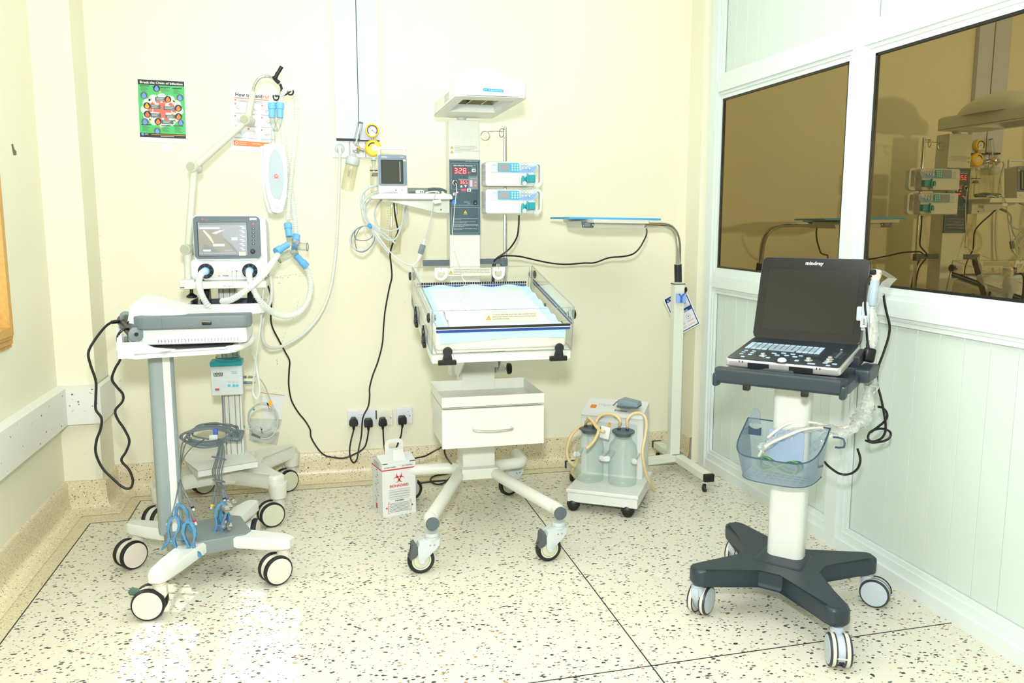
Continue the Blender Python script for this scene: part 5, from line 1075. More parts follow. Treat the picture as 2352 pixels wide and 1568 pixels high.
for x, z in zip(xs, hz): 
    yf = 3.15 if x > -.59 else 3.15 + (-.59 - x) * 1.0
    vs += [(x, yf, zb_ + .06), (x, yf + .006, z - .006), (x, yf + .014, z), (x, 3.40, z + .008), (x, 3.41, z), (x, 3.415, zb_ + .06)]
k = len(xs); fs = [(i * 6 + j, (i + 1) * 6 + j, (i + 1) * 6 + j + 1, i * 6 + j + 1) for i in range(k - 1) for j in range(5)] + [[0, 1, 2, 3, 4, 5], [(k - 1) * 6 + j for j in range(5, -1, -1)]]
m.add(vs, fs, 'white_plastic'); m.build('housing', EM, wn=True, angle=50)
m = MB(); m.prism([(-.615, 3.122), (-.595, 3.108), (-.262, 3.108), (-.236, 3.13), (-.236, 3.20), (-.60, 3.20), (-.635, 3.155)], (0, 0, zb_ + .068), (1, 0, 0), (0, 1, 0), .046, 'lid_slate', .006, 2); lid = m.build('paper_lid', EM, wn=True)
m = MB(); m.rbox((-.385, 3.106, zb_ + .088), (.032, .006, .014), .002, 'black'); m.bx((-.40, 3.1, zb_ + .092), (-.37, 3.104, zb_ + .096), 'chrome'); m.build('lid_latch', lid)
m = MB(); m.bx((-.535, 3.1076, zb_ + .072), (-.255, 3.1084, zb_ + .0735), 'slate'); m.bx((-.535, 3.1076, zb_ + .072), (-.5335, 3.1084, zb_ + .11), 'slate'); m.bx((-.54, 3.12, zb_ + .1135), (-.27, 3.126, zb_ + .1145), 'slate'); m.build('lid_groove', lid)
vn = MB()
for k in range(25): vn.bx((-.555 + k * .0112, 3.1335, zb_ + .018), (-.553 + k * .0112, 3.1353, zb_ + .03), 'ink_grey')
o = vn.build('vent_slot', EM); o['kind'] = 'stuff'
kb = MB()
for r in range(5):
    for c in range(14):
        x = -.46 + c * .0148; y = 3.24 + r * .024; kb.bx((x, y, zb_ + .0745 + .0072 * (y - 3.16) / .24), (x + .011, y + .017, zb_ + .0805 + .0072 * (y - 3.16) / .24), 'white_plastic')
o = kb.build('keyboard', EM); o['kind'] = 'stuff'
kb = MB()
for k in range(6): T_ = Tr(-.495 + k * .006, 3.37 - k * .03, zb_ + .098 - k * .002) @ Rz(8); kb.rbox((0, 0, 0), (.014, .02, .006), .002, 'slate', 1, T_)
o = kb.build('function_keys', EM); o['kind'] = 'stuff'
m = MB()
for x in (-.29,): m.lathe([(.016, 0), (.014, .014)], (x, 3.15, zb_ - .012), (0, 0, 1), 'white_plastic')
m.build('foot', EM)
# power lead looping from the tray down to the left
m = MB(); a = PY(283, 737, 3.36)
m.cyl(PY(291, 735, 3.37), PY(281, 738, 3.36), .009, 'black', n=12)
m.tube([PY(281, 738, 3.36), PY(270, 737, 3.35), PY(258, 739, 3.33), PY(240, 752, 3.3), PY(216, 783, 3.27), PY(203, 810, 3.25), PY(208, 838, 3.25), PY(220, 875, 3.25), PY(220, 912, 3.25), PY(220, 940, 3.25), PY(233, 960, 3.25), PY(231, 985, 3.25), PY(222, 1010, 3.25), PY(220, 1040, 3.25), PY(235, 1074, 3.25), PY(258, 1098, 3.25), PY(283, 1119, 3.25), PY(300, 1120, 3.25), PY(305, 1102, 3.25), PY(296, 1078, 3.25), PY(279, 1057, 3.25), PY(290, 1036, 3.25), PY(297, 1012, 3.25), PY(286, 986, 3.25), PY(270, 962, 3.25), PY(265, 942, 3.25), PY(281, 922, 3.25), PY(282, 905, 3.25), PY(268, 888, 3.25), PY(257, 870, 3.25), PY(265, 845, 3.24), PY(276, 825, 3.22), PY(275, 800, 3.18), PY(270, 778, 3.15), PY(276, 762, 3.14), PY(290, 755, 3.15), PY(303, 757, 3.18)], .0048, 'black', n=8)
m.tube([PY(283, 737.3, 3.361), PY(256, 740, 3.329)], .0068, 'black', n=8, sub=1, rib=.0)
solo(m, 'power_cord', 'black power cord looping down in front of the bump rail from the electrocardiograph', 'cable', origin=a)
RL = thing('paper_roller', 'dark cylinder with grey end cap lying in the left trough of the trolley tray', 'roller', tuple(PY(313, 772, 3.13)))
d0, d1 = PY(313, 768, 3.13), PY(313, 768, 3.13) + Vector((-.10, .29, .018))
m = MB(); m.cyl(d0, d1, .024, 'charcoal', n=24); m.build('core', RL); m = MB(); u = (d0 - d1).normalized(); m.lathe([(.0245, -.012), (.0255, 0), (.008, .002), (.006, -.002), (.0005, -.002)], d0, u, 'mid_grey', cap=False); m.build('end_cap', RL)
m = MB(); m.cyl(d0.lerp(d1, .35) + EZ * .02, d0.lerp(d1, .6) + EZ * .028, .014, 'black'); m.cyl(d0.lerp(d1, .72) + EZ * .02, d0.lerp(d1, .80) + EZ * .028, .02, 'mid_grey'); m.build('sleeve', RL)

# ------------------------------------------------------------------ ECG lead set: coil over the shelf, clips and suction bulbs hanging in front
LS = thing('ecg_lead_set', 'grey electrode lead bundle tied in blue with pale blue limb clips and metal suction cups', 'cable', tuple(PY(490, 1000, 3.8)))
random.seed(11); m = MB(); c0 = PY(484, 1001, 3.83)
for k in range(6):
    pts = []; rx, rz_ = .105 + .012 * random.uniform(-1, 1), .022 + .008 * random.random()
    for j in range(12):
        t = 2 * pi * j / 12; pts.append(c0 + Vector((rx * cos(t) + .012 * random.uniform(-1, 1) + .006 * k - .015, .05 * sin(t) + .01 * k - .03, rz_ * sin(t) + .004 * random.uniform(-1, 1) + .003 * k)))
    m.tube(pts, .0042, 'lead_grey', n=7, sub=4, closed=True)
m.build('cable_coil', LS)
m = MB(); c = PY(495, 992, 3.76); m.rbox(c, (.018, .03, .034), .005, 'tie_blue'); m.build('hook_tie', LS); m = MB(); c = PY(490, 1004, 3.74); m.rbox(c, (.036, .01, .022), .004, 'cable_pale', T=None); m.build('tag', LS)
m = MB(); m.tube([PY(520, 1006, 3.8), PY(535, 1008, 3.8), PY(549, 1008, 3.8), PY(554, 997, 3.8), PY(556, 988, 3.8)], .011, 'lead_grey', n=8); m.tube([PY(548, 990, 3.8), PY(546, 986, 3.8)], .006, 'lead_grey', n=8, sub=1); m.build('yoke', LS)
def lead(pts): m = MB(); m.tube(pts, .0024, 'lead_grey', n=6); return m.build('lead', LS)
LT_ = [((430, 1003, 3.82), (418, 1020, 3.74), (415, 1050, 3.6), (413, 1090, 3.35), (405, 1140, 3.15), (395, 1180, 3.11)), ((440, 1004, 3.82), (425, 1022, 3.72), (417, 1060, 3.55), (415, 1100, 3.3), (425, 1130, 3.15), (438, 1155, 3.11)), ((470, 1008, 3.8), (440, 1028, 3.66), (419, 1058, 3.5), (414, 1100, 3.28), (420, 1135, 3.16), (431, 1150, 3.12))]
for l in LT_: lead([PY(*p) for p in l])
for k, (dx, e) in enumerate(((-6, (492, 1135)), (-2, (512, 1120)), (3, (517, 1122)), (6, (505, 1155)), (1, (522, 1155)), (-4, (500, 1150)))):
    lead([PY(500 + dx, 1008, 3.79), PY(508 + dx, 1025, 3.72), PY(505 + dx * 1.6, 1055, 3.62), PY(498 + dx * 1.8, 1085, 3.5), PY(503 + dx, 1105, 3.4), PY(*e, 3.3)])
m = MB()
for k in range(2): m.torus(PY(503, 1052 + 52 * k, 3.6 - .2 * k), (.3, .2, 1), .03 - .006 * k, .0024, 'lead_grey', n=18, k=5)
m.build('cable_knot', LS)
def limb_clip(x, y, Y, tilt, s=1.0, ang=0):
    c = PY(x, y, Y); T = Tr(c) @ Ry(tilt) @ Rz(ang); m = MB(T)
    outl = lambda sx: [(sx * p[0] * s, p[1] * s) for p in [(.004, .068), (.016, .06), (.024, .035), (.02, .01), (.009, -.012), (.012, -.026), (.026, -.05), (.030, -.064), (.022, -.064), (.006, -.034), (.0025, -.018), (.012, .01), (.016, .034), (.010, .052), (.002, .06)]]
    for sx in (1, -1):
        o = outl(sx); m.prism(o if sx < 0 else o[::-1], (0, .008 * s, 0), (1, 0, 0), (0, 0, 1), .016 * s, 'clip_blue', .002)
    m.tube([(-.008 * s, 0, -.028 * s), (0, 0, -.018 * s), (.008 * s, 0, -.028 * s), (0, 0, -.036 * s)], .0022, 'clip_blue', n=5, sub=2, closed=True); m.box((.0, 0, .066 * s), (.012 * s, .018 * s, .01 * s), 'clip_blue')
    o = m.build('limb_clip', LS)
    m = MB(T); m.box((-.015 * s, -.001, .03 * s), (.004, .012, .03), 'brass'); m.box((.013 * s, -.001, .0), (.003, .01, .02), 'steel'); m.build('contact_plate', o)
limb_clip(396, 1225, 3.10, 12); limb_clip(424, 1198, 3.14, -14, 1.05); limb_clip(437, 1240, 3.08, -4, 1.1); limb_clip(505, 1195, 3.22, 10, 1.05); limb_clip(517, 1205, 3.24, -4, 1.0, 40)
def plugtip(a, b, mt, Y): 
    a = PY(*a, Y); b = PY(*b, Y); m = MB(); m.cyl(a, a.lerp(b, .7), .0035, 'lead_grey', r2=.0065, n=10); m.cyl(a.lerp(b, .7), a.lerp(b, .82), .0066, mt, n=10); m.cyl(a.lerp(b, .82), b, .005, 'pale_grey', n=10); m.build('lead_plug', LS)
plugtip((396, 1178), (384, 1205), 'green', 3.1); plugtip((430, 1140), (445, 1172), 'black', 3.12); plugtip((435, 1165), (450, 1205), 'red', 3.1); plugtip((495, 1130), (485, 1168), 'yellow', 3.28); plugtip((512, 1122), (524, 1152), 'purple', 3.28); plugtip((510, 1124), (516, 1150), 'black', 3.27); plugtip((514, 1165), (518, 1200), 'red', 3.25); plugtip((500, 1150), (494, 1185), 'green', 3.24)
def cup(x, y, Y, bulb=True):
    c = PY(x, y, Y); m = MB(); m.lathe([(.004, -.016), (.008, -.012), (.0145, .002), (.0155, .004), (.0005, -.002)], c, (.8, -.5, .2), 'chrome', n=18, cap=False)
    if bulb: m.sph(c - Vector((.8, -.5, .2)).normalized() * .024, .0105, 'mid_grey', 12, 8)
    m.build('suction_cup', LS)
cup(535, 1155, 3.25); cup(526, 1164, 3.2); cup(525, 1208, 3.2); cup(519, 1170, 3.18, False)
mat('post_green', '#dde2d2', 0.4)
mat('lamp_blue', '#3aa5dd', 0.4)
mat('clip_pale', '#8fb2ee', 0.5)
mat('orange_lamp', '#e07a10', 0.35)
mat('bezel_blue', '#6f8090', 0.4)
# ------------------------------------------------------------------ phototherapy lamp on its stand
PT = thing('phototherapy_lamp', 'pale green stand with chrome gooseneck and flat lamp head edged in sky blue', 'lamp stand', (1.857, 4.08, 0))
T_ = Tr(1.857, 4.08, 0)
m = MB(); m.rbox((1.857, 4.08, .55), (.056, .05, .96), .003, 'post_green'); m.bx((1.827, 4.053, 1.019), (1.887, 4.107, 1.024), 'black'); m.build('post', PT, wn=True)
m = MB(); m.rbox((1.875, 4.03, .08), (.05, .66, .036), .003, 'post_green'); m.rbox((0, 0, 0), (.05, .40, .036), .003, 'post_green', T=Tr(1.30, 3.87, .08) @ Rz(8)); m.rbox((0, 0, 0), (.56, .045, .036), .003, 'post_green', T=Tr(1.585, 4.02, .08) @ Rz(9)); m.bx((1.84, 4.05, .098), (1.91, 4.11, .1), 'mid_grey'); m.build('base_frame', PT, wn=True)
for p, a in (((1.875, 3.69), -90), ((1.875, 4.345), 90), ((1.27, 4.075), 98), ((1.329, 3.665), -82)):
    m = MB(); m.rbox((p[0], p[1], .08), (.054, .022, .04), .004, 'black'); m.build('end_cap', PT)
for p, a in (((1.875, 3.725), 230), ((1.875, 4.31), 230), ((1.278, 4.04), 230), ((1.322, 3.71), 230)):
    T = Tr(p[0], p[1], 0) @ Rz(a); m = MB(T); m.cyl((0, 0, .05), (0, 0, .063), .017, 'chrome'); m.bx((-.012, -.013, .044), (.016, .013, .052), 'chrome')
    for s_ in (-1, 1): m.prism([(-.012, .05), (.016, .05), (.02, .02), (.012, .014), (.004, .02)], (0, s_ * .0125 - .001, 0), (1, 0, 0), (0, 0, 1), .002, 'chrome')
    c = m.build('caster', PT); m = MB(T); m.lathe([(.008, -.008), (.018, -.009), (.02, -.006), (.02, .006), (.018, .009), (.008, .008)], (.01, 0, .02), (0, 1, 0), 'black_rubber', n=22); m.lathe([(.0005, -.0095), (.009, -.0095), (.009, .0095), (.0005, .0095)], (.01, 0, .02), (0, 1, 0), 'steel', n=14); m.build('wheel', c)
m = MB(); m.cyl((1.858, 4.078, 1.02), PY(1557, 607, 4.07), .0195, 'charcoal', n=20); m.build('grip_sleeve', PT)
m = MB(); m.tube([PY(1557, 612, 4.07), PY(1558, 575, 4.065), PY(1557, 553, 4.06), PY(1552, 536, 4.055), PY(1543, 524, 4.045), PY(1528, 517, 4.03), PY(1508, 516, 4.0), PY(1480, 516, 3.97)], .0145, 'chrome', n=14, sub=6); m.build('gooseneck', PT)
m = MB(); m.cyl((1.883, 4.08, .99), (1.90, 4.08, .99), .005, 'black', n=8); m.lathe([(.006, 0), (.013, .003), (.013, .01), (.008, .013)], (1.896, 4.08, .99), (1, -.2, 0), 'black', n=14); m.build('clamp_knob', PT)
HDT = Tr(1.40, 3.96, 1.343) @ Rz(2) @ Ry(.9)
m = MB(HDT); m.prism(rrect(.475, .30, .01, 3), (0, 0, .0125), (1, 0, 0), (0, 1, 0), .0095, 'lamp_blue', .002); hd = m.build('lamp_rim', PT)
m = MB(HDT); m.prism([(p[0], p[1]) for p in rrect(.455, .285, .008, 3)], (0, 0, .0125), (0, 1, 0), (1, 0, 0), .016, 'ivory_plastic', taper=.985)
m.prism([(-.165, .0), (.17, .0), (.155, -.033), (-.15, -.033)], (0, .12, .003), (1, 0, 0), (0, 0, 1), .245, 'ivory_plastic', .003); m.build('lamp_housing', PT, wn=True)
m = MB(HDT); o = Vector((-.168, -.126, -.028)); m.prism([(.006, 0), (.062, 0), (.067, .029), (0, .029)], o, (1, 0, 0), (0, 0, 1), .0015, 'slate'); pd = m.build('display_panel', PT)
m = MB(HDT); o = o + Vector((0, -.0016, 0)); m.rect(o, EX, EZ, (.018, .006), (.046, .024), 'ink_grey', .0004)
for x, z, mt in ((.012, .016, 'green'), (.012, .009, 'paper_grey'), (.053, .021, 'green'), (.053, .008, 'green'), (.059, .014, 'paper')): m.shape([(x + p[0], z + p[1]) for p in circ(.0022 if x < .058 else .0034, 12)], o, EX, EZ, mt, .0006)
m.build('display_print', pd)
m = MB(); c = PY(1563, 684, 4.045); m.prism([(-.026, -.024), (.026, -.024), (.029, .024), (.008, .018), (-.006, .018), (-.026, .024)], c, EX, EZ, .012, 'clip_pale', .002); m.prism([(-.006, -.024), (.004, -.024), (.004, .006), (.018, .024), (.01, .024), (-.001, .01), (-.012, .024), (-.018, .024), (-.006, .006)], c + Vector((0, -.012, 0)), EX, EZ, .004, 'tie_blue'); tag(m.build('pen_clip'), 'small light blue clip stuck on the front of the pale green stand', 'clip')
# warning card hanging behind the post
q = [PY(*p, 4.135) for p in ((1523, 687), (1573, 660), (1611, 741), (1567, 766))]
o = q[0]; u = (PY(1573, 660, 4.135) - o); wd_ = u.length; v0 = PY(1567, 766, 4.135) - o; hgt = v0.length; v = -v0
WC = thing('warning_card', 'tilted white card with blue borders hanging behind the pale green post', 'card', tuple((q[0] + q[2]) / 2))
m = MB(); T = frame(o, u, v); m.prism([(0, 0), (wd_, 0), (wd_, -hgt), (0, -hgt)], o, u, v, -.0012, 'paper'); m.build('card', WC)
m = MB(); W_, H_ = wd_, hgt
for a, b in (((.006, -.03), (W_ - .006, -.006)), ((.006, -H_ * .55), (W_ - .006, -H_ * .45)), ((.006, -H_ + .006), (.011, -.006)), ((W_ - .011, -H_ + .006), (W_ - .006, -.006)), ((.006, -H_ + .006), (W_ - .006, -H_ + .011))): m.rect(o, u, v, a, b, 'navy', .0006)
m.text('Warning', o + u.normalized() * .03 + v.normalized() * -.025, u, v, .018, 'paper', width=.06, lift=.001, bold=.0004); m.text('Guidance', o + u.normalized() * .03 + v.normalized() * -(H_ * .54), u, v, .014, 'paper', width=.06, lift=.001, bold=.0003)
m.shape([(.016, -.025), (.026, -.025), (.021, -.015)], o, u, v, 'paper', .001)
for cx_, cy_ in ((.035, -.065), (.09, -.065)):
    m.band([(cx_ + p[0] * .022, cy_ + p[1] * .022) for p in ((-1, -.7), (1, -.7), (0, 1), (-1, -.7))], [(cx_ + p[0] * .019, cy_ + p[1] * .019) for p in ((-1, -.7), (1, -.7), (0, 1), (-1, -.7))], o, u, v, 'ink_grey', .0007)
for cx_, cy_ in ((.035, -H_ * .68), (.092, -H_ * .68)):
    c1 = circ(.014, 20, (cx_, cy_)); c2 = circ(.0128, 20, (cx_, cy_)); m.band(c1 + c1[:1], c2 + c2[:1], o, u, v, 'ink_grey', .0007); m.rect(o, u, v, (cx_ - .004, cy_ - .002), (cx_ + .004, cy_ + .002), 'ink', .0008)
for y, mt in ((-.088, 'ink_grey'), (-.094, 'ink_grey'), (-H_ * .79, 'ink_grey'), (-H_ * .81, 'poster_red'), (-H_ * .88, 'poster_red'), (-H_ * .9, 'poster_red')):
    for x in (.02, .075): m.rect(o, u, v, (x, y), (x + .04, y + .0014), mt, .0007)
m.shape(circ(.006, 16, (.02, -H_ + .03)), o, u, v, 'bright_blue', .0008); m.build('card_print', WC)
m = MB(); a = PY(1571, 662, 4.13); m.tube([Vector((1.9, 4.085, .985)), a + Vector((.0, -.004, .0)), a], .0018, 'black', n=5, sub=2); m.build('card_string', WC)
# lamp power lead running to the warmer
m = MB(); m.tube([PY(1485, 524, 3.93), PY(1485, 538, 3.93), PY(1477, 556, 3.94), PY(1466, 573, 3.95), PY(1452, 584, 3.97), PY(1430, 589, 4.0), PY(1398, 592, 4.05), PY(1366, 603, 4.12), PY(1340, 604, 4.15), PY(1300, 607, 4.15), PY(1265, 604, 4.1), PY(1230, 597, 4.07), PY(1195, 589, 4.05), PY(1168, 587, 4.03), PY(1155, 588, 4.02), PY(1142, 596, 4.03), PY(1137, 608, 4.06), PY(1134, 650, 4.1), PY(1131, 720, 4.12), (.85, 4.13, .8)], .0042, 'black', n=8)
tag(m.build('power_cord'), 'black cord swagging from the lamp head across the wall to the drip pole clamp', 'cable')

# ------------------------------------------------------------------ suction machine
SM = thing('suction_machine', 'white mobile suction unit with rubber tubing and black casters near the stand', 'suction machine', (1.253, 3.519, 0), -33)
def sbuild(mb, name, parent=SM, **k): return mb.build(name, parent, space='local', **k)
m = MB(); m.prism([(-.165, .0), (.165, .0), (.16, .40), (-.17, .40)], (0, 0, .045), (1, 0, 0), (0, 1, 0), .05, 'white_plastic', .004, 2); m.prism([(-.17, -.006), (.17, -.006), (.162, .395), (-.172, .395)], (0, 0, .09), (1, 0, 0), (0, 1, 0), .02, 'white_plastic', .006, 3); sbuild(m, 'base', wn=True)
m = MB(); bt = [(-.165, .255), (.138, .255), (.135, .40), (-.165, .40)]
vs = [(-.17, .25, .1), (.142, .25, .1), (.145, .40, .1), (-.17, .40, .1), (-.165, .255, .43), (.135, .255, .43), (.132, .40, .462), (-.162, .40, .462)]
m.prism([(.25, .1), (.25, .405), (.235, .41), (.235, .428), (.40, .462), (.405, .1)], (-.168, 0, 0), (0, 1, 0), (0, 0, 1), .306, 'white_plastic', .005, 2); sbuild(m, 'housing', wn=True)
m = MB(); m.prism([(p[0] - .015, p[1] + .25) for p in rrect(.25, .26, .012, 4)], (0, .2515, 0), (1, 0, 0), (0, 0, 1), .002, 'pale_grey'); sbuild(m, 'recess_panel')
TP = Tr(-.015, .235, .4285) @ Rx(11.6); o = TP @ Vector((0, 0, 0)); tu, tv = Vector((1, 0, 0)), (TP.to_3x3() @ Vector((0, 1, 0)))
def tp(x, y): return TP @ Vector((x, y, .0006))
m = MB(); m.text('Folee', tp(.005, .028), tu, tv, .026, 'ink', width=.062); m.text('ELECTRIC SUCTION', tp(-.085, .09), tu, tv, .011, 'ink_grey', width=.085); m.text('DEVICE', tp(-.06, .077), tu, tv, .009, 'ink_grey', width=.03); m.text('medical equipment', tp(.075, .014), tu, tv, .007, 'ink_grey', width=.06); sbuild(m, 'printed_text')
m = MB(); m.rbox((-.105, .062, .003), (.027, .026, .008), .002, 'orange_lamp', 1, TP); sbuild(m, 'rocker_switch')
jp = [(-.103, .165), (.06, .16)]
for i, (x, y) in enumerate(jp):
    J = thing('collection_jar', ('clear glass collection jar with amber hose end dangling over its side', 'clear glass collection jar whose amber hose falls down to the floor')[i], 'jar', tuple(MW[SM.name] @ Vector((x, y, .108))), -33, 'glass jars on the suction unit')
    m = MB(); m.lathe([(.01, .004), (.058, .002), (.066, .008), (.068, .02), (.068, .165), (.062, .195), (.046, .213), (.041, .222), (.041, .238), (.046, .243)], (0, 0, 0), (0, 0, 1), 'jar_glass', n=40, cap=False); m.build('glass_body', J, space='local', angle=60)
    m = MB(); m.lathe([(.0005, .234), (.036, .234), (.042, .244), (.042, .25), (.0535, .252), (.0545, .258), (.05, .262), (.0005, .264)], (0, 0, 0), (0, 0, 1), 'slate', n=36, cap=False); lid = m.build('lid', J, space='local')
    for s_ in (-1, 1): m = MB(); m.cyl((s_ * .02, -.004, .262), (s_ * .02, -.004, .272), .0085, 'dark_slate', n=12); m.cyl((s_ * .02, -.004, .272), (s_ * .02, -.004, .29), .0058, 'mid_grey', n=10); m.build('hose_nozzle', lid, space='local')
for x, y, s_ in ((-.165, .15, -1), (-.03, .118, 1), (-.008, .118, -1), (.124, .12, 1)):
    m = MB(); m.prism(rrect(.034, .026, .0125, 4), (x, y, .235), Vector((1, .5 * -s_, 0)), EZ, .004, 'white_plastic', .001); m.bx((x - .006 - s_ * .004, y + .0, .228), (x + .006 - s_ * .004, .25, .242), 'white_plastic'); sbuild(m, 'jar_holder')
def W2(x, y, z): return MW[SM.name] @ Vector((x, y, z))
RT_ = thing('rubber_tubing', 'amber rubber suction tubes arching between the two glass jars and white filter', 'tube', tuple(W2(0, .16, .4)))
N1, N2, N3, N4 = W2(-.123, .161, .39), W2(-.083, .161, .39), W2(.04, .156, .39), W2(.08, .156, .39)
for pts in ([N4, PY(1441, 963, 3.60), PY(1452, 951, 3.60), PY(1468, 948, 3.6), PY(1480, 955, 3.59), PY(1485, 972, 3.57), PY(1482, 1002, 3.55), PY(1476, 1032, 3.53), PY(1478, 1060, 3.53), PY(1485, 1090, 3.55), PY(1494, 1110, 3.58), PY(1503, 1127, 3.63)],
            [N3, PY(1425, 967, 3.61), PY(1416, 955, 3.62), PY(1402, 950, 3.64), PY(1386, 951, 3.66), PY(1374, 959, 3.67), PY(1367, 972, 3.67), N2],
            [N1, PY(1349, 966, 3.70), PY(1352, 959, 3.68), PY(1360, 966, 3.66), PY(1369, 979, 3.63), PY(1379, 989, 3.61), PY(1389, 992, 3.59)],
            [PY(1366, 975, 3.67), PY(1374, 979, 3.63), PY(1374, 992, 3.60), PY(1367, 1008, 3.585), PY(1357, 1021, 3.575), PY(1346, 1030, 3.57)],
            [PY(1372, 972, 3.69), PY(1356, 973, 3.72), PY(1340, 976, 3.73), PY(1324, 986, 3.72), PY(1310, 1004, 3.71), PY(1303, 1026, 3.71), PY(1303, 1048, 3.71), PY(1311, 1062, 3.71), PY(1321, 1069, 3.72), PY(1326, 1050, 3.75), PY(1318, 1072, 3.77), PY(1314, 1085, 3.79), PY(1322, 1096, 3.80)]):
    m = MB(); m.tube(pts, .0072, 'rubber_tube', n=10, sub=6); m.build('tube', RT_)
m = MB(); fr_ = PY(1390, 993, 3.615); m.rbox((0, 0, 0), (.046, .012, .058), .003, 'paper', T=Tr(fr_) @ Rz(-40) @ Ry(8)); m.cyl(PY(1400, 973, 3.66), PY(1399, 977, 3.63), .007, 'amber', n=12); m.build('filter', RT_)
for p, a in (((-.13, .03), 20), ((.13, .03), 20), ((.13, .33), 20), ((-.13, .33), 20)):
    T = Tr(p[0], p[1], 0) @ Rz(a + 173); m = MB(T); m.cyl((0, 0, .035), (0, 0, .05), .012, 'black'); m.prism([(.014 + .031 * cos(radians(t)), .027 + .031 * sin(radians(t))) for t in range(0, 196, 15)] + [(-.01, .02), (.02, .02)], (0, .016, 0), (1, 0, 0), (0, 0, 1), .032, 'black', .003); c = sbuild(m, 'caster')
    for s_ in (-1, 1):
        m = MB(T); m.lathe([(.0005, .01), (.02, .009), (.0255, .005), (.027, 0), (.0255, -.005), (.02, -.006)], (.014, s_ * .021, .027), (0, s_, 0), 'black', n=24, cap=False); m.build('wheel', c, space='local')
FP = thing('foot_pedal', 'grey wedge shaped foot switch resting on top of the white suction unit', 'foot switch', tuple(PY(1445, 928, 3.72)), -38)
m = MB(MW[FP.name] @ Tr(0, 0, -.006)); m.prism([(-.05, .0), (.05, .0), (.055, .008), (.048, .022), (-.03, .034), (-.05, .024)], (0, .034, 0), (1, 0, 0), (0, 0, 1), .068, 'pedal', .005, 2); m.build('pedal_cover', FP, wn=True)
m = MB(MW[FP.name] @ Tr(0, 0, -.014)); m.prism([(-.052, .0), (.052, .004), (.054, .01), (-.052, .01)], (0, .036, 0), (1, 0, 0), (0, 0, 1), .072, 'slate', .002); m.lathe([(.005, 0), (.005, .002), (.0005, .002)], (-.03, -.0345, .02), (0, -1, 0), 'steel', cap=False); m.build('pedal_base', FP, wn=True)
m = MB(MW[FP.name]); m.tube([(-.04, .03, .0), (-.06, .04, .008), (-.07, .03, .0), (-.08, .0, -.012)], .0028, 'slate', n=6); m.build('pedal_lead', FP)
m = MB(); q = [tp(.012, .058), tp(.075, .062), tp(.072, .10), tp(.018, .10)]; mw = MW[SM.name]; q = [mw @ p for p in q]; m.add(q + [p + EZ * .0008 for p in q], [(3, 2, 1, 0), (4, 5, 6, 7), (0, 1, 5, 4), (1, 2, 6, 5), (2, 3, 7, 6), (3, 0, 4, 7)], 'paper'); tag(m.build('instruction_tag'), 'white paper tag tucked under the grey foot switch', 'paper')

# ------------------------------------------------------------------ sharps box
SB = thing('sharps_box', 'white cardboard sharps box with red biohazard emblem and carry handle on floor', 'box', (.34, 3.80, 0), 14.5)
SBc = Vector((.262, 3.714, 0)); TSB = Tr(SBc) @ Rz(14.5)
w_, d_, h_ = .162, .145, .253
m = MB(TSB); vs = [(0, 0, 0), (w_, 0, 0), (w_, d_, 0), (0, d_, 0), (0, 0, h_), (w_, 0, h_), (w_, d_, h_ - .004), (0, d_, h_ - .004)]
m.add(vs, [(0, 3, 2, 1), (0, 1, 5, 4), (1, 2, 6, 5), (2, 3, 7, 6), (3, 0, 4, 7)], 'card'); m.build('carton', SB, angle=20)
m = MB(TSB); m.add([(-.001, -.001, h_), (w_ + .001, -.001, h_), (w_ + .001, d_ * .5, h_ + .022), (-.001, d_ * .5, h_ + .022), (w_ + .001, d_, h_ - .003), (-.001, d_, h_ - .003)], [(0, 1, 2, 3), (3, 2, 4, 5)], 'card'); m.add([(0, 0, h_), (0, d_ * .5, h_ + .021), (0, d_, h_ - .004)], [(0, 1, 2)], 'card'); m.add([(w_, 0, h_), (w_, d_ * .5, h_ + .021), (w_, d_, h_ - .004)], [(2, 1, 0)], 'card'); m.build('lid', SB, angle=20)
m = MB(TSB); o_ = [(x + w_ * .53, z + h_ + .048) for x, z in rrect(.092, .085, .026, 5)]; i_ = [(x + w_ * .53, z + h_ + .06) for x, z in rrect(.055, .026, .012, 5)]; m.ring(o_, i_, (0, d_ * .52, 0), (1, 0, 0), (0, 0, 1), .0012, 'card'); m.build('handle', SB, angle=20)
m = MB(TSB); m.add([(w_ * .32, -.002, h_ - .012), (w_ * .75, -.002, h_ - .008), (w_ * .72, d_ * .33, h_ + .045), (w_ * .45, d_ * .33, h_ + .045)], [(0, 1, 2, 3)], 'card'); m.build('tuck_flap', SB)
for x0, x1 in ((.0, .16), (.8, 1.0)): 
    m = MB(TSB); m.bx((w_ * x0 + .004, -.0015, h_ - .004), (w_ * x1, .004, h_ - .001), 'ink'); m.build('slot', SB)
m = MB(TSB); fo = Vector((0, -.0008, 0)); u, v = EX, EZ
m.rect(fo, u, v, (0, h_ - .036), (w_, h_ - .0305), 'red', .0004); m.rect(Vector((-.0008, d_, 0)), -EY, EZ, (0, h_ - .036), (d_, h_ - .0305), 'red', .0004)
m.text('DO NOT OVERFILL', fo + Vector((.01, 0, h_ - .024)), u, v, .0072, 'ink', width=.058, bold=.0002); m.text('NO CORELLENO', fo + Vector((.097, 0, h_ - .022)), u, v, .0066, 'ink', width=.05, bold=.0002)
m.text('BIOHAZARD', fo + Vector((w_ * .5, 0, .136)), u, v, .0165, 'red', 'CENTER', width=None, bold=.0004, sx=.98)
bc_ = (w_ * .5, .178)
def arc(r, a0, a1, c, n=20): return [(c[0] + r * cos(radians(a0 + (a1 - a0) * k / n)), c[1] + r * sin(radians(a0 + (a1 - a0) * k / n))) for k in range(n + 1)]
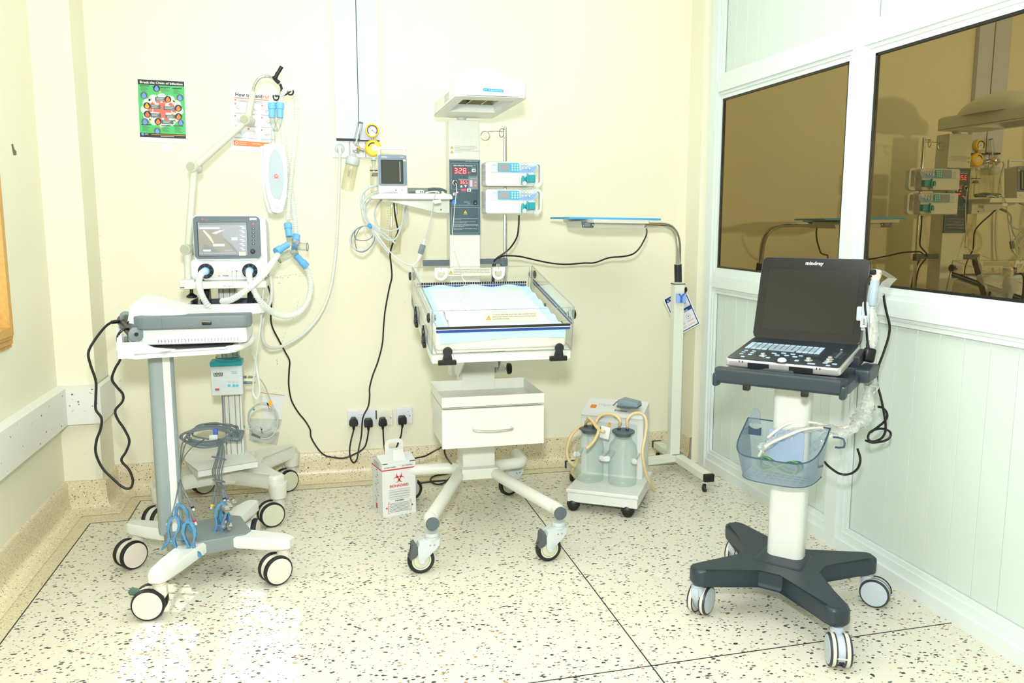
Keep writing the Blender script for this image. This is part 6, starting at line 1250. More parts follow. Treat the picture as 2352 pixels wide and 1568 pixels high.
for k in range(3):
    th = 90 + 120 * k; d = Vector((cos(radians(th)), sin(radians(th)))); R = .0155
    c1 = (bc_[0] + d.x * .0135, bc_[1] + d.y * .0135); c2 = (bc_[0] + d.x * .0172, bc_[1] + d.y * .0172)
    m.band(arc(.0142, th + 35, th + 325, c1), arc(.0108, th + 29, th + 331, c2), fo, u, v, 'red', .0005)
    m.band(arc(.0145, th + 152, th + 208, (bc_[0], bc_[1])), arc(.0115, th + 152, th + 208, (bc_[0], bc_[1])), fo, u, v, 'red', .0007)
m.shape(circ(.0036, 14, bc_), fo, u, v, 'card', .0009)
for i in range(8): y = .122 - i * .0058 - (.002 if i % 2 else 0); x = .034 if i % 2 else .028; m.rect(fo, u, v, (x, y), (w_ - x, y + .0013), 'ink_grey', .0004)
m.text('GOK-KEMSA', fo + Vector((w_ * .5, 0, .068)), u, v, .0082, 'ink', 'CENTER', width=None, bold=.0003)
for i in range(8): y = .058 - i * .0058; x = .035 if i % 2 else .03; m.rect(fo, u, v, (x, y), (w_ - x, y + .0013), 'ink', .0004)
for sx in (-1, 1):
    X = w_ * .5 + sx * .056
    for a, b in (((X - .0008, .013), (X + .0008, .066)), ((min(X, X - sx * .009), .0645), (max(X, X - sx * .009), .066)), ((min(X, X - sx * .009), .013), (max(X, X - sx * .009), .0145))): m.rect(fo, u, v, a, b, 'red', .0004)
    m.shape([(X + sx * .002, .040), (X + sx * .006, .046), (X + sx * .011, .040), (X + sx * .006, .034)][::sx], fo, u, v, 'red', .0005)
for k in range(16):
    for s_ in (-1, 1): t = k / 16; x = w_ * .5 + s_ * (.022 + .034 * t); m.rect(fo, u, v, (x, h_ - .05 - t * .14), (x + .0006, h_ - .047 - t * .14), 'ink_pale', .0003)
m.build('printed_face', SB)
m = MB(TSB); o_ = Vector((-.0009, d_, 0))
random.seed(4)
for k in range(14): x = .06 + random.uniform(-.02, .02); z = .05 + k * .012; m.rect(o_, -EY, EZ, (x, z), (x + random.uniform(.008, .02), z + .004), 'ink_grey', .0004)
for k in range(4): m.rect(o_, -EY, EZ, (.03, h_ - .026 + k * .006), (.11, h_ - .0247 + k * .006), 'ink', .0004)
m.rect(o_, -EY, EZ, (.05, .02), (.07, .045), 'red', .0004); o = m.build('side_print', SB); o['kind'] = 'stuff'

# ------------------------------------------------------------------ wall sockets, plugs and their cords
def socket(x0, x1, z0, z1, gangs, label, mt):
    c = Vector(((x0 + x1) / 2, WB, (z0 + z1) / 2)); S = thing('wall_socket', label, 'socket', tuple(c), 0, 'mains sockets above the skirting')
    m = MB(); m.rbox((c.x, WB - .007, c.z), (x1 - x0, .016, z1 - z0), .004, mt); m.build('face_plate', S, wn=True)
    sw = [(-.012, .02), (.003, .02)] if gangs == 2 else [(.020, .022)]
    for dx, dz in sw:
        m = MB(); m.rbox((c.x + dx, WB - .0165, c.z + dz - .006), (.011, .005, .02), .0012, mt, 1); s_ = m.build('rocker', S); m = MB(); m.bx((c.x + dx - .003, WB - .0195, c.z + dz + .001), (c.x + dx + .003, WB - .0188, c.z + dz + .003), 'red' if mt != 'socket_cream' else 'led_orange'); m.build('neon_mark', s_)
    if gangs == 1:
        for dx in (-.029, .030): m = MB(); m.lathe([(.0038, 0), (.0038, .0012), (.0005, .0015)], (c.x + dx, WB - .0148, c.z - .001), (0, -1, 0), 'steel', n=12, cap=False); m.build('screw', S)
    return S
socket(.134, .281, .276, .363, 2, 'double white wall socket with two red switch marks above the skirting', 'socket_white')
socket(.287, .372, .273, .358, 1, 'yellowed single wall socket directly right of the double socket', 'socket_cream')
socket(.388, .475, .276, .366, 1, 'single white wall socket nearest the warmer drawer', 'socket_white')
m = MB(); m.bx((.2805, WB - .006, .31), (.2865, WB, .355), 'joint_dark'); tag(m.build('plaster_gap'), 'dark chipped gap in the wall between double socket and yellowed socket', 'hole')
def plug3(px, py, kind, label, cord, r=.0042):
    c = PY(px, py, WB - .03); P = thing('mains_plug', label, 'plug', tuple(c), 0, 'black mains plugs')
    o = {0: [(-.018, -.02), (.018, -.02), (.024, -.01), (.022, .008), (.01, .027), (-.01, .027), (-.022, .008), (-.024, -.01)], 1: [(-.02, -.022), (.02, -.022), (.023, -.012), (.022, .012), (.014, .024), (-.014, .024), (-.022, .012), (-.023, -.012)], 2: [(-.016, -.022), (.016, -.022), (.023, -.014), (.02, .008), (.012, .024), (-.012, .024), (-.02, .008), (-.023, -.014)]}[kind]
    m = MB(); m.prism(o, (c.x, WB - .0165, c.z), EX, EZ, .034, 'black', .006, 2); m.build('plug_body', P, wn=True)
    m = MB(); b = c + Vector((0, .004, -.022)); m.cyl(b, b + Vector((0, 0, -.02)), .0085, 'black', r2=.0055, n=12); m.build('strain_relief', P)
    m = MB(); m.tube([b + Vector((0, 0, -.016))] + cord, r, 'black', n=8, sub=6); m.build('cord', P)
YC = 4.33
plug3(812, 969, 0, 'black plug left in the double socket, its cord rising to the monitor shelf', [PY(*p) for p in ((811, 992, YC), (806, 1012, 4.32), (803, 1035, 4.30), (806, 1054, 4.29), (813, 1062, 4.29), (820, 1053, 4.29), (824, 1030, 4.30), (830, 1000, 4.315), (832, 968, 4.30), (836, 952, 4.30), (846, 932, 4.31), (849, 908, 4.31), (849, 890, 4.31), (856, 862, 4.31), (868, 830, 4.31), (878, 790, 4.31), (881, 750, 4.30), (885, 710, 4.29), (894, 662, 4.28), (900, 635, 4.27), (898, 605, 4.25), (896, 585, 4.23), (900, 565, 4.22), (909, 545, 4.2), (914, 530, 4.18), (911, 512, 4.15), (907, 490, 4.1), (905, 466, 4.05))])
plug3(846, 970, 1, 'black plug right in the double socket, its cord running left along the skirting', [PY(*p) for p in ((846, 992, YC), (843, 1010, 4.32), (838, 1025, 4.31), (828, 1035, 4.30), (815, 1042, 4.295), (800, 1049, 4.29), (785, 1052, 4.29), (765, 1050, 4.29), (748, 1046, 4.29), (735, 1036, 4.29), (722, 1018, 4.29), (714, 1002, 4.29), (712, 985, 4.29), (700, 965, 4.29), (686, 948, 4.28), (672, 925, 4.27), (666, 905, 4.26), (663, 880, 4.25), (664, 850, 4.24), (665, 828, 4.23), (655, 808, 4.22), (640, 780, 4.18), (626, 752, 4.14), (622, 730, 4.1), (623, 700, 4.05), (621, 675, 4.0), (615, 655, 3.95), (608, 635, 3.92))])
plug3(879, 968, 2, 'black plug in the yellowed socket', [PY(*p) for p in ((880, 990, YC), (881, 1010, 4.32), (884, 1035, 4.28), (890, 1060, 4.2), (905, 1080, 4.1))] + [Vector((.40, 4.1, .02)), Vector((.5, 4.16, .008)), Vector((.62, 4.17, .008)), Vector((.7, 4.15, .006))])
plug3(924, 964, 1, 'black plug in the socket nearest the warmer', [PY(*p) for p in ((923, 985, YC), (921, 1000, 4.32), (914, 1018, 4.28), (909, 1035, 4.22), (915, 1050, 4.1), (935, 1056, 4.0), (958, 1051, 3.95), (976, 1047, 3.9), (995, 1037, 3.85), (1014, 1027, 3.7))])
m = MB(); m.tube([PY(*p) for p in ((1021, 1030, 3.6), (1022, 1042, 3.62), (1028, 1054, 3.66), (1036, 1064, 3.74), (1046, 1072, 3.82))] + [PZ(1050, 1084, .012), PZ(1025, 1088, .006), PZ(1000, 1092, .006), PZ(989, 1099, .006), PZ(993, 1108, .006), PZ(1008, 1112, .006), PZ(1022, 1107, .006), PZ(1034, 1096, .006), PZ(1044, 1088, .006)], .0042, 'black', n=8)
tag(m.build('power_cord'), 'black cord falling from behind the drawer into a loop on the floor', 'cable')

# ------------------------------------------------------------------ gas outlets, flowmeter, vacuum regulator
for i, (x0, x1, lb) in enumerate(((.097, .181, 'white outlet plate with the round gas socket that the white hose leaves'), (.186, .262, 'white outlet plate behind the tilted flowmeter'), (.264, .336, 'white outlet plate mostly hidden by the yellow regulator'))):
    m = MB(); m.rbox(((x0 + x1) / 2, WB - .006, 1.706), (x1 - x0, .012, .082), .003, 'socket_white'); o = m.build('outlet_plate', wn=True); tag(o, lb, 'outlet', 'medical gas outlets under the blue duct')
    if i == 0:
        m = MB(); c = PY(780, 341, WB - .0125); m.lathe([(.0255, 0), (.0255, .004), (.022, .006), (.019, .004), (.012, .004), (.011, .03), (.0085, .034), (.0005, .034)], c, (0, -1, 0), 'pale_grey', n=28, cap=False); m.build('gas_socket', o)
FM = thing('oxygen_flowmeter', 'clear tilted flowmeter tube with chrome valve and humidifier bottle hanging on the wall', 'flowmeter', tuple(PY(820, 340, 4.31)))
Yf = 4.30
m = MB(); a, b = PY(817, 332, Yf), PY(828, 283, Yf); m.cyl(a, b, .0145, 'clear_plastic', n=20); m.cyl(b, b + (b - a).normalized() * .006, .0125, 'clear_edge'); m.build('flow_tube', FM)
m = MB(); m.cyl(a.lerp(b, .05), a.lerp(b, .95), .0042, 'paper', n=8); m.build('scale_rod', FM)
m = MB(); c = PY(819, 341, Yf); m.lathe([(.012, -.02), (.017, -.018), (.0175, .01), (.012, .016)], c, (b - a), 'chrome', n=20); m.cyl(c, PY(836, 346, Yf + .01), .009, 'chrome'); m.lathe([(.01, 0), (.0145, .004), (.0145, .014), (.01, .018)], c + Vector((-.004, -.012, 0)), (-.4, -1, 0), 'chrome', n=10); m.cyl(c, c + Vector((.006, .05, 0)), .01, 'chrome'); m.build('valve', FM)
m = MB(); m.lathe([(.006, 0), (.0065, .008), (.0005, .01)], PY(823.5, 339, Yf - .018), (.3, -1, 0), 'amber', n=14, cap=False); m.build('valve_knob', FM)
ca, cb = PY(812, 358, Yf), PY(797, 436, Yf)
m = MB(); ax = (cb - ca).normalized(); m.lathe([(.008, -.012), (.012, -.004), (.03, .006), (.034, .016), (.034, .042), (.033, .044)], ca, ax, 'pale_grey', n=28); m.build('bottle_cap', FM)
m = MB(); L_ = (cb - ca).length; m.lathe([(.031, .04), (.031, L_ - .008), (.027, L_), (.0005, L_ + .001)], ca, ax, 'jar_plastic', n=28, cap=False); hb = m.build('humidifier_bottle', FM)
m = MB(); u = Vector((0, 0, 1)); v = Vector((-1, 0, 0)); u = -ax; v = Vector((0, -1, 0)).cross(u); 
for k in range(8): m.rect(ca + ax * (.075 + k * .005) + Vector((.001, -.0325, 0)), v, -ax, (-.012, 0), (-.003 - (k % 3) * .002, .0012), 'ink_grey', .0003)
for k in range(3): m.rect(ca + ax * .075 + Vector((0, -.0325, 0)), v, -ax, (.002 + .004 * k, -.032), (.0035 + .004 * k, .0), 'ink_grey', .0003)
m.build('bottle_print', hb)
VR = thing('vacuum_regulator', 'yellow vacuum regulator with round dial gauge mounted on the wall outlet', 'regulator', tuple(PY(856, 340, 4.31)))
m = MB(); c = PY(855, 299.5, 4.31); m.lathe([(.03, -.03), (.034, -.022), (.0345, .0), (.031, .004), (.027, .0045), (.0262, .0)], c, (0, -1, 0), 'yellow', n=36); gz = m.build('gauge_ring', VR)
m = MB(); f = c + Vector((0, -.0012, 0)); m.lathe([(.0262, 0), (.0005, .0001)], f, (0, -1, 0), 'paper', n=32, cap=False)
u, v = EX, EZ; fo = f + Vector((0, -.0006, 0))
for a0, a1, r0, r1, mt in ((-45, 225, .0258, .0215, 'ink'), (-45, 225, .0198, .0188, 'purple')):
    m.band([(r0 * cos(radians(a0 + (a1 - a0) * k / 24)), r0 * sin(radians(a0 + (a1 - a0) * k / 24))) for k in range(25)], [(r1 * cos(radians(a0 + (a1 - a0) * k / 24)), r1 * sin(radians(a0 + (a1 - a0) * k / 24))) for k in range(25)], fo, u, v, mt, .0006)
for k in range(10): a = radians(-45 + 27 * k + 13); m.rect(fo, Vector((cos(a), 0, sin(a))), Vector((-sin(a), 0, cos(a))), (.0135, -.0004), (.018, .0004), 'ink_grey', .0006)
a = radians(-38); m.rect(fo, Vector((cos(a), 0, sin(a))), Vector((-sin(a), 0, cos(a))), (-.007, -.0007), (.0185, .0007), 'ink', .001); m.shape(circ(.0028, 12), fo, u, v, 'slate', .0014); m.build('dial', gz)
m = MB(); c2 = PY(857, 340, 4.325); m.lathe([(.036, -.03), (.0405, -.02), (.0405, .006), (.034, .012), (.0005, .012)], c2, (0, -1, 0), 'yellow', n=40, cap=False); m.cyl(c2 + Vector((-.002, -.0, .035)), c + Vector((0, .012, -.03)), .007, 'steel'); bd_ = m.build('regulator_body', VR)
m = MB(); fo = c2 + Vector((0, -.0122, 0)); m.band([(.028 * cos(radians(t)), .028 * sin(radians(t)) - .0) for t in range(75, 166, 6)], [(.0215 * cos(radians(t)), .0215 * sin(radians(t)) - .0) for t in range(75, 166, 6)], fo, u, v, 'ink', .0006); m.shape(circ(.0145, 20, (.006, 0)), fo, u, v, 'paper', .001); m.rect(fo + Vector((.006, 0, 0)), EX, EZ, (-.006, -.0006), (.006, .0006), 'ink_grey', .0014); m.text('E', fo + Vector((-.002, 0, .03)), EX, EZ, .006, 'ink'); m.build('body_print', bd_)
m = MB(); a = PY(858, 362, 4.315); m.cyl(a, a + Vector((0, 0, -.012)), .012, 'pale_grey', r2=.013); m.cyl(a + Vector((0, 0, -.012)), a + Vector((0, 0, -.045)), .0125, 'clear_plastic', r2=.006); m.cyl(a + Vector((0, 0, -.04)), a + Vector((0, 0, -.085)), .0055, 'white_plastic'); m.build('outlet_stem', VR)
m = MB(); b = PY(862, 383, 4.315); m.lathe([(.026, 0), (.026, -.01), (.0265, -.012), (.0265, -.125), (.022, -.13)], b, (0, 0, 1), 'jar_plastic', n=24); tb = m.build('trap_bottle', VR); m = MB(); m.torus(b + Vector((0, 0, -.018)), (0, 0, 1), .0268, .0018, 'ink', k=6); m.cyl(b + Vector((0, 0, -.03)), b + Vector((0, 0, -.046)), .015, 'slate', r2=.02); m.cyl(b + Vector((0, 0, -.05)), b + Vector((0, 0, -.12)), .008, 'paper'); m.build('float_valve', tb)
SJ = thing('suction_canister', 'tall clear graduated canister on the wall below the monitor shelf', 'canister', tuple(PY(898, 520, 4.29)))
a, b = PY(900, 464, 4.285), PY(896, 579, 4.285); ax = (b - a).normalized(); L_ = (b - a).length
m = MB(); m.lathe([(.056, 0), (.0565, .01), (.052, L_ - .01), (.05, L_), (.0005, L_)], a, ax, 'jar_plastic', n=32, cap=False); cn = m.build('canister_body', SJ); m = MB(); m.cyl(a + ax * .005, b - ax * .03, .007, 'clear_plastic', n=10); m.cyl(a + Vector((.02, 0, 0)), a + Vector((.02, 0, -.06)), .009, 'chrome', n=12); m.build('inner_tube', cn)
m = MB()
for k in range(17): m.rect(a + ax * (.02 + k * .0125) + Vector((-.028, -.054, 0)), EX, -ax, (0, 0), (.028 if k % 4 == 0 else .014, .0011), 'ink_grey', .0004)
for t, k in (('2', 1), ('20', 13), ('15', 9)): m.text(t, a + ax * (.02 + k * .0125) + Vector((.006, -.054, 0)), EX, EZ, .008, 'ink_grey')
m.text('LITER KIT', a + ax * .118 + Vector((.008, -.054, 0)), EX, EZ, .0085, 'orange', width=.034); m.build('graduations', cn)

# ------------------------------------------------------------------ shelf with the patient monitor
YS = 3.85
def s5(x, y, Y=YS): return PY(740 + x / 5.2275, 250 + y / 5.2275, Y)
zt = s5(1200, 1016).z; zl = s5(1200, 1082).z; xl = s5(592, 1060).x; xr = s5(1566, 1060).x
m = MB(); m.prism([(xl, zl), (xr, zl), (xr, zl + .012), (xr - .008, zt - .002), (xr - .05, zt - .001), (xl + .065, zt), (xl + .04, zt - .004), (xl, zl + .008)], (0, 4.07, 0), EX, EZ, .22, 'ivory_metal', .003, 2); sh = m.build('monitor_shelf', WM, wn=True)
m = MB(); q = [s5(797, 1086, 3.97), s5(1530, 1086, 3.97), s5(1530, 1250, 3.97), s5(1385, 1247, 3.97), s5(800, 1108, 3.97)]; m.prism([(p.x, p.z) for p in q][::-1], (0, 4.05, 0), EX, EZ, .08, 'ivory_metal', .002); m.cyl(s5(1427, 1212, 3.968), s5(1427, 1212, 3.965), .003, 'ink'); m.build('bracket', sh)
MN = thing('patient_monitor', 'small portable vital signs monitor with slate bezel and carry handle on the shelf', 'monitor', (.355, 3.92, zt))
YM = 3.885
def mq(x, y, Y=YM): return s5(x, y, Y)
T = Tr(mq(852, 1008).x, YM, zt) @ Rz(-3) @ Rx(-6)
wM, hM = .130, (mq(852, 543).z - zt)
m = MB(T); m.prism([(p[0], p[1] + hM / 2) for p in rrect(wM, hM, .008, 4)], (0, .085, 0), (1, 0, 0), (0, 0, 1), .085, 'white_plastic', .004, 2); m.build('housing', MN, wn=True)
m = MB(T); m.prism([(p[0], p[1] + .034 + (hM - .034) / 2) for p in rrect(wM * .985, hM - .036, .009, 4)], (0, .001, 0), (1, 0, 0), (0, 0, 1), .004, 'bezel_blue', .001); bz = m.build('display_bezel', MN)
m = MB(T); m.prism([(p[0] - .002, p[1] + .098) for p in rrect(.1, .108, .002, 2)], (0, -.003, 0), (1, 0, 0), (0, 0, 1), .0012, 'screen_frame'); m.rect((-.002, -.0046, .098), EX, EZ, (-.044, -.05), (.046, .05), 'lcd_olive', .0003); m.rect((-.002, -.0046, .098), EX, EZ, (.034, -.044), (.036, .046), 'paper_grey', .0006); m.build('screen', bz)
m = MB(T); m.text('mindray', (-.05, -.0032, hM - .0135), EX, EZ, .0085, 'paper', width=.026, bold=.0002); m.text('VS-600', (.034, -.0032, hM - .0135), EX, EZ, .0075, 'paper', width=.0165); m.rect((.048, -.0032, hM - .03), EX, EZ, (0, 0), (.012, .008), 'lcd_yellow', .0006); m.build('bezel_print', bz)
m = MB(T); m.prism(rrect(.02, .014, .0068, 4), (.042, -.001, .0165), EX, EZ, .0012, 'pale_teal', .0003); m.prism(rrect(.0175, .0118, .0056, 4), (.042, -.0018, .0165), EX, EZ, .001, 'white_plastic', .0003); m.build('button', MN)
m = MB(T); m.rect((.041, -.003, .015), EX, EZ, (-.002, -.001), (.002, .003), 'ink', .0004); m.text('M..', (.01, -.0008, .013), EX, EZ, .0075, 'ink', bold=.0003)
for x in (-.045, -.038, -.03, -.012): m.rect((x, -.0008, .014), EX, EZ, (0, 0), (.003, .004), 'ink_pale', .0003)
m.build('front_print', MN)
m = MB(T); m.tube([(-.058, .06, hM - .01), (-.059, .055, hM + .03), (-.05, .055, hM + .038), (.05, .055, hM + .038), (.059, .055, hM + .03), (.058, .06, hM - .01)], .0075, 'hose_white', n=10, sub=4); m.build('carry_handle', MN)
# cuff, connector and leads on the shelf
CF = thing('pressure_cuff', 'grey rolled blood pressure cuff lying on the shelf right of the monitor', 'cuff', tuple(s5(1250, 980, 3.98)))
m = MB(); m.tube([s5(1030, 985, 3.99), s5(1120, 982, 3.99), s5(1260, 982, 3.99), s5(1360, 985, 3.99), s5(1430, 990, 3.99)], lambda t: .0145 - .004 * t, 'mid_grey', n=12); m.tube([s5(1270, 965, 3.96), s5(1350, 958, 3.96), s5(1430, 966, 3.96), s5(1482, 988, 3.96), s5(1478, 1008, 3.96)], .006, 'slate', n=8); m.build('cuff_roll', CF)
m = MB(); m.tube([s5(1240, 1008, 3.93), s5(1300, 996, 3.93), s5(1370, 994, 3.93), s5(1405, 1006, 3.93)], .0035, 'cable_pale', n=8); m.build('air_hose', CF)
m = MB(); c = s5(1172, 996, 3.93); m.rbox(c, (.042, .022, .016), .006, 'white_plastic', 2); m.bx((c.x + .0, c.y - .0112, c.z - .003), (c.x + .006, c.y - .0108, c.z + .003), 'ink'); m.bx((c.x + .009, c.y - .0112, c.z - .003), (c.x + .015, c.y - .0108, c.z + .003), 'ink'); tag(m.build('cable_connector'), 'small white connector block lying on the shelf in front of the grey cuff', 'connector')
ML = thing('monitor_leads', 'pale grey looped leads with blue tie hanging from the monitor shelf', 'cable', tuple(PY(848, 518, 3.95)))
def c1(x, y, Y): return PY(760 + x / 7.127, 420 + y / 7.127, Y)
def ml(pts, r=.0042, mt='cable_grey', nm='lead', Y=3.93): m = MB(); m.tube([c1(p[0], p[1], p[2] if len(p) > 2 else Y) for p in pts], r, mt, n=8, sub=6); return m.build(nm, ML)
ml([(800, 48, 3.95), (720, 50), (630, 75), (550, 140), (500, 230), (495, 330), (510, 430), (560, 540), (620, 640), (650, 690)], .005)
ml([(795, 150, 3.9), (700, 175), (620, 225), (550, 300), (515, 390), (520, 500), (570, 620), (680, 790), (780, 940), (880, 1070), (950, 1150)], .005)
ml([(1090, 160, 3.87), (960, 150, 3.86), (840, 165, 3.86), (740, 210, 3.87), (640, 280, 3.9), (570, 370), (545, 470), (580, 570), (640, 660), (760, 760), (900, 850), (1000, 935), (1050, 990)], .0045)
ml([(830, 275, 3.98), (760, 360), (715, 480), (730, 600), (780, 700), (870, 765), (980, 785), (1090, 755), (1190, 670), (1250, 560), (1255, 450), (1235, 380, 3.98)], .0038, 'cable_grey')
ml([(1230, 395, 3.99), (1200, 500), (1160, 680), (1110, 830), (1060, 910), (990, 940), (900, 910), (780, 800), (690, 730), (650, 700)], .0045)
ml([(640, 700), (560, 690), (450, 720), (360, 800), (320, 900), (330, 1000), (400, 1080), (510, 1110), (620, 1050), (690, 930), (700, 800), (660, 720)], .0042)
ml([(645, 705), (540, 700), (430, 750), (350, 850), (330, 960), (380, 1070), (500, 1130), (610, 1080), (690, 970), (715, 850), (680, 740)], .003, 'lead_grey')
ml([(620, 690), (500, 700), (420, 760), (385, 840), (400, 910), (470, 940), (570, 940), (650, 905), (700, 850)], .0022, 'lead_grey')
ml([(560, 690), (480, 740), (420, 840), (395, 950), (410, 1040), (440, 1100), (520, 1135)], .0022, 'lead_grey')
ml([(555, 150, 3.92), (555, 260), (575, 400), (570, 540), (610, 660), (640, 720), (560, 720), (545, 800), (590, 880), (640, 910)], .0022, 'cable_grey')
ml([(655, 720), (740, 830), (840, 960), (920, 1070), (1000, 1160), (1100, 1250, 3.9), (1210, 1315, 3.86), (1310, 1345, 3.82), (1370, 1330, 3.82), (1415, 1285, 3.82)], .0032, 'cable_pale')
ml([(1345, 1350, 3.8), (1400, 1440, 3.76), (1440, 1530, 3.72), (1475, 1590, 3.68)], .0028, 'cable_pale')
ml([(1725, 160, 3.845), (1700, 210, 3.84), (1680, 290, 3.835), (1665, 420, 3.83), (1640, 560, 3.83), (1600, 720, 3.83), (1565, 860, 3.83), (1545, 920, 3.83)], .0024, 'cable_grey')
m = MB(); a, b = c1(1535, 930, 3.83), c1(1470, 1180, 3.83); m.cyl(a, a.lerp(b, .32), .004, 'cable_pale', r2=.007, n=10); m.cyl(b, c1(1415, 1290, 3.82), .009, 'cable_pale', r2=.0045, n=10); c = c1(1487, 1085, 3.83); m.rbox((0, 0, 0), (.026, .012, .044), .003, 'lead_grey', T=Tr(c) @ Ry(18)); m.build('inline_adapter', ML)
m = MB(); m.rbox((0, 0, 0), (.015, .02, .024), .005, 'bright_blue', 2, Tr(c1(637, 704, 3.915)) @ Ry(-25)); m.build('cable_tie', ML)
m = MB(); c = c1(1745, 305, 3.825); m.rbox((0, 0, 0), (.032, .0015, .016), .0004, 'paper', 1, Tr(c) @ Ry(-8)); m.rbox(c1(1690, 305, 3.828), (.014, .003, .009), .001, 'paper', 1); m.build('lead_tag', ML)
mat('tread_cream', '#d9d3c0', 0.6); mat('bin_back', '#9fb3cc', 0.4); mat('key_white', '#dfe8ee', 0.3); mat('lid_grey', '#333a41', 0.35); mat('lid_glass', '#181a19', 0.12, spec=0.4); mat('probe_blue', '#a9bccb', 0.4)
# ------------------------------------------------------------------ ultrasound cart
UC = thing('ultrasound_cart', 'pale column cart on a dark slate four armed base with twin wheel casters', 'cart', (1.563, 2.485, 0), -47)
MU = MW[UC.name]; MUi = MU.inverted()
def ub(mb, name, parent=None, **k): return mb.build(name, parent or UC, space='local', **k)
uf = [(-.228, -.227), (.24, -.268), (.236, .205), (-.262, .245)]
m = MB(); m.prism(star((-.01, .0), uf, .12, .042, .058), (0, 0, .116), (1, 0, 0), (0, 1, 0), .062, 'cart_slate', .014, 3)
m.prism([(-.1, -.075), (.085, -.085), (.085, .09), (-.1, .095)], (0, 0, .14), (1, 0, 0), (0, 1, 0), .042, 'cart_slate', .02, 3); ub(m, 'base', wn=True)
for f, a, br in zip(uf, (40, -112, -48, 35), (None, 'lever', 'lever', None)):
    twin_caster(UC, MU @ Vector((*f, 0)), a, .051, .12, 'hub_grey', 'hub_grey', 'dark_slate', 'tread_cream', W=.064, brake=br)
m = MB(); m.prism(rrect(.124, .085, .03, 6), (-.008, .045, .17), (1, 0, 0), (0, 1, 0), .67, 'white_metal'); ub(m, 'column')
m = MB(); cu = [(-.205, -.205), (-.19, -.222), (.20, -.222), (.215, -.205), (.215, -.15), (.205, .16), (.19, .19), (-.18, .19), (-.20, .16), (-.205, -.12)]
m.prism(cu, (0, 0, .822), (1, 0, 0), (0, 1, 0), .032, 'cart_slate', .008, 2)
m.prism([(-.205, -.2), (-.19, -.226), (.20, -.226), (.215, -.2), (.21, -.175), (-.2, -.175)], (0, 0, .826), (1, 0, 0), (0, 1, 0), .046, 'cart_slate', .008, 3); m.prism([(-.06, -.22), (.06, -.22), (.045, -.17), (-.045, -.17)], (0, 0, .86), (1, 0, 0), (0, 1, 0), .018, 'cart_slate', .005, 2)
for s_ in (-1, 1): m.rbox((.005 + s_ * .2, -.205, .832), (.02, .04, .045), .008, 'cart_slate', 2)
m.rbox((.215, .08, .85), (.05, .16, .045), .008, 'cart_slate', 2); m.rbox((-.0, .05, .815), (.2, .16, .03), .006, 'cart_slate', 2); ub(m, 'platform', wn=True)
for x, y in ((-.095, -.20), (.09, -.20)):
    m = MB(); m.rbox((x, y, .815), (.022, .02, .022), .003, 'black'); m.cyl((x, y, .800), (x, y, .806), .006, 'steel', n=10); ub(m, 'lock_knob')
# smoked accessory bin
def loop(s_, z, back=.035, n=8):
    pts = []
    W_, D_ = .140 * s_, .172 * s_; cx_ = -.02
    o = [(W_, back)] + [(W_ * cos(radians(a)) ** .55 if a <= 90 else -W_ * abs(cos(radians(a))) ** .55, back - .03 - D_ * sin(radians(a)) ** .6) for a in range(6, 175, 7)] + [(-W_, back)]
    return [Vector((cx_ + p[0], p[1], z(p[1]) if callable(z) else z)) for p in o]
rim = lambda y: .572 + .085 * max(0, (y + .16) / .195) ** 1.3
o0, o1 = loop(.86, .485), loop(1.0, rim); n_ = len(o0)
i0, i1 = loop(.845, .489), loop(.985, lambda y: rim(y))
m = MB(); m.add(o0 + o1, [(k, k + 1, n_ + k + 1, n_ + k) for k in range(n_ - 1)] + [list(range(n_))[::-1]], 'bin_smoke'); m.add(i0 + i1, [(k + 1, k, n_ + k, n_ + k + 1) for k in range(n_ - 1)], 'bin_smoke')
m.add([o0[0], o0[-1], o1[-1], o1[0]], [(0, 1, 2, 3)], 'bin_smoke'); bn = ub(m, 'accessory_bin', angle=60)
m = MB(); m.tube(o1, .0026, 'bin_edge', n=6, sub=1); m.tube([o1[0], o1[-1]], .0026, 'bin_edge', n=6, sub=1); m.tube(o0, .0018, 'bin_edge', n=6, sub=1); ub(m, 'bin_rim', bn)
m = MB(); m.prism(rrect(.118, .13, .006, 3), (-.012, -.004, .575), (1, 0, 0), (0, 0, 1), .003, 'bin_back'); m.text('mindray', (-.05, -.0076, .615), EX, EZ, .02, 'paper_grey', width=.06); ub(m, 'back_plate', bn)
m = MB(); m.prism([(-.155, 0), (-.115, 0), (-.118, .04), (-.127, .055), (-.143, .055), (-.152, .04)], (0, .036, .64), (1, 0, 0), (0, 0, 1), .004, 'bin_smoke'); m.prism([(0, 0), (.045, 0), (.045, .03), (.03, .022), (.015, .022), (0, .03)], (-.155, .03, .60), (1, 0, 0), (0, 0, 1), .004, 'bin_edge'); ub(m, 'hook_tab', bn)
m = MB(); m.tube([(.132, .03, .63), (.165, .03, .628), (.168, .03, .6), (.14, .03, .596)], .004, 'bin_edge', n=6, sub=2); ub(m, 'side_loop', bn)
m = MB()
for r in range(3):
    for k in range(8): m.bx((-.11 + k * .024, -.09 + r * .03, .4885), (-.096 + k * .024, -.083 + r * .03, .4893), 'slate')
o = ub(m, 'drain_slot', bn); o['kind'] = 'stuff'
GW = thing('earth_lead', 'bundled green and yellow wire coil seen through the smoked bin', 'wire', tuple(MU @ Vector((-.02, -.075, .52))), -47)
for k in range(5):
    m = MB(); pts = []
    for j in range(20):
        t = 2 * pi * j / 20; s1 = 1 + .06 * sin(k * 2.1); pts.append((.066 * s1 * sin(t) + .003 * k, -.018 + .004 * k - .012 * cos(2 * t), .012 + .019 * sin(2 * t) * (1 - .05 * k) + .002 * k))
    m.tube(pts, .0042, 'green_wire' if k % 3 else 'yellow_wire', n=7, sub=3, closed=True); m.build('loop', GW, space='local')
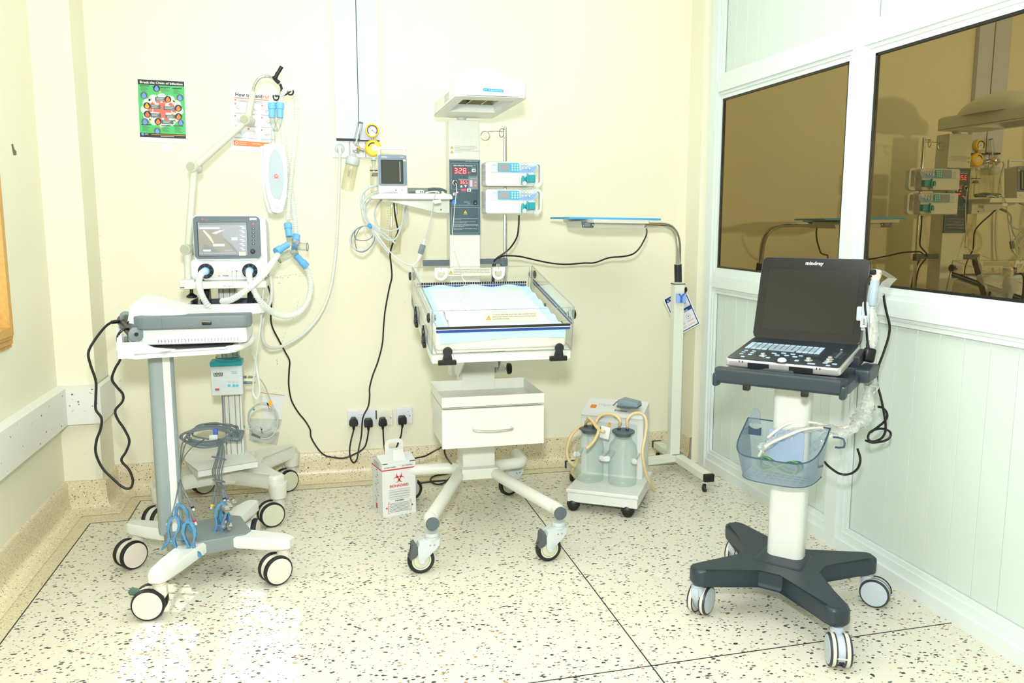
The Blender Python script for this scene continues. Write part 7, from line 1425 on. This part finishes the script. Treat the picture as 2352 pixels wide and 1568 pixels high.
m = MB(); m.torus((0, -.012, .012), (1, 0, 0), .011, .002, 'charcoal', n=14, k=5); m.build('wire_tie', GW, space='local')

# ------------------------------------------------------------------ portable ultrasound machine on the platform
UM = thing('ultrasound_machine', 'laptop style ultrasound machine, black screen raised above a dark keyboard', 'ultrasound machine', tuple(MU @ Vector((-.01, .02, .872))), -47)
MM = MW[UM.name]
def um(mb, name, parent=None, **k): return mb.build(name, parent or UM, space='world', **k)
FZ, BZ, FY, BY = .893, .930, -.137, .165; XL_, XR_ = -.195, .178
sl = atan2(BZ - FZ, BY - FY)
TT = MU @ Tr(XL_, FY, FZ) @ Rx(math.degrees(sl)); KW, KD = XR_ - XL_, sqrt((BZ - FZ) ** 2 + (BY - FY) ** 2)
m = MB(TT); m.prism([(p[0] + KW / 2, p[1] + KD / 2) for p in rrect(KW, KD, .016, 4)], (0, 0, -.028), (1, 0, 0), (0, 1, 0), .027, 'silver', .007, 3); base = um(m, 'base', wn=True)
m = MB(TT); m.prism([(p[0] + KW / 2, p[1] + KD / 2) for p in rrect(KW - .012, KD - .01, .012, 4)], (0, 0, -.0012), (1, 0, 0), (0, 1, 0), .0022, 'kbd', .0006); deck = um(m, 'keyboard_deck', base)
m = MB(TT); m.rbox((KW / 2 + .01, KD - .06, -.03), (KW + .015, .11, .04), .005, 'dark_slate'); m.bx((.08, -.003, -.026), (.15, .01, -.008), 'charcoal'); m.bx((.215, -.003, -.026), (.29, .01, -.008), 'charcoal'); um(m, 'rear_block', base, wn=True)
for x in (.05, .06, .30, .31):
    m = MB(TT); m.bx((x, -.0012, -.010), (x + .003, .001, -.004), 'black'); um(m, 'latch_slot', base)
TTi = TT.inverted()
def deckp(x, y):
    """place on the keyboard deck seen at close-up x, y"""
    d = ray(1640 + x / 4.3545, 560 + y / 4.3545); a = TTi @ EYE; b = (TTi.to_3x3() @ d); return a + b * ((.0011 - a.z) / b.z)
keys_t = {}
def key(c, w_, d_, h_, mt):
    kk = (round(w_, 4), round(d_, 4), h_, mt)
    if kk not in keys_t:
        m = MB(); m.prism([(-w_ / 2, -d_ / 2), (w_ / 2, -d_ / 2), (w_ / 2, d_ / 2), (-w_ / 2, d_ / 2)], (0, 0, 0), (1, 0, 0), (0, 1, 0), h_, mt, .0008, 1); o = m.build('key', deck, space='local'); keys_t[kk] = o.data
    else: o = bpy.data.objects.new('key', keys_t[kk]); C.objects.link(o); o.parent = deck
    o.matrix_basis = MW[deck.name].inverted() @ TT @ Tr(c.x, c.y, .001)
    return o
a, b, c_ = deckp(385, 985), deckp(1118, 1045), deckp(312, 1043)
kx0, kx1, ky1, ky0 = (a.x + c_.x) / 2 - .002, b.x, a.y, deckp(1060, 1108).y
rows = 5; kh = (ky1 - ky0) / rows
for r in range(rows):
    n = 13 if r < 4 else 8; y = ky1 - kh * (r + .5)
    if r < 4:
        for k in range(13): key(Vector((kx0 + (kx1 - kx0) * (k + .5) / 13, y, 0)), (kx1 - kx0) / 13 * .86, kh * .8, .003, 'key_light' if (r == 0 or k in (0, 12)) else 'key_grey')
    else:
        kw = (kx1 - kx0) / 13
        for k, wd in enumerate((1, 1, 1, 1, 5, 1, 1, 1, 1)):
            x0 = kx0 + kw * sum((1, 1, 1, 1, 5, 1, 1, 1, 1)[:k]); key(Vector((x0 + kw * wd / 2, y, 0)), kw * wd * .9, kh * .8, .003, 'key_grey' if k in (4,) else 'key_light')
for x, y, w_, d_ in ((322, 1068, .013, .0055), (295, 1084, .013, .0055), (275, 1102, .013, .0055), (402, 1075, .013, .0055), (382, 1092, .013, .0055), (360, 1109, .013, .0055), (288, 1130, .012, .0065), (602, 1098, .016, .007), (632, 1116, .016, .007), (698, 1097, .016, .007), (727, 1119, .016, .007), (790, 1107, .016, .007), (810, 1133, .016, .007), (870, 1124, .014, .006), (540, 1141, .013, .011), (828, 1171, .013, .011), (972, 1202, .024, .009), (1112, 1195, .015, .007), (1206, 1206, .015, .007), (1141, 1220, .013, .008), (1275, 1062, .007, .004)):
    key(deckp(x, y), w_, d_, .003, 'key_light')
for x, y, r_ in ((492, 1114, .0072), (948, 1160, .0075), (1163, 1150, .0068), (1146, 1171, .0072)):
    m = MB(TT); p = deckp(x, y); m.lathe([(r_ * 1.8, 0), (r_ * 1.7, .0006), (r_ * 1.05, .0008), (r_, .008), (r_ * .85, .009), (.0004, .009)], Vector((p.x, p.y - .003, .001)), (0, 0, 1), 'silver', n=20, cap=False); um(m, 'rotary_knob', deck)
m = MB(TT); p = deckp(680, 1170); m.lathe([(.026, 0), (.022, .0008), (.0165, .0004)], Vector((p.x, p.y, .001)), (0, 0, 1), 'charcoal', n=28, cap=False); m.sph(Vector((p.x, p.y, .002)), (.015, .015, .010), 'key_white'); um(m, 'trackball', deck)
m = MB(TT); a, b = deckp(1275, 1090), deckp(1215, 1145); m.rbox((a.x - .004, (a.y + b.y) / 2, .0012), (.04, .062, .001), .0004, 'dark_slate', 1)
for k in range(7): q = a.lerp(b, k / 6); m.rbox((q.x, q.y, .003), (.009, .0045, .004), .001, 'slate', 1)
o = um(m, 'gain_slider', deck); o['kind'] = 'stuff'
# lid
TL = MU @ Tr(XL_ - .006, BY + .002, BZ - .002) @ Rx(-17) ; LW, LH = KW + .002, .305
m = MB(TL); m.prism([(p[0] + LW / 2, p[1] + LH / 2) for p in rrect(LW, LH, .018, 5)], (0, .022, 0), (1, 0, 0), (0, 0, 1), .016, 'lid_grey', .006, 2); lid = um(m, 'lid', wn=True)
m = MB(TL); m.prism([(p[0] + LW / 2 - .001, p[1] + LH / 2) for p in rrect(LW - .007, LH - .005, .016, 5)], (0, .0065, 0), (1, 0, 0), (0, 0, 1), .002, 'lid_glass'); um(m, 'lid_glass', lid)
m = MB(TL); m.rect((0, .0042, 0), EX, EZ, (.03, .035), (LW - .03, LH - .045), 'screen_dark', .0003); um(m, 'screen', lid)
m = MB(TL); m.text('mindray', (LW / 2 - .031, .0042, LH - .026), EX, EZ, .0175, 'paper_grey', width=.062, bold=.0005, lift=.0006); um(m, 'lid_print', lid)
m = MB(TL); m.cyl((.02, .012, -.002), (LW - .02, .012, -.002), .007, 'dark_slate', n=12); um(m, 'hinge', lid)

# probe in its holder, film sleeve and leads on the right of the cart
def u1(x, y, d=0): return PY(1640 + x / 4.3545, 560 + y / 4.3545, 2.44 + d)
def u2(x, y, d=0): return PY(1640 + x / 5.227, 840 + y / 5.227, 2.44 + d)
m = MB(); m.rbox((0, 0, 0), (.028, .045, .10), .006, 'hub_grey', 2, Tr(u1(1528, 720, .03)) @ Rz(-47)); m.rbox((0, 0, 0), (.05, .02, .05), .005, 'hub_grey', 2, Tr(u1(1505, 700, .05)) @ Rz(-47)); o = m.build('probe_holder', UC, wn=True)
PB = thing('ultrasound_probe', 'blue grey ultrasound probe with cream head in a holder beside the black screen', 'probe', tuple(u1(1600, 500)))
a, b = u1(1628, 255), u1(1580, 625); ax = (b - a); L_ = ax.length
m = MB(); m.lathe([(.012, L_ * .27), (.0145, L_ * .32), (.0165, L_ * .5), (.0155, L_ * .8), (.011, L_ * .97), (.006, L_ * 1.0)], a, ax, 'probe_blue', n=22); m.build('grip', PB)
m = MB(); m.lathe([(.010, 0), (.0155, L_ * .02), (.0175, L_ * .1), (.0165, L_ * .2), (.0125, L_ * .29)], a, ax, 'cream_plastic', n=22); m.build('head', PB)
m = MB(); m.rbox((0, 0, 0), (.014, .02, .018), .004, 'charcoal', 2, Tr(u1(1592, 283, -.006)) @ Ry(-8)); m.build('head_cap', PB)
m = MB(); m.tube([b, u1(1578, 700), u1(1572, 820), u1(1565, 980), u1(1562, 1150), u1(1560, 1300), u2(1880, 200), u2(1850, 420), u2(1800, 560), u2(1700, 690), u2(1560, 740), u2(1400, 760, .0), u2(1250, 740), u2(1050, 770), u2(850, 850, .02), u2(680, 930, .05), u2(590, 1010, .08), u2(540, 1080, .1)], .005, 'cable_white', n=8); m.build('cable', PB)
m = MB(); m.tube([u1(1590, 690, .02), u1(1600, 900, .02), u1(1590, 1200, .02), u2(1920, 260, .02), u2(1870, 480, .02), u2(1780, 640, .02), u2(1600, 720, .02), u2(1430, 740, .02), u2(1250, 690, .02), u2(1050, 670, .03), u2(870, 700, .05), u2(730, 790, .07), u2(650, 860, .09)], .0048, 'cable_white', n=8); m.build('cable', PB)
m = MB(); m.tube([u2(1430, 800, .0), u2(1340, 880, .02), u2(1240, 960, .03), u2(1130, 1060, .05), u2(1010, 1165, .06)], .0055, 'cable_white', n=8); m.build('cable', PB)
# crumpled clear film around probe and cables
random.seed(21)
def film(pts, rad, n=16, amp=.3, sub=8):
    P = spline(pts, sub); N = len(P); m = MB(); vs = []; fs = []; u = Vector((.7, .7, .1)).normalized()
    for i, p in enumerate(P):
        t = (P[min(i + 1, N - 1)] - P[max(i - 1, 0)]).normalized(); uu = (u - t * u.dot(t)).normalized(); v = t.cross(uu); r = rad(i / (N - 1))
        for k in range(n):
            a = 2 * pi * k / n; q = r * (1 + amp * (sin(3 * a + i * .7) * .5 + random.uniform(-.6, .6))); vs.append(p + uu * q * cos(a) + v * q * .55 * sin(a))
    for i in range(N - 1): fs += [(i * n + k, i * n + (k + 1) % n, (i + 1) * n + (k + 1) % n, (i + 1) * n + k) for k in range(n)]
    m.add(vs, fs, 'film'); return m
FS = thing('film_sleeve', 'crumpled clear plastic film wrapped around the probe leads right of the cart', 'plastic film', tuple(u1(1620, 1000)))
film([u1(1590, 640), u1(1590, 800), u1(1580, 1000), u1(1575, 1200), u1(1570, 1400), u2(1870, 250), u2(1850, 420), u2(1800, 580), u2(1720, 700)], lambda t: .018 + .028 * t * t + .014 * sin(9 * t) ** 2).build('sleeve', FS, angle=25)
film([u2(1800, 560), u2(1700, 720, -.01), u2(1560, 790), u2(1400, 760), u2(1250, 740, .02), u2(1050, 760, .03), u2(860, 830, .05), u2(700, 900, .08), u2(560, 1000, .1)], lambda t: .034 - .016 * min(1, t * 2.2) + .020 * max(0, t - .45)).build('sleeve', FS, angle=25)
film([u2(1400, 780, .01), u2(1280, 890, .03), u2(1150, 1010, .05), u2(1000, 1130, .07), u2(750, 1150, .08)], lambda t: .016 + .012 * t).build('sleeve', FS, angle=25)
m = MB(); g = [u1(1560, 255, .01), u1(1700, 265, .02), u1(1760, 300, .03), u1(1832, 350, .035), u1(1780, 400, .03), u1(1730, 480, .02), u1(1670, 540, .01), u1(1640, 640, .005), u1(1610, 500, -.03), u1(1680, 380, -.035), u1(1740, 340, -.02), u1(1650, 290, -.03)]
m.add(g, [(0, 1, 11), (1, 2, 10, 11), (2, 3, 10), (3, 4, 10), (4, 5, 9, 10), (5, 6, 9), (6, 7, 8, 9), (1, 11, 10, 2), (8, 7, 6), (9, 8, 6, 5)], 'film'); m.build('sleeve_tip', FS, shade=False)
# black mains lead with moulded plug, and the label tag
UL = thing('mains_lead', 'black mains lead with plug hanging down the right side of the ultrasound machine', 'cable', tuple(u1(1560, 1100)))
m = MB(); m.rbox((0, 0, 0), (.036, .03, .048), .008, 'black', 3, Tr(u1(1552, 1110, -.02)) @ Rz(-20) @ Ry(8)); m.cyl(u1(1540, 1050, -.02), u1(1536, 990, -.02), .007, 'black', r2=.0045, n=12); m.bx(u1(1500, 1105, -.02), u1(1462, 1095, -.01), 'brass'); m.bx(u1(1500, 1160, -.02), u1(1462, 1142, -.01), 'brass'); m.build('plug', UL)
m = MB(); m.tube([u1(1574, 322, -.02), u1(1545, 335, -.02), u1(1527, 380, -.02), u1(1518, 450, -.02), u1(1512, 550, -.02), u1(1512, 640, -.02), u1(1520, 720, -.02), u1(1526, 850, -.02), u1(1532, 940, -.02), u1(1538, 1000, -.02)], .0038, 'black', n=8); m.build('cord', UL)
m = MB(); m.tube([u1(1695, 490, .02), u1(1705, 580, .02), u1(1725, 680, .02), u1(1748, 770, .02), u1(1757, 840, .02), u1(1745, 930, .02), u1(1715, 1030, .02), u1(1680, 1130, .02), u1(1648, 1215, .02), u1(1632, 1300, .02), u1(1630, 1400, .02), u2(1960, 230, .02), u2(1995, 350, .02), u2(2025, 480, .02), u2(2045, 590, .02), u2(2060, 700, .02), u2(2055, 790, .02), u2(2020, 860, .02), u2(1960, 895, .02), u2(1890, 905, .02), u2(1850, 870, .02), u2(1870, 800, .03), u2(1950, 760, .03), u2(2040, 757, .03), u2(2110, 790, .03), u2(2118, 840, .03), u2(2080, 885, .03), u2(2000, 910, .03), u2(1900, 920, .03), u2(1820, 895, .03)], .0042, 'black', n=8); m.tube([u2(1970, 490, .03), u2(2020, 500, .03), u2(2065, 545, .03), u2(2080, 600, .03), u2(2060, 650, .03), u2(2010, 700, .03), u2(1930, 760, .03), u2(1880, 800, .03)], .0042, 'black', n=8); m.build('cord', UL)
m = MB(); m.tube([u2(1722, 995, .02), u2(1750, 1080, .02), u2(1755, 1150, .02), u2(1725, 1230, .02), u2(1660, 1285, .02), u2(1580, 1305, .02), u2(1500, 1290, .03), u2(1420, 1240, .03), u2(1360, 1190, .04), u2(1325, 1150, .06)], .0042, 'black', n=8); m.build('cord', UL)
c = u1(1496, 775, -.035); u_, v_ = Vector((1, -.25, .0)), Vector((.12, 0, 1)); m = MB(); m.prism([(-.0105, -.019), (.0105, -.019), (.0105, .019), (-.0105, .019)], c, u_, v_, .0008, 'paper')
for k in range(12): m.rect(c - u_.cross(v_).normalized() * 0 + Vector((0, -.0002, 0)), u_, v_, (-.003, -.011 + k * .0018), (.0045, -.0102 + k * .0018 + (.0006 if k % 3 == 0 else 0)), 'ink', .0011)
for x in (-.0075, .0068): m.rect(c, u_, v_, (x, -.016), (x + .0012, .015), 'ink_grey', .0011)
m.build('barcode_tag', UL)

# ------------------------------------------------------------------ posters on the back wall
def poster_frame(tl, tr, bl): a = PY(*tl, WB - .0015); u = PY(*tr, WB - .0015) - a; v = a - PY(*bl, WB - .0015); return a, u, v
o, u, v = poster_frame((316, 181), (425.5, 187), (321, 327)); Wp, Hp = .212, .29
A = o - v.normalized() * Hp
P1 = thing('infection_poster', 'green printed infection control poster with dark header on the cream wall', 'poster', tuple(o))
m = MB(); m.prism([(0, 0), (Wp, 0), (Wp, Hp), (0, Hp)], A, u, v, .0008, 'paper'); m.build('sheet', P1)
m = MB(); A1 = A; 
def pr(x0, y0, x1, y1, mt, l): m.rect(A1, u, v, (x0 * Wp, (1 - y1) * Hp), (x1 * Wp, (1 - y0) * Hp), mt, .0008 + l)
def pc(x, y, r, mt, l, ry=None, n=20): m.shape([(x * Wp + r * Wp * cos(radians(a)), (1 - y) * Hp + (ry or r * Wp / Hp) * Hp * sin(radians(a))) for a in range(0, 360, 360 // n)], A1, u, v, mt, .0008 + l)
pr(0.01, .005, .985, .90, 'poster_green', .0002); pr(.01, .005, .985, .085, 'charcoal', .0004); pr(.01, .855, .985, .925, 'charcoal', .0004)
m.text('Break the Chain of Infection', A1 + u.normalized() * .009 + v.normalized() * (.936 * Hp), u, v, .0145, 'paper', width=.19, bold=.0004, lift=.0015)
for k in range(12): a = radians(30 * k); pc(.50 + .34 * cos(a), .48 + .19 * sin(a), .11, 'poster_cloud', .0003)
pc(.5, .48, .36, 'poster_cloud', .0004, .205); pc(.5, .48, .30, 'poster_red', .0006, .17)
for k in range(10):
    a = radians(36 * k + 10); a2 = a + radians(12); m.shape([((.5 + r * cos(t)) * Wp, (1 - (.48 + r * .62 * sin(t))) * Hp) for r, t in ((.2, a), (.33, a), (.33, a2), (.2, a2))][::-1], A1, u, v, 'poster_cloud', .0008 + .0008)
pc(.5, .48, .215, 'poster_cloud', .0007, .125); pr(.43, .36, .57, .60, 'poster_red', .0009); pr(.31, .445, .69, .515, 'poster_red', .0011)
for x0, y0, x1, y1 in ((.36, .275, .60, .335), (.25, .40, .47, .465), (.53, .41, .80, .475), (.25, .535, .475, .60), (.565, .55, .80, .605), (.48, .635, .73, .70)):
    pr(x0, y0, x1, y1, 'slate', .0012)
    for k in range(3): pr(x0 + .03, y0 + .012 + .015 * k, x1 - .05 - .03 * (k % 2), y0 + .017 + .015 * k, 'paper_grey', .0014)
for x, y, r, c2, mt in ((.40, .135, .075, 'charcoal', 'poster_blue'), (.13, .255, .075, 'slate', 'poster_blue'), (.885, .265, .075, 'slate', 'poster_blue'), (.13, .675, .075, 'slate', 'poster_blue'), (.885, .665, .065, 'slate', 'poster_blue'), (.38, .815, .07, 'slate', 'poster_blue'),
                        (.63, .30, .072, 'charcoal', 'poster_orange'), (.185, .42, .075, 'charcoal', 'amber'), (.845, .435, .075, 'charcoal', 'poster_orange'), (.185, .555, .075, 'charcoal', 'poster_red'), (.845, .57, .075, 'charcoal', 'poster_orange'), (.405, .665, .075, 'charcoal', 'poster_orange')):
    pc(x, y, r, c2, .0016); pc(x, y + .012, r * .62, mt, .0018); pc(x, y - .022, r * .3, mt, .0019)
for x, y in ((.47, .20), (.27, .30), (.77, .325), (.26, .645), (.76, .635), (.44, .745)):
    for tri in (((-.03, -.03), (-.005, .004), (.012, -.012)), ((-.012, -.004), (.035, .03), (.006, -.012))): m.shape([((x + a) * Wp, (1 - (y + b)) * Hp) for a, b in tri], A1, u, v, 'yellow', .0008 + (.0021 if tri[0][0] < -.02 else .0023))
for x, y, n in ((.05, .10, 5), (.48, .11, 4), (.73, .115, 5), (.05, .715, 6), (.47, .715, 6), (.73, .715, 6)):
    pr(x, y, x + .2, y + .012, 'charcoal', .0006)
    for k in range(n): pr(x + .02, y + .022 + k * .016, x + .12 + .03 * ((k * 7) % 3), y + .028 + k * .016, 'dark_green', .0006)
pr(.25, .872, .97, .880, 'amber', .0006); pr(.45, .893, .73, .900, 'paper_grey', .0006); pc(.07, .878, .03, 'poster_blue', .0006); m.text('APIC', A1 + u.normalized() * .024 + v.normalized() * (.113 * Hp), u, v, .009, 'paper', width=.016, lift=.0014)
m.build('poster_print', P1)
o, u, v = poster_frame((533, 205), (640, 214), (530, 345)); Wp, Hp = .208, .29; A1 = o - v.normalized() * Hp
P2 = thing('handrub_poster', 'white hand hygiene poster with orange footer partly hidden behind the support arm', 'poster', tuple(o))
m = MB(); m.prism([(0, 0), (Wp, 0), (Wp, Hp), (0, Hp)], A1, u, v, .0008, 'paper'); m.build('sheet', P2)
m = MB(); un, vn_ = u.normalized(), v.normalized()
m.text('How to Hand', A1 + un * (.07 * Wp) + vn_ * (.895 * Hp), u, v, .025, 'ink', width=.125, bold=.0006, lift=.0015); m.text('rub?', A1 + un * (.685 * Wp) + vn_ * (.895 * Hp), u, v, .025, 'poster_orange', width=.046, bold=.0006, lift=.0015)
pr(.07, .125, .93, .14, 'poster_orange', .0004)
for k in range(2): pr(.15, .165 + .02 * k, .7, .172 + .02 * k, 'ink_grey', .0004)
pr(.08, .155, .12, .178, 'orange', .0005)
random.seed(8)
for r in range(3):
    for c in range(3):
        x, y = .20 + .30 * c, .30 + .2 * r
        pr(x - .12, y - .085, x - .085, y - .06, 'orange', .0005)
        for k in range(2): pr(x - .12, y + .075 + .012 * k, x + .1 - .05 * k, y + .080 + .012 * k, 'ink_grey', .0004)
        for k in range(5):
            cx_, cy_, rr = x + random.uniform(-.05, .06), y + random.uniform(-.03, .03), random.uniform(.02, .045); a0 = random.uniform(0, 360)
            P_ = lambda q: [((cx_ + q * cos(radians(a0 + 12 * t))) * Wp, (1 - (cy_ + q * .62 * sin(radians(a0 + 12 * t)))) * Hp) for t in range(20)]
            m.band(P_(rr), P_(rr - .005), A1, u, v, 'ink_grey', .0014)
pr(.07, .83, .93, .915, 'poster_orange', .0005); pr(.07, .915, .93, .945, 'paper_grey', .0005); pc(.13, .87, .035, 'paper', .0008); pc(.13, .87, .025, 'poster_orange', .001)
m.text('World Health', A1 + un * (.19 * Wp) + vn_ * (.135 * Hp), u, v, .008, 'paper', width=.034, lift=.0016); m.text('Organization', A1 + un * (.19 * Wp) + vn_ * (.107 * Hp), u, v, .008, 'paper', width=.034, lift=.0016); m.text('Patient Safety', A1 + un * (.48 * Wp) + vn_ * (.125 * Hp), u, v, .008, 'paper', width=.04, lift=.0016)
m.build('poster_print', P2)
# bits of old paper and marks on the walls
for pts, lb in (([(367, 337), (375, 331), (385, 331), (401, 339), (394, 345), (386, 347), (372, 342)], 'small torn white paper scrap on the wall below the green poster'), ([(426, 340), (436, 337), (446, 342), (444, 345), (430, 344)], 'tiny torn white scrap on the wall right of the bigger scrap')):
    m = MB(); q = [PY(*p, WB - .001) for p in pts]; m.prism([(p.x, p.z) for p in q][::-1], (0, WB - .0006, 0), EX, EZ, .0008, 'plaster'); tag(m.build('paper_scrap'), lb, 'scrap')
m = MB(); random.seed(3)
def crack(pts, n, j=.004):
    for k in range(n):
        t = random.random() * (len(pts) - 1); i = int(t); p = Vector(PY(*pts[i], WB - .0006)).lerp(PY(*pts[i + 1], WB - .0006), t - i) + Vector((random.uniform(-j, j), 0, random.uniform(-j, j)))
        a, b = random.uniform(.0008, .0028), random.uniform(.0003, .0009); d = (Vector(PY(*pts[i + 1], WB)) - Vector(PY(*pts[i], WB))).normalized(); d = (d + Vector((random.uniform(-1, 1), 0, random.uniform(-1, 1)))).normalized(); m.add([(-a, -b, 0), (a, -b * .5, 0), (a * .7, b, 0), (-a, b * .6, 0)], [(0, 1, 2, 3)], 'scuff', frame(p, d, Vector((-d.z, 0, d.x))))
crack([(612, 632), (640, 637), (672, 632), (706, 630)], 60, .008); crack([(625, 651), (650, 650)], 12, .001); crack([(684, 690), (683, 712), (670, 735), (655, 765), (640, 800)], 50, .004); crack([(636, 815), (637, 838)], 14, .003); crack([(275, 870), (280, 900), (283, 950)], 34, .004); crack([(600, 890), (650, 893)], 10, .005); crack([(228, 500), (232, 600), (240, 690)], 24, .004)
o = m.build('wall_scuffs', wall_back); o['kind'] = 'stuff'
m = MB(); q = [PX(*p, XL + .0006) for p in ((26, 331), (30, 330), (33, 342), (38, 348), (38, 356), (31, 357), (29, 346))]; m.add(q, [list(range(7))[::-1]], 'scuff'); m.build('plaster_dent', wall_left)
m = MB(); c = PZ(1148, 1337, .002); m.sph(c, (.006, .005, .003), 'plaster', 8, 5); tag(m.build('plaster_crumb'), 'tiny white crumb lying on the open floor in front of the warmer', 'crumb')
